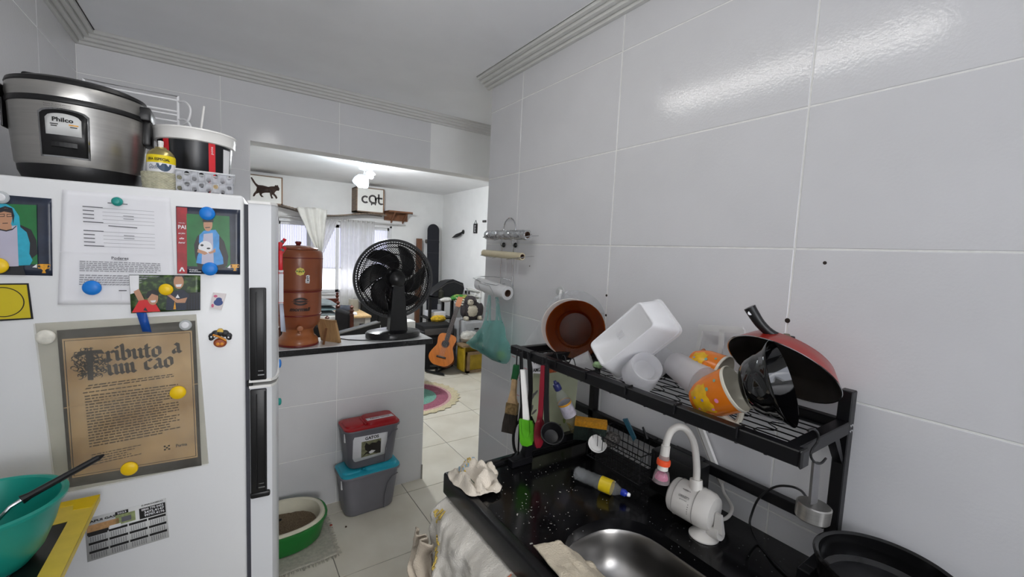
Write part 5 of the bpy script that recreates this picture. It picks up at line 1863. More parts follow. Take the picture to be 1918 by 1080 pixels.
# dark furniture behind the bar counter
cb = thing('black_cabinet', 'black cabinet standing behind the fan near the far wall', 'cabinet', (1.62, 5.6, 0))
mk('body', MB().rbox((1.42, 5.45, .02), (1.85, 5.85, .86), .008, 1), m_blackpl, cb)
for k in range(2):
    d_ = mk('door', MB().box((1.43 + k * .21, 5.435, .05), (1.63 + k * .21, 5.45, .84)), m_blackpl, cb)
    mk('handle', MB().box((1.6 + k * .06, 5.42, .45), (1.61 + k * .06, 5.437, .55)), m_chrome, d_)
pn = thing('keyboard_stand_board', 'long black board sloping up behind the bar counter', 'board', (.85, 3.1, .0))
pa, pb = at(637, 625, Y=3.12), at(712, 604, Y=3.2)
mk('board', MB().hull8([pa, pb, pb + V((0, .1, 0)), pa + V((0, .1, 0)), pa - V((.03, 0, .14)), pb - V((0, 0, .2)), pb + V((0, .1, -.2)), pa + V((-.03, .1, -.14))]), m_blackpl, pn)
mk('light_edge', MB().tube([pa + V((0, 0, .004)), pb + V((0, 0, .004))], .006, 6), M('grey_edge', '#8b8a86', .5), pn)
for p in (pa, pb):
    mk('leg', MB().box((p.x - .015, p.y + .03, 0), (p.x + .015, p.y + .06, p.z - .13)), m_blackpl, pn)
wbx = mk('white_box', MB().rbox((1.54, 4.25, .677), (1.68, 4.40, .79), .006, 1), m_white, None, 'white box on the low black unit right of the fan base', 'box')
lu = thing('media_unit', 'low black unit in the living room behind the fan base', 'cabinet', (1.61, 4.4, 0))
mk('body', MB().rbox((1.47, 4.2, .02), (1.76, 4.62, .66), .008, 1), m_blackpl, lu)
mk('top', MB().rbox((1.46, 4.19, .661), (1.77, 4.63, .675), .003, 1), m_blackpl, lu)
for x in (1.48, 1.62):
    d_ = mk('door', MB().box((x, 4.188, .06), (x + .13, 4.2, .64)), m_blackpl, lu)
amp = thing('black_amplifier', 'black amplifier box behind the acoustic guitar', 'amplifier', (2.3, 5.15, 0))
mk('case', MB().rbox((2.08, 5.0, .01), (2.52, 5.3, .58), .012, 2), M('black_vinyl', '#151517', .7, var=.2, scale=150), amp)
mk('grille', MB().box((2.1, 4.992, .04), (2.5, 5.0, .42)), M('black_cloth_grille', '#1d1d1f', .9, var=.3, scale=300), amp)
mk('control_strip', MB().box((2.1, 4.99, .46), (2.5, 5.0, .54)), m_grey, amp)

# black open rack with a case, cloths and papers
rk = thing('black_rack', 'black metal open rack near the living room corner', 'rack', (2.45, 5.45, 0))
x0, x1, y0, y1 = 2.30, 2.63, 5.32, 5.62
for x in (x0, x1):
    for y in (y0, y1):
        mk('post', MB().box((x - .018, y - .018, 0), (x + .018, y + .018, .90)), m_black, rk)
for z in (.42, .60, .885):
    mk('shelf', MB().box((x0 - .018, y0 - .018, z), (x1 + .018, y1 + .018, z + .02)), m_black, rk)


def lump(u, v, c, sx, sy, sz, seed, pw=.7):
    a = 2 * pi * u
    q = pi * (v - .5)
    cc = abs(cos(q)) ** pw
    k = 1 + .16 * nz(3 * cos(a) * cc + seed, 3 * sin(a) * cc, 3 * sin(q)) + .05 * nz(9 * cos(a) * cc, 9 * sin(a) * cc + seed, 9 * sin(q))
    return (c[0] + sx * cc * cos(a) * k, c[1] + sy * cc * sin(a) * k, c[2] + sz * (sin(q) * k))


def blob(name, c, s, m, label, cat, seed=0, T=None, parent=None, n=28):
    return mk(name, MB().grid(lambda u, v: lump(u, v, c, *s, seed), n, n // 2 + 3, T, True), m, parent, label, cat)


cs = thing('guitar_case', 'black soft case lying on top of the open rack', 'case', (2.58, 5.47, .905))
mk('case_body', loft(MB(), [[(x, 5.33, z) for x, z in P] for P in [[(2.32, .93), (2.40, 1.01), (2.56, 1.13), (2.64, 1.155), (2.80, 1.10), (2.82, 1.02), (2.79, .915), (2.38, .915)]]] + [[(x, 5.60, z) for x, z in [(2.34, .93), (2.42, 1.0), (2.57, 1.11), (2.65, 1.13), (2.78, 1.08), (2.80, 1.01), (2.77, .915), (2.40, .915)]]]), M('black_nylon', '#17181c', .7, var=.2, scale=40), cs)
mk('zip', MB().tube([(2.32, 5.326, .955), (2.55, 5.326, 1.095), (2.66, 5.326, 1.12), (2.81, 5.326, 1.06)], .004, 5), m_grey, cs)
blob('green_bundle', (2.72, 5.27, .90), (.135, .07, .045), M('green_yellow_cloth', '#2f8a3a', .8, var=.1, scale=9, col2='#c9c36a', lo=.4, hi=.6), 'green and yellow cloth bundle in front of the black case', 'cloth', 3)
blob('white_bundle', (2.52, 5.29, .875), (.09, .05, .032), M('white_printed_cloth', '#d4d3cf', .8, var=.15, scale=30), 'crumpled white cloth over the rack front edge', 'cloth', 8)
mk('paper_stack', MB().rbox((2.33, 5.34, .625), (2.55, 5.58, .70), .004, 1), m_paper, None, 'stack of white papers on the middle rack shelf', 'papers')
mb = MB()
rnd = random.Random(5)
blob('yellow_bundle', (2.42, 5.30, .615), (.11, .05, .045), M('yellow_fringed_cloth', '#d2ab2f', .9, var=.3, scale=40), 'yellow fringed cloth hanging off the middle rack shelf', 'cloth', 5)
mk('glass_box', MB().rbox((2.36, 5.34, .445), (2.58, 5.56, .565), .006, 1), M('pale_container', '#bcbab2', .4, var=.1), None, 'pale container on the lower rack shelf', 'container')
mk('small_bottle', MB().lathe([(0, .905), (.035, .905), (.035, .99), (.015, 1.01), (.015, 1.04), (0, 1.04)], 16, Matrix.Translation((2.45, 5.30, 0))), M('dark_bottle', '#2a2a22', .3), None, 'dark small bottle with yellow cap beside the black case', 'bottle')

# grey drawers with the soft toy
gd = thing('grey_drawer_unit', 'light grey plastic drawer unit in the living room corner', 'drawers', (2.76, 4.98, 0))
m_gd = M('light_grey_plastic', '#a5a6a8', .45, var=.05)
mk('carcass', MB().rbox((2.57, 4.83, .0), (2.93, 5.14, .645), .01, 2), m_gd, gd)
for k in range(3):
    d_ = mk('drawer', MB().rbox((2.585, 4.815, .03 + k * .205), (2.915, 4.83, .215 + k * .205), .006, 1), m_gd, gd)
    mk('handle', MB().box((2.72, 4.803, .12 + k * .205), (2.78, 4.817, .14 + k * .205)), m_ink, d_)
toy = thing('soft_toy', 'dark grey soft toy with a cream belly on the drawer unit', 'soft toy', (2.74, 4.93, .645))
m_fur = M('dark_grey_plush', '#3e393b', .95, var=.2, scale=60, bump=.4, bscale=120)
m_fur2 = M('cream_plush', '#b5ad9c', .95, var=.1, scale=60)
mk('body', MB().grid(lambda u, v: lump(u, v, (2.74, 4.95, .76), .155, .10, .125, 2), 24, 14, None, True), m_fur, toy)
mk('belly', MB().grid(lambda u, v: lump(u, v, (2.715, 4.875, .77), .075, .05, .075, 4), 20, 12, None, True), m_fur2, toy)
hd = mk('head', MB().grid(lambda u, v: lump(u, v, (2.70, 4.92, .90), .085, .075, .065, 6), 20, 12, None, True), m_fur, toy)
mk('muzzle', MB().grid(lambda u, v: lump(u, v, (2.675, 4.865, .885), .042, .035, .04, 7), 16, 10, None, True), m_fur2, hd)
for x in (-.012, .014):
    mk('eye', MB().lathe([(0, 0), (.007, .002), (0, .007)], 8, frame((2.672 + x, 4.832, .898), (-.2, -1, .1))), m_ink, hd)
for x in (2.62, 2.82):
    mk('foot', MB().grid(lambda u, v: lump(u, v, (x, 4.87, .672), .035, .05, .03, 9), 14, 9, None, True), m_fur2, toy)
    mk('arm', MB().grid(lambda u, v: lump(u, v, (x + (.04 if x > 2.7 else -.02), 4.92, .78), .04, .04, .085, 10), 14, 9, None, True), m_fur, toy)
wr2 = thing('white_wall_rail', 'white metal rail rack on the living room wall behind the toy', 'rail', (2.92, 5.25, .93))
for z in (.925, 1.0):
    mk('bar', MB().box((2.90, 5.05, z), (2.945, 5.42, z + .022)), m_white, wr2)
for y in (5.12, 5.3, 5.4):
    mk('hook', MB().rbox((2.88, y, .94), (2.9, y + .02, .985), .004, 1), m_ink if y > 5.2 else m_white, wr2)
mk('upright', MB().box((2.92, 5.06, .65), (2.945, 5.09, 1.0)), m_white, wr2)

# acoustic guitar on its stand
m_top = M('amber_spruce_top', '#b96a28', .25, var=.1, scale=5, stretch=(10, 1, 1), coat=.4)
m_side = M('red_brown_side', '#7a3a1c', .3, var=.15, scale=8, coat=.4)
gtr = thing('acoustic_guitar', 'amber acoustic guitar leaning on a floor stand', 'guitar', (2.2, 4.76, .13))
gb, gh = V((2.185, 4.74, .125)), V((2.57, 4.96, .925))
gy = (gh - gb).normalized()
gn = V((-.62, -.76, .10))
gn = (gn - gy * gn.dot(gy)).normalized()
gx = gy.cross(gn)
TG = Matrix(((gx.x, gy.x, gn.x, gb.x), (gx.y, gy.y, gn.y, gb.y), (gx.z, gy.z, gn.z, gb.z), (0, 0, 0, 1)))
outl = smooth_path([(0, .0, 0), (.09, .012, 0), (.15, .07, 0), (.158, .13, 0), (.13, .2, 0), (.105, .255, 0), (.112, .31, 0), (.118, .36, 0), (.095, .405, 0), (.035, .42, 0), (0, .42, 0)], 4)
outl = [(p.x, p.y) for p in outl] + [(-p.x, p.y) for p in outl[-2:0:-1]]
mk('back_and_sides', MB().prism(outl, .085, TG @ Matrix.Translation((0, 0, -.09))), m_side, gtr)
sb = mk('soundboard', MB().prism(outl, .005, TG @ Matrix.Translation((0, 0, -.005))), m_top, gtr)
mk('sound_hole', MB().prism(circle(0, .285, .042, None, 24), .0008, TG @ Matrix.Translation((0, 0, .0002))), m_ink, sb)
mk('rosette', MB().lathe([(.042, 0), (.052, 0), (.052, .001), (.042, .001)], 28, TG @ Matrix.Translation((0, .285, .0002))), m_chw, sb)
mk('bridge', MB().rbox((-.06, .10, 0), (.06, .122, .012), .003, 1, TG), M('dark_rosewood', '#2c1a13', .5), gtr)
mk('neck', MB().box((-.024, .40, -.012), (.024, .80, .008), TG), m_side, gtr)
mk('fretboard', MB().box((-.026, .335, .0015), (.026, .795, .010), TG), M('dark_rosewood', '#2c1a13'), gtr)
hd = mk('headstock', MB().prism([(-.026, .795), (.026, .795), (.038, .83), (.034, .94), (-.034, .94), (-.038, .83)], .016, TG @ Matrix.Translation((0, 0, -.012))), M('headstock_amber', '#a35f2c', .35, var=.1), gtr)
for k in range(3):
    for s in (-1, 1):
        mk('tuner', MB().box((s * .036 - .004, .835 + k * .036, -.012), (s * .036 + s * .022 + .004, .847 + k * .036, .004), TG), m_cream, hd)
for k in range(6):
    x = -.02 + .008 * k
    mk('string', MB().tube([TG @ V((x * 1.5, .11, .014)), TG @ V((x, .80, .012))], .0009, 4), m_chrome, gtr)
gs = thing('guitar_stand', 'black low floor stand holding the guitar', 'stand', (2.25, 4.8, 0))
mk('base_bar', MB().tube([(2.10, 4.93, .022), (2.235, 4.68, .022)], .016, 8), m_black, gs)
mk('base_bar', MB().tube([(2.17, 4.8, .022), (2.45, 4.98, .022)], .014, 8), m_black, gs)
mk('upright', MB().tube([(2.2, 4.83, .03), (2.24, 4.845, .10)], .016, 8), m_black, gs)
mk('cradle', MB().tube([(2.10, 4.80, .115), (2.30, 4.72, .11)], .012, 8), m_black, gs)

# yellow crate bench with odds and ends
yb = thing('yellow_crate', 'yellow painted wooden crate with pale frame on the floor', 'crate', (2.68, 4.72, 0))
m_yp = M('yellow_paint', '#a58a1c', .55, var=.15, scale=14)
m_fwood = M('worn_brown_frame', '#8b7458', .6, var=.2, scale=12)
for a, b in [((2.46, 4.60, .05), (2.48, 4.78, .37)), ((2.48, 4.76, .03), (2.92, 4.775, .34)), ((2.60, 4.69, .03), (2.90, 4.705, .24))]:
    mk('panel', MB().box(a, b), m_yp, yb)
for a, b in [((2.545, 4.66, .0), (2.585, 4.70, .27)), ((2.86, 4.66, .0), (2.9, 4.70, .27)), ((2.545, 4.655, .235), (2.91, 4.70, .275)), ((2.545, 4.66, .0), (2.91, 4.70, .03)), ((2.44, 4.58, .36), (2.90, 4.78, .385))]:
    mk('frame_rail', MB().box(a, b), m_fwood, yb)
blob('crumpled_bag', (2.60, 4.74, .46), (.12, .09, .07), M('pale_crumpled_plastic', '#b9b7b0', .5, var=.2, scale=20), 'pale crumpled plastic bag on the yellow crate', 'bag', 12)
blob('dark_bundle', (2.74, 4.72, .44), (.09, .07, .055), M('black_green_bundle', '#1b211e', .6, var=.5, scale=20), 'dark bundle on the yellow crate behind the teal bag', 'bundle', 14)

# round crochet rug: rings as separate bands
rg = thing('round_rug', 'round crochet rug in yellow, teal, mauve and cream on the floor', 'rug', (1.58, 4.17, 0))


def band(r0, r1, z):
    n = 96
    rows = max(2, int((r1 - r0) / .016))

    def f(u, v):
        a = 2 * pi * u
        r = r0 + (r1 - r0) * v
        return (1.58 + r * cos(a), 4.17 + r * sin(a), z + .0035 * abs(sin(pi * v * rows)) + .0015 * sin(a * 60 + rows * v * pi))
    return MB().grid(f, 180, rows * 4 + 1, None, True)


for nm, r0, r1, c in [('yellow_centre', .001, .16, '#c9c389'), ('teal_ring', .16, .30, '#6f9f8f'), ('mauve_ring', .30, .425, '#97596a'), ('pink_ring', .425, .46, '#c79c9c')]:
    mk(nm, band(r0, r1, .004), M('rug_' + nm, c, .95, var=.16, scale=90), rg, angle=80)
mb = MB().grid(lambda u, v: (1.58 + (.455 + (.085 + .014 * sin(2 * pi * u * 34)) * v) * cos(2 * pi * u), 4.17 + (.455 + (.085 + .014 * sin(2 * pi * u * 34)) * v) * sin(2 * pi * u), .005 + .004 * abs(sin(2 * pi * u * 34)) * v), 272, 6, None, True)
mk('cream_scalloped_edge', mb, M('rug_cream', '#c9bd9c', .95, var=.12, scale=80), rg, angle=80)
# ================================================================== SINK COUNTER
def granite():
    m = M('black_granite', '#0e0e10', .16, var=.5, scale=120, detail=6, lo=.3, hi=.75)
    t = m.node_tree
    b = t.nodes['Principled BSDF']
    vo = t.nodes.new('ShaderNodeTexVoronoi')
    vo.inputs['Scale'].default_value = 85
    tc = t.nodes['Texture Coordinate']
    t.links.new(tc.outputs['Object'], vo.inputs['Vector'])
    r = t.nodes.new('ShaderNodeValToRGB')
    r.color_ramp.elements[0].position = .06
    r.color_ramp.elements[0].color = (.30, .30, .31, 1)
    r.color_ramp.elements[1].position = .12
    r.color_ramp.elements[1].color = (0, 0, 0, 1)
    t.links.new(vo.outputs['Distance'], r.inputs['Fac'])
    n = t.nodes.new('ShaderNodeTexNoise')
    n.inputs['Scale'].default_value = 9
    t.links.new(tc.outputs['Object'], n.inputs['Vector'])
    mr = t.nodes.new('ShaderNodeMapRange')
    mr.inputs['From Min'].default_value = .5
    mr.inputs['From Max'].default_value = .62
    t.links.new(n.outputs['Fac'], mr.inputs['Value'])
    mu = t.nodes.new('ShaderNodeMixRGB')
    mu.blend_type = 'MULTIPLY'
    mu.inputs[0].default_value = 1
    t.links.new(r.outputs['Color'], mu.inputs[1])
    t.links.new(mr.outputs['Result'], mu.inputs[2])
    ad = t.nodes.new('ShaderNodeMixRGB')
    ad.blend_type = 'ADD'
    ad.inputs[0].default_value = 1
    old = b.inputs['Base Color'].links[0].from_socket
    t.links.new(old, ad.inputs[1])
    t.links.new(mu.outputs[0], ad.inputs[2])
    t.links.new(ad.outputs[0], b.inputs['Base Color'])
    return m


m_gran = granite()
CX0, CX1, CY0, CY1 = .522, 1.0945, -.35, 1.078
ZK, ZR = .905, .917
sx0, sx1, sy0, sy1, srr = .598, .868, .205, .70, .115


def rrect(x0, x1, y0, y1, r, n=7):
    return stadium((x0 + x1) / 2, (y0 + y1) / 2, (x1 - x0) / 2, (y1 - y0) / 2, r, n)


ct = thing('sink_counter', 'black granite sink counter with a raised edge along the right wall', 'counter', (.8, .4, .85))
ix0, iy1 = CX0 + .03, CY1 - .03
hole = rrect(sx0, sx1, sy0, sy1, srr)
nH = len(hole)


def out_pt(p):
    cx_, cy_ = (sx0 + sx1) / 2, (sy0 + sy1) / 2
    dx, dy = p[0] - cx_, p[1] - cy_
    ts = []
    if dx > 1e-9: ts.append((CX1 - cx_) / dx)
    if dx < -1e-9: ts.append((ix0 - cx_) / dx)
    if dy > 1e-9: ts.append((iy1 - cy_) / dy)
    if dy < -1e-9: ts.append((CY0 - cy_) / dy)
    t_ = min(ts)
    return (cx_ + dx * t_, cy_ + dy * t_)


mb = MB()
ang_ = lambda p: math.atan2(p[1] - (sy0 + sy1) / 2, p[0] - (sx0 + sx1) / 2)
corners = [(CX1, iy1), (ix0, iy1), (ix0, CY0), (CX1, CY0)]
outer = [out_pt(p) for p in hole]
vs = [(x, y, ZK) for x, y in hole] + [(x, y, ZK) for x, y in outer]
fs = []
extra = []
for k in range(nH):
    l = (k + 1) % nH
    a0, a1 = ang_(hole[k]), ang_(hole[l])
    if a1 < a0:
        a1 += 2 * pi
    c_in = [c for c in corners if a0 < ang_(c) < a1 or a0 < ang_(c) + 2 * pi < a1]
    if c_in:
        idx = len(vs)
        vs.append((c_in[0][0], c_in[0][1], ZK))
        fs.append((k, nH + k, idx, nH + l, l))
    else:
        fs.append((k, nH + k, nH + l, l))
mb.add(vs, fs)
mb.add([(x, y, ZK) for x, y in hole] + [(x, y, ZK - .03) for x, y in hole], [(k, (k + 1) % nH, nH + (k + 1) % nH, nH + k) for k in range(nH)])
mk('slab', mb, m_gran, ct, angle=30)
mk('front_edge', MB().rbox((CX0, CY0, .853), (ix0 - .001, CY1, ZR), .007, 3), M('black_granite_edge_face', '#0e0e10', .3, var=.5, scale=120, spec=.3), ct)
mk('end_edge', MB().rbox((ix0 - .0015, iy1 + .001, .853), (CX1, CY1, ZR), .006, 3), m_gran, ct)
mk('joint_line', MB().box((ix0 - .0012, CY0, ZK), (ix0 + .0004, iy1, ZK + .0006)), M('grey_joint', '#4a4a4c', .7), ct)
m_sink = M('satin_stainless_steel', '#8a8886', .30, 1.0, var=.10, scale=4, bump=.006, bscale=60)
sk2 = thing('sink_basin', 'stainless steel sink basin set into the black granite', 'sink', ((sx0 + sx1) / 2, (sy0 + sy1) / 2, .74))
rings = []
for (d, z, r) in [(-.012, ZK - .031, .12), (.0, ZK - .031, .115), (.004, ZK - .04, .112), (.007, ZK - .07, .110), (.013, ZK - .095, .105), (.022, ZK - .115, .098), (.035, ZK - .131, .088), (.052, ZK - .142, .072), (.075, ZK - .149, .05), (.105, ZK - .153, .03), (.125, ZK - .154, .012)]:
    rings.append([(x, y, z) for x, y in rrect(sx0 + d, sx1 - d, sy0 + d, sy1 - d, r)])
mk('bowl', loft(MB(), rings, False, True), m_sink, sk2, angle=60)
mk('drain', MB().lathe([(.045, 0), (.045, .004), (.038, .003), (.03, -.001), (0, -.001)], 28, Matrix.Translation((.735, .45, ZK - .1525))), m_chrome, sk2)

# base cabinet
m_cab = M('off_white_cabinet', '#cdc9bf', .5, var=.03)
bc2 = thing('base_cabinet', 'off white base cabinet under the black sink counter', 'cabinet', (.8, .4, 0))
mk('carcass', MB().box((.575, CY0, .1), (1.09, CY0 + .018, .852)).box((.575, 1.032, .1), (1.09, 1.05, .852)).box((1.072, CY0 + .018, .1), (1.09, 1.032, .852)).box((.575, CY0 + .018, .1), (1.072, 1.032, .12)).box((.62, CY0, 0), (1.09, 1.05, .1)), m_cab, bc2)
for k, (a, b) in enumerate([(.73, 1.045), (.41, .725), (.09, .405)]):
    d_ = mk('door', MB().rbox((.553, a, .12), (.575, b, .845), .004, 2), m_cab, bc2)
    mk('handle', MB().tube([(.553, b - .05, .70), (.535, b - .05, .71), (.535, b - .05, .79), (.553, b - .05, .80)], .005, 7), m_chrome, d_)
rl = thing('towel_bar', 'dark metal towel bar on the cabinet front under the cloths', 'towel bar', (.50, .95, .62))
mk('bar', MB().tube(smooth_path([(.553, 1.05, .66), (.50, 1.055, .655), (.475, 1.02, .65), (.475, .90, .65), (.475, .78, .65), (.50, .745, .655), (.553, .75, .66)], 6), .009, 10), M('dark_grey_steel', '#55565a', .35, .8), rl)

# hanging cloths on the cabinet front
m_tow = M('white_worn_towel', '#cfcac0', .95, var=.08, scale=9, bump=.35, bscale=260, col2='#dedad2')
m_tow2 = M('beige_worn_rag', '#bfb3a2', .95, var=.12, scale=9, bump=.35, bscale=260)


def towel(u, v):
    y = 1.065 - .345 * u - .05 * v * (1 - u)
    z = .852 - (.27 + .05 * sin(3 * u)) * v
    top = max(0, 1 - v / .14)
    x = .548 - .072 * (1 - top ** 2) - .015 * v + (.017 * sin(11 * u + 2.6 * v) + .010 * sin(23 * u - 3 * v)) * min(1, .12 + 1.4 * v) + .016 * nz(u * 5, v * 4, 3) * min(1, .2 + v * 2) + .008 * nz(u * 14, v * 12, 1)
    return (x, y + .012 * nz(u * 4, v * 5, 8), z)


tw = mk('kitchen_towel', MB().grid(towel, 56, 44), m_tow, None, 'white embroidered towel hanging over the front of the sink cabinet', 'towel', solid=.003)


def rag(u, v):
    y = 1.10 - .09 * u + .02 * sin(v * 5)
    z = .76 - .20 * v
    x = .452 + .012 * sin(14 * u + v * 3) + .022 * nz(u * 5, v * 5, 12) - .035 * v * (1 - u)
    return (x, y - .05 * v + .02 * nz(u * 6, v * 6, 4), z)


mk('hanging_rag', MB().grid(rag, 30, 34), m_tow2, None, 'crumpled beige rag hanging at the far end of the towel bar', 'rag', solid=.0035)
emb = MB()
rnd = random.Random(9)
for (u0, v0, n_) in [(.08, .10, 16), (.2, .25, 9), (.24, .37, 9)]:
    emb = MB()
    for k in range(n_):
        u, v = u0 + rnd.uniform(-.05, .05), v0 + rnd.uniform(-.045, .045)
        p = V(towel(max(0, u), max(0, v))) + V((-.0035, 0, .0005))
        q = V(towel(max(0, u) + rnd.uniform(-.02, .02), max(0, v) + .03)) + V((-.0035, 0, .0005))
        emb.tube([p, (p + q) / 2 + V((-.002, 0, 0)), q], .0022, 5)
    mk('embroidery', emb, M('yellow_embroidery', '#b9a050', .9, var=.3, scale=80), tw)['kind'] = 'stuff'
mk('red_edge', MB().tube([V(towel(1, .02 + k / 20)) + V((-.002, -.001, 0)) for k in range(20)], .0022, 5), M('brick_red_thread', '#a3604a', .9), tw)

# dishcloth on the counter corner and the one over the sink rim
m_dish = M('cream_dishcloth', '#cfc6b8', .95, var=.09, scale=12, bump=.35, bscale=300)


def dish(u, v):
    a = 2 * pi * u
    k = 1 + .20 * nz(cos(a) * 1.8, sin(a) * 1.8, 2.5) + .08 * sin(5 * a + 1)
    x, y = .585 + .066 * v * k * cos(a), .998 + .078 * v * k * sin(a)
    h = .030 * (1 - v ** 2.2) + .020 * (1 - v ** 3) * sin(11 * x * 8 + 5 * nz(x * 20, y * 20, 1)) + .012 * nz(x * 45, y * 45, 6)
    return (x, y, (ZR if x < ix0 or y > iy1 else ZR - .004) + .003 + max(0, h))


dc = mk('dishcloth', MB().grid(dish, 64, 26, None, True), m_dish, None, 'crumpled cream dishcloth on the far corner of the black counter', 'dishcloth', solid=.002, soff=1)
emb = MB()
emb.mi = 0
for k in range(26):
    a, v = rnd.uniform(.18, .42), rnd.uniform(.35, .85)
    emb.mi = k % 2
    p, q = V(dish(a, v)) + V((0, 0, .003)), V(dish(a + .02, v - .07)) + V((0, 0, .003))
    emb.tube([p, (p + q) / 2 + V((0, 0, .001)), q], .0028, 5)
mk('printed_flower', emb, [M('ochre_print', '#b69b4e', .9), M('slate_blue_print', '#7f98a8', .9)], dc)
mk('dark_seam', MB().tube([V(dish(.34, .95)) + V((0, 0, .003)), V(dish(.42, .6)) + V((0, 0, .003)), V(dish(.55, .55)) + V((0, 0, .003)), V(dish(.7, .95)) + V((0, 0, .003))], .0011, 5), M('dark_green_thread', '#3b4a3c', .9), dc)


def rim_cloth(u, v):
    x = .548 + .135 * u + .02 * (1 - v) - .012
    y = .685 - .21 * v - .05 * u + .014 * nz(u * 5, v * 5, 2)
    z = ZR + .005 + .008 * abs(nz(u * 6, v * 6, 5)) + .006 * sin(v * 9 + u * 3) * u
    if x > sx0 + .012:
        z -= min(.06, (x - sx0 - .012) * .9) * (1 if y < .66 else .2)
    return (x, y, z)


mk('sink_cloth', MB().grid(rim_cloth, 34, 34), M('beige_waffle_cloth', '#c3b8a4', .95, var=.08, scale=14, bump=.4, bscale=240), None, 'beige cloth lying over the front rim of the sink basin', 'cloth', solid=.004, soff=1)
# flecks left on the granite
mb = MB()
rnd = random.Random(12)
for k in range(90):
    x, y = rnd.uniform(.57, .86), rnd.uniform(.70, 1.03)
    if rnd.random() < .4:
        x, y = rnd.gauss(.66, .04), rnd.gauss(.80, .06)
    s = rnd.uniform(.0006, .0016) * (2.2 if k % 17 == 0 else 1)
    a = rnd.uniform(0, 3)
    mb.box((-s, -s * .5, 0), (s, s * .5, .0007), Matrix.Translation((x, y, ZK)) @ Matrix.Rotation(a, 4, 'Z'))
o = mk('food_crumbs', mb, M('pale_crumb', '#a9a69f', .8), None, 'pale crumbs and flecks scattered on the black granite by the sink', 'crumbs', kind='stuff')

# lying bottle
pb0, pb1 = at(1078, 884, Z=ZK + .030), at(1180, 927, Z=ZK + .02)
ax = (pb1 - pb0)
L = ax.length
m_pet = FILM('clear_pet_plastic', '#e6eaec', .90, .06, .12)
Tbt = frame(pb0, ax, (0, 0, 1))
bt = thing('detergent_bottle', 'empty clear bottle with yellow label and blue cap lying on the counter', 'bottle', (pb0.x, pb0.y, ZK))
s_ = L / .235
prof = [(0, .002), (.022, .0), (.027, .006)]
for k in range(1, 9):
    prof += [(.028 - .0025 * (k % 2), .006 + .0115 * k)]
prof += [(.0285, .11), (.0285, .16), (.024, .178), (.013, .197), (.0105, .203), (.0105, .214)]
mk('bottle_body', MB().lathe([(r * s_, z * s_) for r, z in prof], 32, Tbt), m_pet, bt)
lab = mk('label', MB().lathe([(.0290 * s_, .113 * s_), (.0292 * s_, .113 * s_), (.0292 * s_, .162 * s_), (.0290 * s_, .162 * s_)], 32, Tbt), M('yellow_label', '#c5ab17', .4, var=.06), bt)


def onlab(x, y):
    a = radians(-52) + x / .029
    r = .0297 * s_
    return Tbt @ V((r * cos(a), r * sin(a), .1375 * s_ + y))


mb = MB()
mb.mi = 0
for (x, y, w, h) in [(-.012, .012, .012, .008), (-.012, -.006, .013, .012), (.006, .010, .012, .004), (.008, .001, .014, .003), (.007, -.006, .012, .003), (.007, -.013, .013, .003)]:
    mb.add([onlab(x - w / 2, y - h / 2), onlab(x + w / 2, y - h / 2), onlab(x + w / 2, y + h / 2), onlab(x - w / 2, y + h / 2)], [(0, 1, 2, 3)])
mb.mi = 1
mb.add([onlab(-.004 + .006 * cos(t_), .014 + .006 * sin(t_)) for t_ in [2 * pi * q / 12 for q in range(12)]], [tuple(range(12))])
mk('label_print', mb, [M('label_brown_print', '#4a3f20', .5), m_pale], lab)
mk('cap', MB().lathe([(.0125 * s_, .200 * s_), (.0135 * s_, .202 * s_), (.0135 * s_, .216 * s_), (.010 * s_, .219 * s_), (.008 * s_, .226 * s_)], 20, Tbt), M('royal_blue_cap', '#1b2f96', .35), bt)
mk('spout_tip', MB().lathe([(.0085 * s_, .219 * s_), (.0075 * s_, .232 * s_), (.0055 * s_, .236 * s_), (0, .236 * s_)], 16, Tbt), m_pale, bt)

# electric tap
m_tap = M('warm_white_tap_plastic', '#d4d1cc', .32, var=.02)
fc = thing('electric_tap', 'white electric tap with a gooseneck spout on the sink counter', 'tap', (.955, .545, ZK))
tb0 = at(1318, 1003, Z=ZK)
mk('flange', MB().lathe([(0, .001), (.034, .001), (.034, .004), (.024, .012), (.013, .018), (.012, .05), (0, .05)], 32, Matrix.Translation(tb0)), m_tap, fc)
bcn = at(1298, 941, X=.955)
Tbar = frame(bcn, (.10, -1, -.02))
mk('heater_body', MB().lathe([(0, -.054), (.036, -.053), (.042, -.048), (.0445, -.036), (.046, .03), (.0445, .044), (.038, .054), (.02, .059), (0, .06)], 40, Tbar), m_tap, fc)
for z in (-.034, .018):
    mk('seam_ring', MB().lathe([(.0454 + (.0008 if z > 0 else 0), z - .001), (.0462 + (.0008 if z > 0 else 0), z), (.0454 + (.0008 if z > 0 else 0), z + .001)], 40, Tbar), M('grey_shadow_gap', '#86837f', .6), fc)


def onbar(x, y, lift=.0008):
    """x along the barrel toward its near end, y round it"""
    a = radians(172) + y / .046
    return Tbar @ V(((.046 + lift) * cos(a), (.046 + lift) * sin(a), x))


mb = MB()
a_test = [onbar(0, 0)]
cand = max(range(0, 360, 4), key=lambda dg: ((EYE - (Tbar @ V((.046 * cos(radians(dg)), .046 * sin(radians(dg)), 0)))).normalized()).dot((Tbar.to_3x3() @ V((cos(radians(dg)), sin(radians(dg)), 0)))))
upd = (Tbar.to_3x3() @ V((cos(radians(cand + 90)), sin(radians(cand + 90)), 0))).z
sg = 1 if upd > 0 else -1


def onbar(x, y, lift=.0008):
    a = radians(cand) + sg * y / .046
    return Tbar @ V(((.046 + lift) * cos(a), (.046 + lift) * sin(a), x))


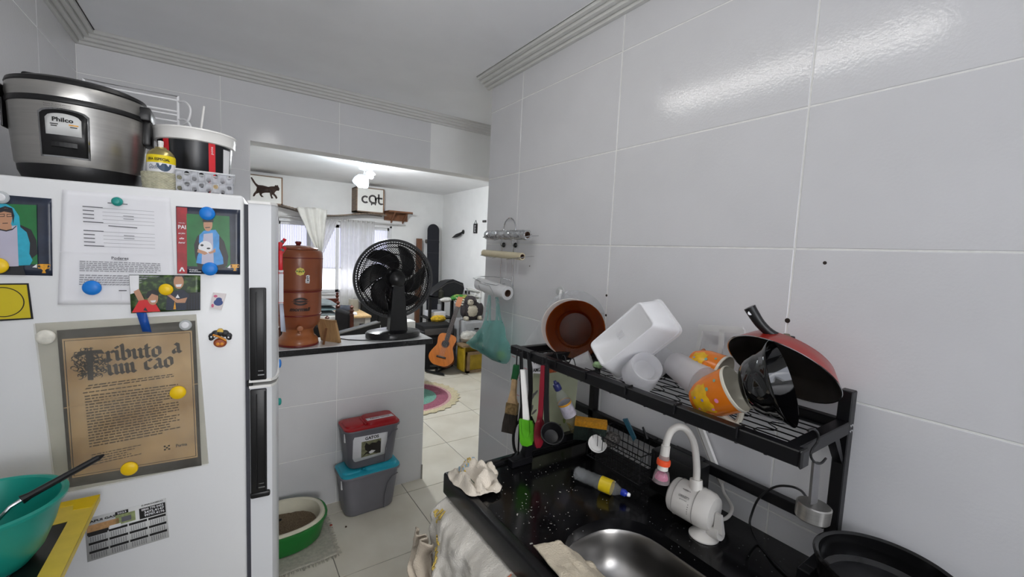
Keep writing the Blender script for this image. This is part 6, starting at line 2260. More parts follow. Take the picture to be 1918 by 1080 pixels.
put_text(mb, 'LORENZETTI', w=.026, h=.0052, bold=.02, warp=lambda p: onbar(p.x - .006, .002 + p.y))
put_text(mb, 'gourmet', w=.018, h=.0035, warp=lambda p: onbar(p.x - .006, -.006 + p.y))
put_text(mb, '<<000>>', w=.02, h=.004, bold=.03, warp=lambda p: onbar(p.x - .006, .019 + p.y))
for k in range(5):
    x, y = .008, -.012 - k * .0055
    mb.add([onbar(x - .001, y), onbar(x + .001, y), onbar(x + .001, y + .002), onbar(x - .001, y + .002)], [(0, 1, 2, 3)])
mk('lettering', mb, M('grey_print', '#5b5856'), fc)
mk('spout_socket', MB().tube([at(1303, 925, X=.95), at(1304, 897, X=.955)], [.017, .0145], 20), m_tap, fc)
neck = smooth_path([at(1304, 905, X=.955), at(1305, 880, X=.953), at(1303, 848, X=.948), at(1297, 822, X=.94), at(1285, 804, X=.925), at(1271, 799, X=.91), at(1258, 806, X=.897), at(1250, 822, X=.888), at(1247, 836, X=.885)], 5)
mk('gooseneck', MB().tube(neck, .0085, 16), m_tap, fc)
e = neck[-1]
dn = (neck[-1] - neck[-3]).normalized() * .5 + V((-.03, .02, -1)) * .5
Te = frame(e, dn)
mk('nozzle_collar', MB().lathe([(.0085, -.004), (.0105, -.003), (.011, .02), (.0105, .022)], 24, Te), m_tap, fc)
mk('clear_collar', MB().lathe([(.0115, .021), (.0125, .03), (.012, .034)], 24, Te), FILM('clear_pinkish_plastic', '#d9c9c6', .45, .1, .4), fc)
mk('orange_ring', MB().lathe([(.012, .031), (.0158, .033), (.0165, .039), (.0158, .045), (.012, .047)], 24, Te), M('orange_red_plastic', '#e2512a', .35), fc)
mk('white_collar', MB().lathe([(.0115, .047), (.0125, .05), (.0125, .057), (.011, .058)], 24, Te), m_tap, fc)
mk('shower_bell', MB().lathe([(.012, .057), (.0165, .063), (.0195, .075), (.0205, .088), (.019, .0885), (.0178, .076), (.0135, .062)], 28, Te), FILM('clear_pink_bell', '#f3e6ea', .86, .08, .3), fc)
mk('pink_filling', MB().lathe([(0, .064), (.0115, .067), (.0155, .077), (.0150, .081), (0, .081)], 24, Te), M('magenta_balls', '#bf3f7d', .5, var=.25, scale=260, bump=.5, bscale=380), fc)
va, vb = at(1316, 987, X=.955), at(1350, 1000, X=.95)
mk('valve_arm', MB().tube([va, va + (vb - va) * .45, va + (vb - va) * .47, vb], [.013, .0135, .0145, .0145], 20), m_tap, fc)
lv = [at(1346, 996, X=.948), at(1349, 975, X=.945), at(1346, 962, X=.95)]
mk('lever', MB().hull8([lv[0] + V((-.006, -.012, 0)), lv[0] + V((-.006, .010, 0)), lv[0] + V((.006, .010, 0)), lv[0] + V((.006, -.012, 0)), lv[2] + V((-.004, -.008, .0)), lv[2] + V((-.004, .006, 0)), lv[2] + V((.004, .006, 0)), lv[2] + V((.004, -.008, 0))]), m_tap, fc)
hose = smooth_path([at(1335, 960, X=.97), at(1352, 972, X=.99), at(1366, 965, X=1.02), at(1371, 950, X=1.05), at(1364, 935, X=1.075), at(1356, 922, X=1.085), at(1352, 905, X=1.09)], 5)
mk('supply_cord', MB().tube(hose, .0042, 10), m_tap, fc)
cbk = thing('cable_duct', 'white cable duct running up the wall behind the tap', 'cable duct', (1.09, .5, 1.03))
da, db = at(1349, 893, X=1.092), at(1308, 786, X=1.092)
dv = (db - da).normalized()
dp = dv.cross(V((1, 0, 0))).normalized() * .009
mk('duct', MB().hull8([da - dp, da + dp, db + dp, db - dp] + [p - V((.010, 0, 0)) for p in (da - dp, da + dp, db + dp, db - dp)]), m_white, cbk)
mk('lid_groove', MB().tube([da - V((.0105, 0, 0)) + dp * .4, db - V((.0105, 0, 0)) + dp * .4], .0012, 5), M('grey_shadow_gap', '#86837f'), cbk)
mk('taped_end', MB().tube([at(1352, 905, X=1.088), da - V((.004, 0, 0))], .008, 8), m_tap, cbk)

# black pan in the near corner
pnr = V((.972, .196, 0))
k_ = thing('black_pan', 'round black pan at the near end of the sink counter', 'pan', (pnr.x, pnr.y, ZK))
mk('pan_body', MB().lathe([(0, .001), (.085, .001), (.09, .006), (.104, .118), (.109, .121), (.110, .125), (.106, .1275), (.1005, .124), (.094, .085), (.085, .078), (0, .077)], 56, Matrix.Translation((pnr.x, pnr.y, ZK))), M('black_enamel', '#0d0d0e', .16, var=.2, coat=.3), k_)
mk('worn_bottom', MB().lathe([(0, .0785), (.084, .0785), (.084, .0775)], 40, Matrix.Translation((pnr.x, pnr.y, ZK))), M('worn_black_coating', '#232325', .4, var=.4, scale=24), k_)

# ================================================================== DISH RACK OVER THE SINK
RX0, RX1, RY0, RY1 = .805, 1.082, .298, 1.165
rkx = thing('dish_rack', 'black metal over the sink dish rack against the right wall', 'dish rack', (.94, .73, ZK))
m_rk = M('black_powder_coat', '#0d0d10', .38, var=.12, scale=60, spec=.35)
FYK = 1.012
for y in (RY0, FYK):
    mk('post', MB().rbox((RX1 - .026, y, ZK + .002), (RX1, y + .024, 1.312), .002, 1), m_rk, rkx)
    mk('end_rail', MB().rbox((RX0 + .02, y, 1.222), (RX1 - .024, y + .024, 1.249), .002, 1), m_rk, rkx)
    fx_ = .722 if y == FYK else .888      # the near foot stops short of the basin
    mk('foot_bar', MB().rbox((fx_ + .073, y, .942), (RX1 - .024, y + .024, .966), .002, 1), m_rk, rkx)
    mk('foot_post', MB().rbox((fx_ + .05, y, ZK + .003), (fx_ + .075, y + .024, .966), .002, 1), m_rk, rkx)
    mk('foot', MB().rbox((fx_, y - .002, ZK), (fx_ + .078, y + .026, ZK + .024), .003, 1), m_rk, rkx)
    mk('brace', MB().hull8([V((RX1 - .03, y + .004, 1.160)), V((RX1 - .012, y + .004, 1.150)), V((RX1 - .012, y + .02, 1.150)), V((RX1 - .03, y + .02, 1.160)), V((RX1 - .085, y + .004, 1.224)), V((RX1 - .062, y + .004, 1.224)), V((RX1 - .062, y + .02, 1.224)), V((RX1 - .085, y + .02, 1.224))]), m_rk, rkx)
    bl_ = MB()
    for dx, dz in ((-.009, 1.240), (-.018, 1.240), (-.009, 1.228), (-.018, 1.228)):
        bl_.lathe([(0, .0012), (.0028, .001), (.003, 0)], 8, frame((RX1 + dx, y - .0002, dz), (0, -1, 0)))
    mk('screw', bl_, m_chrome, rkx)
mk('top_end_rail', MB().rbox((RX0 + .02, RY1 - .03, 1.224), (RX1 - .004, RY1 - .008, 1.247), .002, 1), m_rk, rkx)
fr2 = mk('front_rail', MB().rbox((RX0, RY0 - .008, 1.221), (RX0 + .025, RY1 + .006, 1.250), .002, 1), m_rk, rkx)
mk('end_plug', MB().rbox((RX0 - .002, RY0 - .014, 1.219), (RX0 + .027, RY0 - .007, 1.252), .003, 1), m_blackpl, fr2)
mk('screw', MB().lathe([(0, .0012), (.0035, .001), (.004, 0)], 10, frame((RX0 + .030, RY0 - .0002, 1.236), (0, -1, 0))), m_chrome, rkx)
mk('back_rail', MB().rbox((RX1 - .026, RY0 + .024, 1.222), (RX1 - .004, RY1 - .008, 1.249), .002, 1), m_rk, rkx)
mk('lower_back_rail', MB().rbox((RX1 - .026, RY0 + .024, 1.003), (RX1 - .004, RY1 - .01, 1.029), .002, 1), m_rk, rkx)
nub = MB()
for k in range(15):
    y = RY0 + .05 + k * .054
    nub.tube([(RX0 + .012, y, 1.222), (RX0 + .012, y, 1.2165)], .0035, 6)
mk('clip_nub', nub, m_blackpl, fr2)
ZS = 1.228
for (y0, y1) in ((RY0 + .03, .735), (.745, RY1 - .05)):
    x0, x1 = RX0 + .026, RX1 - .03
    mb = MB().tube([(x0, y0, ZS), (x1, y0, ZS), (x1, y1, ZS), (x0, y1, ZS)], .0026, 7, True)
    for x in [x0 + (x1 - x0) * k / 7 for k in range(1, 7)]:
        mb.tube([(x, y0, ZS), (x, y1, ZS)], .0015, 5)
    n_ = 6
    for k in range(n_ + 1):
        y = y0 + (y1 - y0) * k / n_
        pts = []
        for j in range(15):
            x = x0 + (x1 - x0) * j / 14
            pts.append((x, min(y1, max(y0, y + .012 * (1 if (j // 2 + k) % 2 else -1))), ZS - .002))
        mb.tube(pts, .0013, 4)
    # raised divider wires and the hooks over the front rail
    for k in range(3):
        y = y0 + (y1 - y0) * (k + .5) / 3
        mb.tube([(x0, y, ZS), (x0 - .004, y, ZS + .024), (x0 - .028, y, ZS + .0245), (x0 - .0285, y, ZS + .004)], .0022, 6)
    g = mk('wire_shelf', mb, m_rk, rkx)
zig = MB()
for (ya, yb) in ((.90, 1.02),):
    pts = []
    for k in range(13):
        y = ya + (yb - ya) * k / 12
        pts.append((RX0 + .05, y, ZS + (.030 if (k // 1) % 4 in (1, 2) else .012)))
    zig.tube(pts, .0016, 5)
    zig.tube([(RX0 + .05, ya, ZS), pts[0]], .0016, 5).tube([(RX0 + .05, yb, ZS), pts[-1]], .0016, 5)
mk('plate_divider', zig, m_rk, rkx)

# ---- what stands in the rack
# amber glass plates, white plates behind them
m_amber = bpy.data.materials.new('amber_glass')
m_amber.use_nodes = True
t = m_amber.node_tree
b = t.nodes['Principled BSDF']
b.inputs['Base Color'].default_value = (*lin('#6e380c'), 1)
b.inputs['Roughness'].default_value = .06
tr = t.nodes.new('ShaderNodeBsdfTransparent')
tr.inputs['Color'].default_value = (*lin('#d8922e'), 1)
ms = t.nodes.new('ShaderNodeMixShader')
nn = t.nodes.new('ShaderNodeTexNoise')
nn.inputs['Scale'].default_value = 20
mr = t.nodes.new('ShaderNodeMapRange')
mr.inputs['To Min'].default_value = .72
mr.inputs['To Max'].default_value = .80
t.links.new(nn.outputs['Fac'], mr.inputs['Value'])
t.links.new(mr.outputs['Result'], ms.inputs[0])
t.links.new(b.outputs[0], ms.inputs[1])
t.links.new(tr.outputs[0], ms.inputs[2])
t.links.new(ms.outputs[0], t.nodes['Material Output'].inputs['Surface'])
pn_ = V((-.612, -.78, .129))
pc_ = V((.952, 1.010, 1.3225))
PL = [(0, 0), (.052, 0), (.058, .002), (.072, .012), (.095, .022), (.0955, .0235), (.094, .0245), (.071, .0145), (.056, .0045), (0, .0035)]


def plate(name, label, c, s, m, prof=PL, n=pn_, cat='plate', group=None):
    return mk(name, MB().lathe([(r * s, z * s) for r, z in prof], 56, frame(c - n * .0235 * s, n)), m, None, label, cat, group)


gp = plate('glass_plate', 'amber glass plate at the front of the rack, dark bottomed', pc_, 1.0, m_amber)
mk('well', MB().lathe([(0, .0044), (.052, .0046), (.0535, .0056), (.051, .0064), (0, .0058)], 40, frame(pc_ - pn_ * .0235, pn_)), M('dark_amber_glass', '#3a190c', .3, var=.2, scale=25, spec=.3), gp)
plate('glass_plate', 'second amber glass plate close behind the front one', pc_ - pn_ * .012 + V((-.003, .004, .0)), 1.0, m_amber, [(0, 0), (.05, 0), (.058, .004), (.066, .03), (.094, .04), (.095, .041), (.093, .0425), (.063, .032), (.054, .007), (0, .004)])
plate('white_plate', 'white plate standing behind the amber glass plates', pc_ - pn_ * .040 + V((-.012, .012, .004)), 1.02, M('white_glazed_ceramic', '#dfdcd6', .2, var=.02))
plate('pink_plate', 'pink rimmed plate standing behind the white one', pc_ - pn_ * .055 + V((-.004, .012, -.004)), .97, M('pink_plastic', '#dfb6a6', .4, var=.03))
m_frost = FILM('frosted_clear_plastic', '#f6f6f8', .62, .25, .55)
m_frost2 = FILM('milky_clear_plastic', '#f6f6f8', .48, .3, .55)
plate('clear_plate', 'large clear plastic plate leaning behind the white plates', pc_ - pn_ * .085 + V((.012, .012, .022)), 1.14, FILM('clear_lid_plastic', '#e3e6e8', .72, .15, .3))
# small clear cup lying by the plates, before the tub
Tcc = frame(at(1100, 677, X=.915) , (.5, -.5, .32))
mk('small_cup', MB().lathe([(0, -.05), (.022, -.05), (.030, .012), (.0312, .0135), (.029, .013), (.021, -.047), (0, -.047)], 28, Tcc), m_frost, None, 'small frosted cup lying between the plates and the white tub', 'cup')
blob('green_scourer', tuple(at(1120, 683, X=.95)), (.018, .014, .010), M('pale_green_scourer', '#9cba8c', .9, var=.2, scale=80), 'pale green scourer behind the white tub', 'scourer', 3)

# white tub, tipped over
B8 = [V(p) for p in [[0.841, 0.837, 1.319], [0.892, 0.715, 1.455], [0.884, 0.654, 1.403], [0.833, 0.777, 1.268], [0.924, 0.874, 1.294], [0.985, 0.726, 1.458], [0.973, 0.636, 1.381], [0.912, 0.783, 1.217]]]
B8 = [EYE + (p - EYE) * .972 for p in B8]


def tubring(f, k):
    """rounded ring between base (f=0) and rim (f=1), pushed out by k"""
    c = [B8[i] * (1 - f) + B8[i + 4] * f for i in range(4)]
    m = sum(c, V()) / 4
    c = [m + (p - m) * k for p in c]
    out = []
    for i in range(4):
        p, a, b_ = c[i], c[i - 1], c[(i + 1) % 4]
        ra = .14
        pa_, pb_ = p + (a - p) * .10, p + (b_ - p) * .10
        if (a - p).length < (b_ - p).length:
            pa_, pb_ = p + (a - p) * .17, p + (b_ - p) * .085
        else:
            pa_, pb_ = p + (a - p) * .085, p + (b_ - p) * .17
        for q in range(5):
            t_ = q / 4
            out.append(pa_ * (1 - t_) ** 2 + p * 2 * t_ * (1 - t_) + pb_ * t_ ** 2)
    return out


m_tub = M('white_tub_plastic', '#d9d9db', .38, var=.015, sss=.05)
tubn = (B8[4] - B8[0]).normalized()
mb = MB()
loft(mb, [tubring(.03, .90), tubring(0.0, .945), tubring(0.0, .97), tubring(.02, .995), tubring(.9, 1.0), tubring(.9, 1.035), tubring(1.0, 1.035), tubring(1.0, .985), tubring(.06, .94)])
wtub = mk('white_tub', mb, m_tub, None, 'white rectangular plastic tub tipped over in the dish rack', 'tub', angle=50)
mb = MB()
c0 = (B8[0] + B8[1] + B8[2] + B8[3]) / 4
e1_, e2_ = (B8[1] - B8[0]).normalized(), (B8[0] - B8[3]).normalized()
for k in range(5):
    p = c0 - tubn * .0003 + e2_ * (-.008 + .004 * k)
    mb.tube([p - e1_ * .01, p + e1_ * .01], .0006, 4)
mk('moulded_mark', mb, M('pale_mark', '#d2d2d4', .4), wtub)

# upside down cup, tall tumblers
c1c, c1n = EYE + (V((.9227, .6997, 1.2813)) - EYE) * .94, V((-.337, -.664, .667))
mk('plastic_cup', MB().lathe([(0, -.020), (.026, -.020), (.0275, -.0185), (.0365, -.001), (.038, .0008), (.0398, -.001), (.0425, -.03), (.0432, -.031), (.0437, -.033), (.046, -.058), (.0445, -.058), (.041, -.03), (.038, -.006), (.0285, -.0225), (0, -.0225)], 36, frame(c1c, c1n)), m_frost2, None, 'short frosted plastic cup upside down in front of the white tub', 'cup')
tb_, tm_ = at(1262, 680, X=.965), at(1312, 730, X=.925)
ln = (tm_ - tb_).length
axd = (tm_ - tb_).normalized() * .8 + V((0, -.35, .02))
tn = axd.normalized()
for (k, lab, dz, s) in [(0, 'tall frosted tumbler lying in the rack beside the orange mug', 0, 1.0), (1, 'outer frosted tumbler nested over the tall lying one', .032, 1.06)]:
    p0 = tb_ + tn * dz
    mk('tumbler', MB().lathe([(0, .004), (.028 * s, .003), (.0305 * s, 0), (.033 * s, .006), (.042 * s, .105), (.0435 * s, .106), (.042 * s, .107), (.031 * s, .01), (0, .007)], 32, frame(p0, tn)), m_frost2 if k == 0 else m_frost, None, lab, 'tumbler')
mk('clear_beaker', MB().lathe([(0, 0), (.03, 0), (.036, .075), (.034, .075), (.028, .003), (0, .003)], 28, frame(at(1248, 668, X=.99), (.2, .6, -.5))), m_frost, None, 'clear beaker behind the tumbler under the white tub', 'beaker')

# orange mugs
m_org = M('orange_glaze', '#d9751a', .22, var=.05, scale=20)
m_yel2 = M('yellow_glaze', '#dba91c', .25, var=.12, scale=60)
m_cer = M('cream_ceramic', '#d8d3c4', .2, var=.02)


def mug(label, c, n, r, ln_, hd_ang, dots=True):
    t_ = thing('orange_mug', label, 'mug', (c.x, c.y, ZS + .003), 'orange mugs in the dish rack')
    Tm = frame(c, n)
    k = r / .05
    P = [(0, -ln_ + .004), (.020 * k, -ln_), (.027 * k, -ln_ + .002), (.037 * k, -ln_ + .018), (.045 * k, -ln_ * .55), (.0485 * k, -.012), (.05 * k, -.006)]
    mk('outer', MB().lathe(P, 44, Tm), m_org, t_)
    mk('inner', MB().lathe([(.0497 * k, -.0062), (.0507 * k, -.003), (.0505 * k, 0), (.0485 * k, .0008), (.0465 * k, -.002), (.0435 * k, -ln_ * .55), (.034 * k, -ln_ + .024), (0, -ln_ + .012)], 44, Tm), m_cer, t_)
    a = radians(hd_ang)
    hp = []
    for q in range(9):
        f_ = q / 8
        z = -.014 - (ln_ - .055) * f_
        rr = (.0465 - .008 * f_) * k + .022 * sin(pi * f_)
        hp.append(Tm @ V((rr * cos(a), rr * sin(a), z)))
    mk('handle', MB().tube(hp, [.0065] * 9, 10), m_cer, t_)

    def om(x, y, lift=.0006):
        f_ = -y
        import bisect
        rr = None
        for (r0, z0), (r1, z1) in zip(P, P[1:]):
            if z0 <= y <= z1:
                rr = r0 + (r1 - r0) * (y - z0) / (z1 - z0 + 1e-9)
        rr = (rr or .04 * k) + lift
        a_ = x
        return Tm @ V((rr * cos(a_), rr * sin(a_), y))
    # the side that faces the room
    best = max(range(0, 360, 5), key=lambda d: (EYE - om(radians(d), -ln_ * .4)).normalized().dot(om(radians(d), -ln_ * .4, .01) - om(radians(d), -ln_ * .4, 0)))
    a0 = radians(best)
    if dots:
        mb = MB().grid(lambda u, v: om(a0 - .75 + 1.5 * u + .1 * sin(v * 9), -ln_ + .012 + (ln_ * .42 + .006 * nz(u * 6, 2)) * v), 18, 8)
        mk('yellow_patch', mb, m_yel2, t_)
        mb = MB()
        for i, (da, y, s) in enumerate([(.25, -ln_ * .32, .0042), (-.35, -ln_ * .42, .0036), (.05, -ln_ * .62, .003), (.6, -ln_ * .5, .003), (-.6, -ln_ * .2, .003), (-.2, -ln_ * .78, .0026), (.45, -ln_ * .8, .0026)]):
            mb.mi = i % 3
            ring_ = [om(a0 + da + s / .04 * cos(q), y + s * sin(q), .0013) for q in [2 * pi * w / 10 for w in range(10)]]
            mb.add(ring_, [tuple(range(10))])
        mk('flower_print', mb, [M('pink_print', '#d97fa6', .4), M('blue_green_print', '#6d9f8c', .4), M('lilac_print', '#8a7fb5', .4)], t_)
    return t_


mug('orange mug with a yellow patch and dots, its mouth toward the pans', V((.8975, .4514, 1.2985)), V((.1495, -.8254, .5443)).normalized(), .05, .098, 268)
cm2 = at(1356, 700, X=.985)
mug('orange mug behind the front one, showing its brownish base', cm2, (at(1356, 700, X=.985) - at(1316, 670, X=.995)).normalized() * .6 + V((.12, -.5, .0)), .044, .085, 250)
mk('ring_base', MB().lathe([(0, 0), (.02, 0), (.021, .004), (.0, .0045)], 20, frame(at(1313, 667, X=.99), (-.5, .5, .4))), M('brown_unglazed', '#a8673d', .7, var=.15), None, 'small round brown coaster of the rear orange mug', 'underside')  # brown base of the rear mug, set as a separate disc

# translucent drainer frame behind
m_drn = FILM('milky_grey_plastic', '#eeefee', .22, .3, .4)
dr = thing('drainer_insert', 'translucent plastic drainer insert with two windows leaning on the wall', 'drainer', tuple(at(1350, 660, X=1.075)))


def bar(p, q, w, th=.006, X=1.075):
    a, b_ = at(*p, X=X), at(*q, X=X)
    d = (b_ - a).normalized()
    s = d.cross(V((1, 0, 0))).normalized() * w / 2
    return MB().hull8([a - s, a + s, b_ + s, b_ - s] + [v - V((th, 0, 0)) for v in (a - s, a + s, b_ + s, b_ - s)])


for p, q, w in [((1310, 613), (1394, 618), .016), ((1315, 612), (1302, 700), .011), ((1354, 616), (1347, 700), .012), ((1392, 616), (1398, 700), .011), ((1300, 696), (1400, 700), .012)]:
    mk('bar', bar(p, q, w), m_drn, dr)

# black bowl with a stub handle, and the red frying pan
m_bb = M('black_glass_ceramic', '#08080a', .06, var=.2, coat=.5)
cb_, nb_ = V((.9124, .3717, 1.3310)), V((.216, -.905, .366)).normalized()
bb = thing('black_bowl', 'glossy black bowl with a stub handle standing on edge in the rack', 'bowl', (cb_.x, cb_.y, ZS + .003))
Tbb = frame(cb_, nb_)
mk('shell', MB().lathe([(0, -.068), (.038, -.068), (.044, -.065), (.058, -.05), (.068, -.03), (.0695, -.024), (.080, -.008), (.085, -.001), (.0855, .001), (.083, .001), (.067, -.024), (.056, -.046), (.04, -.06), (0, -.061)], 56, Tbb), m_bb, bb)
kb = at(1391, 696, X=cb_.x - .03)
kd = (kb - (cb_ - nb_ * .035)).normalized()
mk('stub_handle', MB().tube([kb - kd * .03, kb - kd * .012, kb], [.012, .013, .0135], 16), m_bb, bb)
cpn, npn, rpn = V((1.000, .4135, 1.337)), V((-.655, .091, -.75)).normalized(), .115
fp = thing('frying_pan', 'red frying pan with black handle leaning upside down on the wall', 'frying pan', (cpn.x, cpn.y, 1.25))
Tp = frame(cpn, npn)
k = rpn / .115
mk('outer', MB().lathe([(0, -.040 * k), (.080 * k, -.040 * k), (.088 * k, -.037 * k), (.106 * k, -.012 * k), (.1145 * k, -.0005)], 60, Tp), M('brick_red_enamel', '#8c2018', .3, var=.06, coat=.2), fp)
mk('rim', MB().lathe([(.1135 * k, -.001), (.1155 * k, 0), (.1145 * k, .0012), (.1125 * k, .0005)], 60, Tp), m_chrome, fp)
mk('inside', MB().lathe([(.113 * k, .0002), (.104 * k, -.011 * k), (.086 * k, -.034 * k), (.078 * k, -.0365 * k), (0, -.0365 * k)], 60, Tp), M('dark_nonstick', '#231d19', .3, var=.2, scale=12), fp)
hp = smooth_path([at(1487, 636, X=.978), at(1462, 632, X=.962), at(1441, 622, X=.948), at(1424, 606, X=.936), at(1413, 590, X=.928), at(1404, 575, X=.923)], 5)
nr = len(hp)
mk('handle', MB().tube(hp, [.0075 + .0045 * (i / (nr - 1)) for i in range(nr)], 14), m_blackpl, fp)
mk('handle_eye', MB().lathe([(0, .0005), (.0045, .0005), (.0045, 0)], 12, frame(at(1405, 586, X=.915), (-.8, -.55, .1))), m_pale, fp)
mk('ferrule', MB().lathe([(.0085, 0), (.012, .002), (.0125, .010), (.010, .012)], 16, frame(at(1466, 634, X=.965), at(1487, 636, X=.978) - at(1462, 632, X=.962))), M('worn_brass', '#7d7261', .4, .7), fp)
mk('rivet', MB().lathe([(0, .003), (.0035, .002), (.0045, 0)], 12, frame(at(1474, 629.5, X=.966), (-.7, -.5, .5))), m_chrome, fp)

# ---- hanging from the far end of the front rail
XU = .796
U = lambda x, y, d=0.0: at(x, y, X=XU + d)


def ribbon(pts, widths, th, d=0.0, T=None):
    """flat strip in the rail's plane through pixels with widths in px"""
    P = [U(x, y, d) for x, y in pts]
    vs, fs = [], []
    for i, p in enumerate(P):
        w = widths[i] * .00185 / 2
        a = P[max(i - 1, 0)]
        b_ = P[min(i + 1, len(P) - 1)]
        dr_ = (b_ - a).normalized()
        s = V((.55, -.835, 0)) * w
        h2 = V((.835, .55, 0)) * (th / 2)
        vs += [p - s - h2, p + s - h2, p + s + h2, p - s + h2]
    for i in range(len(P) - 1):
        for q in range(4):
            fs.append((i * 4 + q, i * 4 + (q + 1) % 4, i * 4 + 4 + (q + 1) % 4, i * 4 + 4 + q))
    fs += [(3, 2, 1, 0), tuple(len(vs) - 4 + q for q in range(4))]
    return MB().add(vs, fs)


def hook(t_, x, y0, y1, d):
    mk('hook', MB().tube([U(x, y0, d), U(x - 1, (y0 + y1) / 2, d), U(x - 2, y1, d)], .0022, 6), m_black, t_)


pbr = thing('paint_brush', 'worn paint brush with green tipped wooden handle, leftmost on the rack', 'brush', tuple(U(957, 806, -.02)))
hook(pbr, 969, 655, 690, -.02)
mk('green_tip', ribbon([(967, 683), (966, 698), (963, 711)], [9, 11, 10], .012, -.02), M('dark_green_paint', '#12542b', .45), pbr)
mk('wood_handle', ribbon([(964, 709), (962, 730), (960, 745), (960, 756)], [8, 9, 13, 19], .014, -.02), M('pale_worn_wood', '#a58a66', .6, var=.25, scale=30), pbr)
mk('ferrule', ribbon([(960, 754), (958, 774)], [21, 22], .018, -.02), M('rusty_ferrule', '#8a7350', .4, .6, var=.35, scale=90), pbr)
mk('bristle_pad', ribbon([(958, 773), (955, 792), (952, 809)], [22, 25, 24], .016, -.02), M('dark_bristle', '#2b2520', .9, var=.4, scale=160, stretch=(1, 1, .08)), pbr)
spt = thing('spatula', 'lime green silicone spatula with a white handle hanging on the rack', 'spatula', tuple(U(986, 830, -.03)))
hook(spt, 979, 656, 694, -.03)
mk('handle', ribbon([(979, 692), (981, 720), (984, 760), (986, 790)], [7, 8, 9, 11], .009, -.03), m_white, spt)
mk('blade', ribbon([(985, 786), (986, 792), (987, 820), (986, 829), (983, 834)], [22, 25, 25, 22, 10], .008, -.03), M('lime_silicone', '#55a81d', .4, var=.03), spt)
mk('blade_ridge', ribbon([(985, 785), (986, 808), (986, 815)], [13, 13, 8], .012, -.032), M('lime_silicone', '#55a81d'), spt)
skm = thing('slotted_skimmer', 'black utensil with an oval ring head behind the lime spatula', 'skimmer', tuple(U(970, 860, .0)))
mk('handle', ribbon([(976, 660), (977, 700), (978, 760), (975, 790)], [5, 6, 6, 8], .006, 0), m_blackpl, skm)
cc_ = U(972, 820, 0)
mk('ring_head', MB().tube([(cc_.x + .011 * cos(q), cc_.y - .0167 * cos(q), cc_.z + .055 * sin(q)) for q in [2 * pi * w / 28 for w in range(28)]], .005, 7, True), m_blackpl, skm)
mk('slot_bar', MB().tube([(cc_.x, cc_.y, cc_.z - .056), (cc_.x, cc_.y, cc_.z + .056)], .003, 5), m_blackpl, skm)
trn = thing('black_turner', 'black plastic turner between the spatula and the red spoon', 'turner', tuple(U(990, 820, .01)))
mk('handle', ribbon([(990, 660), (993, 690), (994, 730), (990, 780)], [5, 8, 7, 8], .007, .01), m_blackpl, trn)
mk('blade', ribbon([(990, 778), (989, 790), (988, 828)], [12, 26, 26], .004, .01), m_blackpl, trn)
rsp = thing('red_spoon', 'dark red serving spoon hanging next to the black ladle', 'spoon', tuple(U(1012, 830, -.01)))
hook(rsp, 1017, 668, 688, -.01)
mk('handle', ribbon([(1017, 684), (1015, 730), (1013, 770), (1010, 790)], [6, 8, 8, 9], .008, -.01), M('dark_red_plastic', '#7a1626', .4), rsp)
mk('spoon_bowl', MB().grid(lambda u, v: lump(u, v, tuple(U(1010, 811, -.01)), .020, .010, .045, 1), 18, 11, None, True), M('dark_red_plastic', '#7a1626'), rsp)
bld = thing('black_ladle', 'black ladle hanging beside the red spoon on the rack', 'ladle', tuple(U(1030, 840, .0)))
hook(bld, 1024, 668, 688, .0)
mk('handle', ribbon([(1024, 682), (1023, 740), (1024, 785), (1028, 806)], [8, 8, 8, 9], .008, 0), m_blackpl, bld)
mk('cup', MB().lathe([(0, -.03), (.02, -.026), (.032, -.01), (.034, .006), (.031, .006), (.02, -.018), (0, -.023)], 24, frame(U(1034, 812, -.02), (-.3, -.5, .6))), m_blackpl, bld)

# chopping boards and bag at the far end
m_bd = M('sage_green_board', '#8f9478', .4, var=.15, scale=6, col2='#a3a78c')
q = [at(1000, 690, Y=1.195), at(1084, 694, Y=1.095), at(1070, 842, Y=1.08), at(984, 842, Y=1.175)]
nb2 = (q[1] - q[0]).cross(q[3] - q[0]).normalized()
if nb2.y < 0:
    nb2 = -nb2
cbd = mk('chopping_board', MB().hull8(q + [p + nb2 * .006 for p in q]), m_bd, None, 'sage green chopping board with dark leaf print at the far rack end', 'chopping board')
mb = MB()
rnd = random.Random(8)
for (x, y, s, a) in [(1003, 742, .016, 1.2), (1008, 735, .013, 1.0), (1003, 765, .017, 1.3), (1009, 770, .013, .9), (1002, 780, .012, 2.2), (1060, 760, .02, 1.0), (1066, 780, .02, 1.6), (1052, 800, .024, .8), (1045, 815, .02, 2.0), (1062, 820, .022, 1.4), (1038, 790, .016, 1.8)]:
    u_ = (x - 1000) / 84
    v_ = (y - 690) / 150
    p = (q[0] * (1 - u_) + q[1] * u_) * (1 - v_) + (q[3] * (1 - u_) + q[2] * u_) * v_ - nb2 * .0008
    e1_ = (q[1] - q[0]).normalized()
    e2_ = (q[0] - q[3]).normalized()
    mb = MB()
    pts = []
    for w in range(10):
        t_ = 2 * pi * w / 10
        lx, ly = s * cos(t_), s * .3 * sin(t_)
        pts.append(p + e1_ * (lx * cos(a) - ly * sin(a)) + e2_ * (lx * sin(a) + ly * cos(a)))
    mb.add(pts, [tuple(range(10))])
    mk('leaf_print', mb, M('dark_grey_print', '#4d4a49') if x < 1020 else M('olive_leaf_print', '#5d6b2c', .5, var=.2, scale=60), cbd)
cd = [at(995, 668, Y=1.19), at(1022, 668, Y=1.17), at(1018, 700, Y=1.17), at(992, 698, Y=1.19)]
crd = mk('lettered_card', MB().hull8(cd + [p + V((0, .004, 0)) for p in cd]), m_paper, None, 'white lettered card behind the hanging utensils', 'card')
mb = MB()
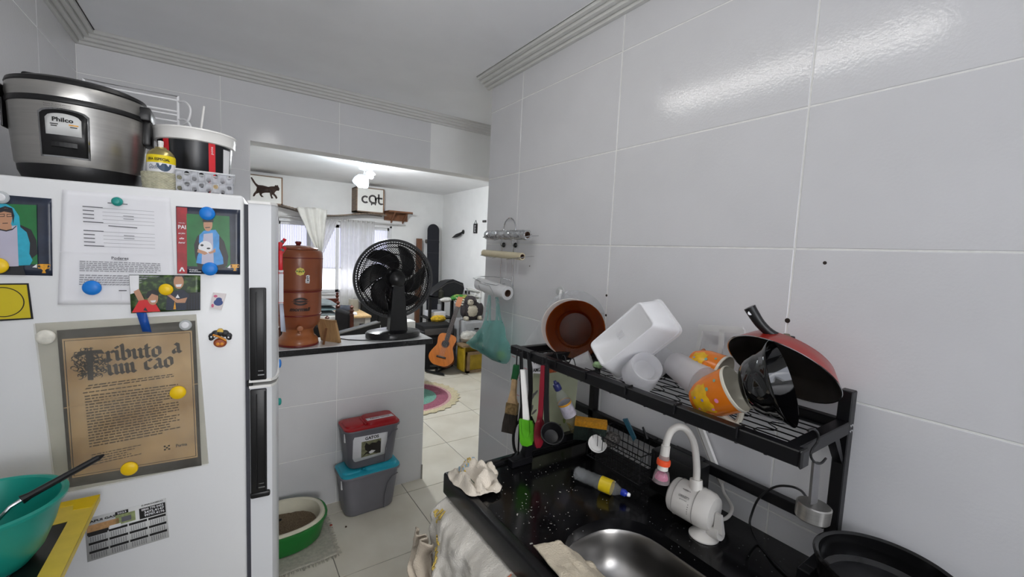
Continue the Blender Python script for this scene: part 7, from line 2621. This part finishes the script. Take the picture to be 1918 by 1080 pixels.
Tcd = Matrix(((1, 0, 0, 0), (0, 0, -1, 0), (0, 1, 0, 0), (0, 0, 0, 1)))
cmid = (cd[2] + cd[3]) / 2 + V((0, -.003, .014))
put_text(mb, 'AMIZ', w=.036, h=.014, T=Matrix.Translation(cmid) @ Matrix.Rotation(-.15, 4, 'Z') @ Tcd, bold=.02)
cmid2 = (cd[0] + cd[1]) / 2 + V((0, -.003, -.018))
put_text(mb, '/A/', w=.04, h=.014, T=Matrix.Translation(cmid2) @ Matrix.Rotation(-.15, 4, 'Z') @ Tcd)
mk('lettering', mb, m_ink, crd)
blob('orange_scourer', tuple(at(1034, 690, Y=1.12)), (.028, .014, .014), M('orange_copper_scourer', '#a8502c', .6, .3, var=.4, scale=120, bump=.6, bscale=200), 'orange copper scourer tucked under the rack rail', 'scourer', 6)

# soap-filled bottle standing, sponge basket
ob0, ob1 = at(1081, 806, Y=1.0), at(1040, 716, Y=1.03)
axo = ob1 - ob0
so = axo.length / .225
To = frame(ob0, axo)
ob = thing('soap_bottle', 'clear bottle with purple cap and white label leaning by the board', 'bottle', tuple(ob0))
mk('bottle_body', MB().lathe([(r * so, z * so) for r, z in [(0, .002), (.022, 0), (.0265, .006), (.027, .10), (.0265, .14), (.021, .165), (.012, .186), (.0105, .19), (.0105, .2)]], 28, To), m_pet, ob)
mk('liquid', MB().lathe([(r * so, z * so) for r, z in [(0, .004), (.021, .003), (.0255, .008), (.0258, .055), (0, .06)]], 24, To), FILM('yellow_liquid', '#b09a2e', .5, .1, .3), ob)
lo_ = mk('label', MB().lathe([(r * so, z * so) for r, z in [(.0272, .075), (.0275, .075), (.0275, .132), (.0272, .132)]], 28, To), M('pale_lilac_label', '#bcb9c6', .4, var=.15, scale=60), ob)
mk('orange_mark', MB().lathe([(r * so, z * so) for r, z in [(.0276, .128), (.0277, .128), (.0277, .136), (.0276, .136)]], 28, To), m_gold, lo_)
mk('cap', MB().lathe([(r * so, z * so) for r, z in [(.0135, .192), (.0145, .194), (.0145, .214), (.012, .22), (.007, .222), (.006, .232), (0, .233)]], 20, To), M('indigo_cap', '#2a2f66', .35), ob)
XB = .985
B_ = lambda x, y, X=XB: at(x, y, X=X)
sb_ = thing('sponge_basket', 'black wire sponge basket hung low inside the dish rack', 'basket', tuple(B_(1180, 860)))
a, b_, c_, d_ = B_(1122, 838, .93), B_(1158, 868, .93), B_(1238, 832, 1.05), B_(1190, 802, 1.05)
zl = .95
bx0, bx1, by0, by1 = .925, 1.04, .70, .90
mb = MB()
for z in (.95, .985, 1.03):
    mb.tube([(bx0, by0, z), (bx1, by0, z), (bx1, by1, z), (bx0, by1, z)], .0018, 5, True)
for k in range(11):
    y = by0 + (by1 - by0) * k / 10
    mb.tube([(bx0, y, 1.03), (bx0, y, .95), (bx1, y, .95), (bx1, y, 1.03)], .0013, 4)
for k in range(7):
    x = bx0 + (bx1 - bx0) * k / 6
    mb.tube([(x, by0, 1.03), (x, by0, .95), (x, by1, .95), (x, by1, 1.03)], .0013, 4)
mk('wire_cage', mb, m_rk, sb_)
mk('hanger', MB().tube([(bx1, .75, 1.03), (1.062, .75, 1.033), (1.066, .75, 1.02)], .002, 5).tube([(bx1, .85, 1.03), (1.062, .85, 1.033), (1.066, .85, 1.02)], .002, 5), m_rk, sb_)
spg = thing('kitchen_sponge', 'yellow and dark green sponge standing on the wire basket', 'sponge', tuple(B_(1105, 830, .93)))
s0, s1, s2, s3 = B_(1077, 787, .935), B_(1138, 796, .945), B_(1133, 828, .945), B_(1073, 822, .935)
dY = V((.030, .03, .0))
mk('foam', MB().hull8([s0, s1, s1 + (s2 - s1) * .28, s0 + (s3 - s0) * .28] + [p + dY for p in (s0, s1, s1 + (s2 - s1) * .28, s0 + (s3 - s0) * .28)]), M('sponge_yellow', '#c98c1a', .9, var=.15, scale=120, bump=.5, bscale=300), spg)
mk('scouring_face', MB().hull8([s0 + (s3 - s0) * .29, s1 + (s2 - s1) * .29, s2, s3] + [p + dY for p in (s0 + (s3 - s0) * .29, s1 + (s2 - s1) * .29, s2, s3)]), M('scourer_dark_green', '#22302a', .95, var=.2, scale=150, bump=.5, bscale=300), spg)
mk('soap_dish', MB().lathe([(0, 0), (.02, .001), (.027, .007), (.028, .012), (.026, .012), (.02, .005), (0, .004)], 28, frame(B_(1119, 833, .93), (-.5, -.5, .75))), m_white, None, 'small white round soap cup in the wire basket', 'soap cup')
mk('steel_scourer', MB().grid(lambda u, v: lump(u, v, tuple(B_(1147, 822, .965)), .026, .022, .020, 2), 26, 16, None, True), M('grey_steel_wool', '#5f5c5a', .5, .6, var=.5, scale=140, bump=1.0, bscale=160), None, 'grey steel wool scourer in the wire basket', 'scourer')
cy = thing('cutlery_box', 'black plastic cutlery box hung inside the dish rack', 'cutlery holder', tuple(B_(1212, 880)))
mk('box', MB().rbox((.985, .575, .918), (1.05, .715, 1.035), .006, 2), m_blackpl, cy)
mk('hanger_lip', MB().rbox((1.045, .60, 1.02), (1.07, .69, 1.036), .003, 1), m_blackpl, cy)
mk('blue_brush', MB().hull8([B_(1166, 785, .99), B_(1174, 784, .99), B_(1191, 821, .985), B_(1186, 826, .985)] + [p + V((.008, .004, 0)) for p in (B_(1166, 785, .99), B_(1174, 784, .99), B_(1191, 821, .985), B_(1186, 826, .985))]), M('petrol_blue_plastic', '#27586b', .4), None, 'petrol blue brush handle leaning out of the cutlery box', 'brush')
mk('dark_knife', MB().tube([at(1204, 799, X=1.02), at(1212, 822, X=1.02)], [.003, .005], 6), m_blackpl, None, 'black knife handle sticking up from the cutlery box', 'knife')

# steel puck tool on its hook, black cord
hkx = thing('s_hook', 'black S hook on the near end rail of the rack', 'hook', tuple(at(1530, 862, Y=.290)))
H_ = lambda x, y: at(x, y, Y=.292)
mk('wire', MB().tube(smooth_path([H_(1513, 806), H_(1524, 803), H_(1532, 812), H_(1531, 828), H_(1521, 842), H_(1519, 855), H_(1527, 866), H_(1538, 867), H_(1547, 858)], 5), .0022, 8), m_black, hkx)
pk = thing('steel_press', 'stainless steel puck on a flat stem hanging from the S hook', 'press', tuple(at(1525, 962, Y=.29)))
mk('stem', MB().hull8([H_(1524, 866) + V((0, -.001, 0)), H_(1536, 866) + V((0, -.001, 0)), H_(1530, 944) + V((0, -.001, 0)), H_(1517, 944) + V((0, -.001, 0))] + [p + V((.002, .004, 0)) for p in (H_(1524, 866), H_(1536, 866), H_(1530, 944), H_(1517, 944))]), M('brushed_aluminium', '#8f8e90', .4, .9), pk)
pcen = H_(1525, 943)
mk('puck', MB().lathe([(0, 0), (.026, 0), (.028, -.002), (.0275, -.027), (.026, -.029), (0, -.029)], 36, frame(pcen, (.04, -.02, 1))), m_steel, pk)
cdx = mk('power_cable', MB().tube(smooth_path([at(1512, 934, X=.95), at(1500, 918, X=1.0), at(1478, 910, X=1.03), at(1450, 912, X=1.04), at(1422, 932, X=1.04), at(1408, 962, X=1.035), at(1405, 985, X=1.02), at(1420, 1016, Z=ZK + .004), at(1450, 1052, Z=ZK + .004), at(1490, 1090, Z=ZK + .004)], 6), .0026, 8), m_blackpl, None, 'thin black cord looping from behind the steel press to the counter', 'cable')
# ================================================================== HANGING ON THE RIGHT WALL
XW = 1.092
hd_ = thing('roll_holder', 'chrome wire holder with three kitchen rolls on the right wall', 'roll holder', (1.06, 1.64, 1.40))
A = lambda x, y, X=XW: at(x, y, X=X)
ya, yb = A(965, 440).y, A(943, 440).y
zt = A(953, 408).z
arch_ = [V((XW, ya, 1.655))] + [V((XW, (ya + yb) / 2 - (yb - ya) / 2 * cos(q), 1.67 + (zt - 1.67) * sin(q))) for q in [pi * w / 12 for w in range(13)]] + [V((XW, yb, 1.655))]
mk('hanger_arch', MB().tube(arch_, .0026, 8), m_chrome, hd_)
for y in (ya, yb):
    mk('upright', MB().tube([(XW, y, 1.66), (XW - .014, y, 1.600), (XW - .006, y, 1.59), (XW - .006, y, 1.41)], .0022, 7), m_chrome, hd_)
    mk('suction_foot', MB().lathe([(0, .008), (.009, .006), (.012, 0)], 16, frame((XW + .004, y, 1.598), (-1, 0, 0))), m_blackpl, hd_)
# cradles
for (y0, y1, x, z, r) in [(1.43, 1.75, 1.045, 1.635, .023), (1.455, 1.775, 1.045, 1.548, .018)]:
    mk('cradle', MB().tube([(XW - .005, y0 + .1, z), (x - r, y0 + .1, z - r * .8), (x - r, y0 - .012, z - r * .2), (x, y0 - .012, z), (XW, y0 - .012, z + .004)], .0016, 6).tube([(XW - .005, y1 - .1, z), (x - r, y1 - .1, z - r * .8), (x - r, y1 + .01, z - r * .2), (x, y1 + .01, z), (XW, y1 + .01, z + .004)], .0016, 6), m_chrome, hd_)


def roll(name, label, p, q, r, core, m, seed, crump):
    ax_ = (q - p)
    Lr = ax_.length
    T = frame(p, ax_)
    t_ = thing(name, label, 'roll', tuple(p))

    def f(u, v):
        a = 2 * pi * u
        rr = r * (1 + crump * nz(cos(a) * 3, sin(a) * 3, v * 14 + seed) + crump * .5 * nz(cos(a) * 8, sin(a) * 8, v * 30))
        return (rr * cos(a), rr * sin(a), v * Lr)
    mk('sheet_wrap', MB().grid(f, 32, 40, T, True), m, t_)
    mk('roll_end', MB().lathe([(r, .0005), (core, .0005)], 28, T), m, t_)
    mk('roll_end', MB().lathe([(r, Lr - .0005), (core, Lr - .0005)], 28, T), m, t_)
    mk('card_core', MB().lathe([(core, -.001), (core, Lr + .001), (core * .86, Lr + .001), (core * .86, -.001), (core, -.001)], 24, T), M('brown_card_core', '#5c4436', .9, var=.1), t_)
    return t_


m_foil = M('crumpled_aluminium_foil', '#c4c6c8', .25, 1.0, var=.08, scale=40, bump=.5, bscale=90)
roll('foil_roll', 'crumpled aluminium foil roll on the top of the wire holder', V((1.045, 1.432, 1.640)), V((1.045, 1.758, 1.642)), .0205, .0135, m_foil, 1, .14)
roll('paper_roll', 'thin cream baking paper roll on the middle of the wire holder', V((1.045, 1.462, 1.549)), V((1.045, 1.785, 1.556)), .0155, .010, M('cream_baking_paper', '#cfc4a6', .6, var=.04), 4, .04)
cor0, cor1 = at(951, 549, X=1.03), at(898, 531, X=1.02)
roll('film_roll', 'thick white plastic film roll at the bottom of the wire holder', cor0, cor1, .0305, .016, M('white_film', '#d9dadb', .3, var=.03), 7, .03)
zf_ = 1.425
xf = XW
mk('bottom_loop', MB().tube([A(960, 531), A(957, 525), A(944, 521), A(925, 518, 1.02), A(900, 517.5, .99), A(886, 520, .985), A(903, 529, 1.0), A(930, 534, 1.0), A(946, 531, 1.06)], .0018, 7), m_chrome, hd_)
mk('film_cradle', MB().tube([A(896, 529, .995), A(917, 535, .99), A(925, 551, .985)], .0016, 6).tube([A(896, 529, .995), A(898, 540, .99), A(908, 548, .99)], .0016, 6).tube([A(960, 531), A(962, 545), A(962, 560)], .0018, 6), m_chrome, hd_)

# teal carrier bag hanging from the bottom of the holder
m_bag = FILM('teal_carrier_film', '#8fd2cb', .62, .3, .55)
XB2 = 1.02
bg_ = thing('carrier_bag', 'teal translucent carrier bag hanging below the film roll', 'bag', tuple(at(935, 670, X=XB2)))
rows = [(600, 908, 939), (612, 903, 943), (625, 893, 946), (636, 880, 949), (642, 874, 951), (650, 885, 952), (660, 903, 953), (670, 921, 953), (677, 934, 951), (681, 942, 948)]


def bagf(u, v):
    k = v * (len(rows) - 1)
    i = min(int(k), len(rows) - 2)
    f_ = k - i
    y = rows[i][0] * (1 - f_) + rows[i + 1][0] * f_
    l = rows[i][1] * (1 - f_) + rows[i + 1][1] * f_
    r = rows[i][2] * (1 - f_) + rows[i + 1][2] * f_
    a = 2 * pi * u
    s = .5 - .5 * cos(a)
    px = l + (r - l) * s
    th = .034 * (.35 + .65 * sin(pi * min(1, .12 + v * .85))) * (1 - v ** 8)
    p = at(px, y, X=XB2)
    fold = .006 * nz(px * .09, y * .02, 3) + .004 * sin(px * .35 + y * .05)
    return (p.x + th * sin(a) + fold, p.y, p.z)


mk('sack', MB().grid(bagf, 48, 36, None, True), m_bag, bg_)
for pts in ([(909, 603), (912, 585), (914, 565), (916, 552)], [(917, 604), (917, 588), (918, 570), (918, 553)], [(938, 603), (935, 585), (934, 570), (932, 556)], [(930, 604), (931, 590), (931, 575), (929, 556)]):
    P = [at(x, y, X=XB2) for x, y in pts]
    mb = MB()
    vs = []
    for i, p in enumerate(P):
        w = .013 * (1 - .5 * i / 3)
        vs += [p + V((0, -w, 0)), p + V((.004, 0, 0)), p + V((0, w, 0))]
    mb.add(vs, [(i * 3 + j, i * 3 + j + 1, i * 3 + j + 4, i * 3 + j + 3) for i in range(3) for j in range(2)])
    mk('bag_handle', mb, m_bag, bg_)
pts = [at(x, y, X=1.03) for x, y in [(886, 645), (905, 656), (925, 668), (938, 674)]]
mk('dark_tube', MB().tube(pts, [.012, .016, .017, .013], 12), M('dark_teal_plastic', '#1d4a48', .4), None, 'dark long object lying in the bottom of the teal bag', 'bottle')
blob('bag_green_item', tuple(at(939, 665, X=1.03)), (.02, .025, .02), M('yellow_green_pack', '#a3b065', .6, var=.3, scale=60), 'yellow green packet inside the teal bag', 'packet', 4)

# suction hook with a white translucent bag behind the plates
sh_ = thing('suction_hook', 'white suction hook on the wall above the plates', 'hook', tuple(A(1050, 548)))
mk('cup', MB().lathe([(.022, 0), (.021, .003), (.012, .007), (.011, .016), (0, .018)], 28, frame(A(1050, 546, WX - .0005), (-1, 0, 0))), FILM('clear_suction_vinyl', '#e4e6e5', .35, .15, .4), sh_)
mk('hook_body', MB().tube(smooth_path([A(1051, 543, 1.08), A(1049, 553, 1.072), A(1047, 561, 1.064), A(1044, 557, 1.056)], 4), .0055, 10), m_white, sh_)
m_wbag = FILM('white_translucent_bag', '#f4f5f6', .25, .35, .5)
rows2 = [(559, 1042, 1052), (575, 1032, 1050), (595, 1019, 1050), (615, 1005, 1052), (635, 990, 1050), (655, 978, 1040), (690, 958, 1010), (720, 956, 1000), (750, 955, 992), (766, 958, 985)]


def bag2(u, v):
    k = v * (len(rows2) - 1)
    i = min(int(k), len(rows2) - 2)
    f_ = k - i
    y = rows2[i][0] * (1 - f_) + rows2[i + 1][0] * f_
    l = rows2[i][1] * (1 - f_) + rows2[i + 1][1] * f_
    r = rows2[i][2] * (1 - f_) + rows2[i + 1][2] * f_
    a = 2 * pi * u
    px = l + (r - l) * (.5 - .5 * cos(a))
    p = at(px, y, X=1.083)
    return (p.x - .006 + .007 * sin(a) + .003 * nz(px * .08, y * .03, 2), p.y, p.z)


wbg = mk('white_bag', MB().grid(bag2, 40, 40, None, True), m_wbag, None, 'white translucent bag hanging from the suction hook behind the rack end', 'bag')
mb = MB()
rnd = random.Random(2)
for k in range(16):
    x, y = rnd.uniform(960, 984), 662 + k * 5.5
    p = at(x, y, X=1.066)
    mb.box((p.x - .001, p.y - .012 * rnd.random() - .004, p.z - .002), (p.x, p.y + .012 * rnd.random() + .003, p.z + .002))
mk('red_print', mb, M('pale_red_print', '#c99aa0', .7), wbg)
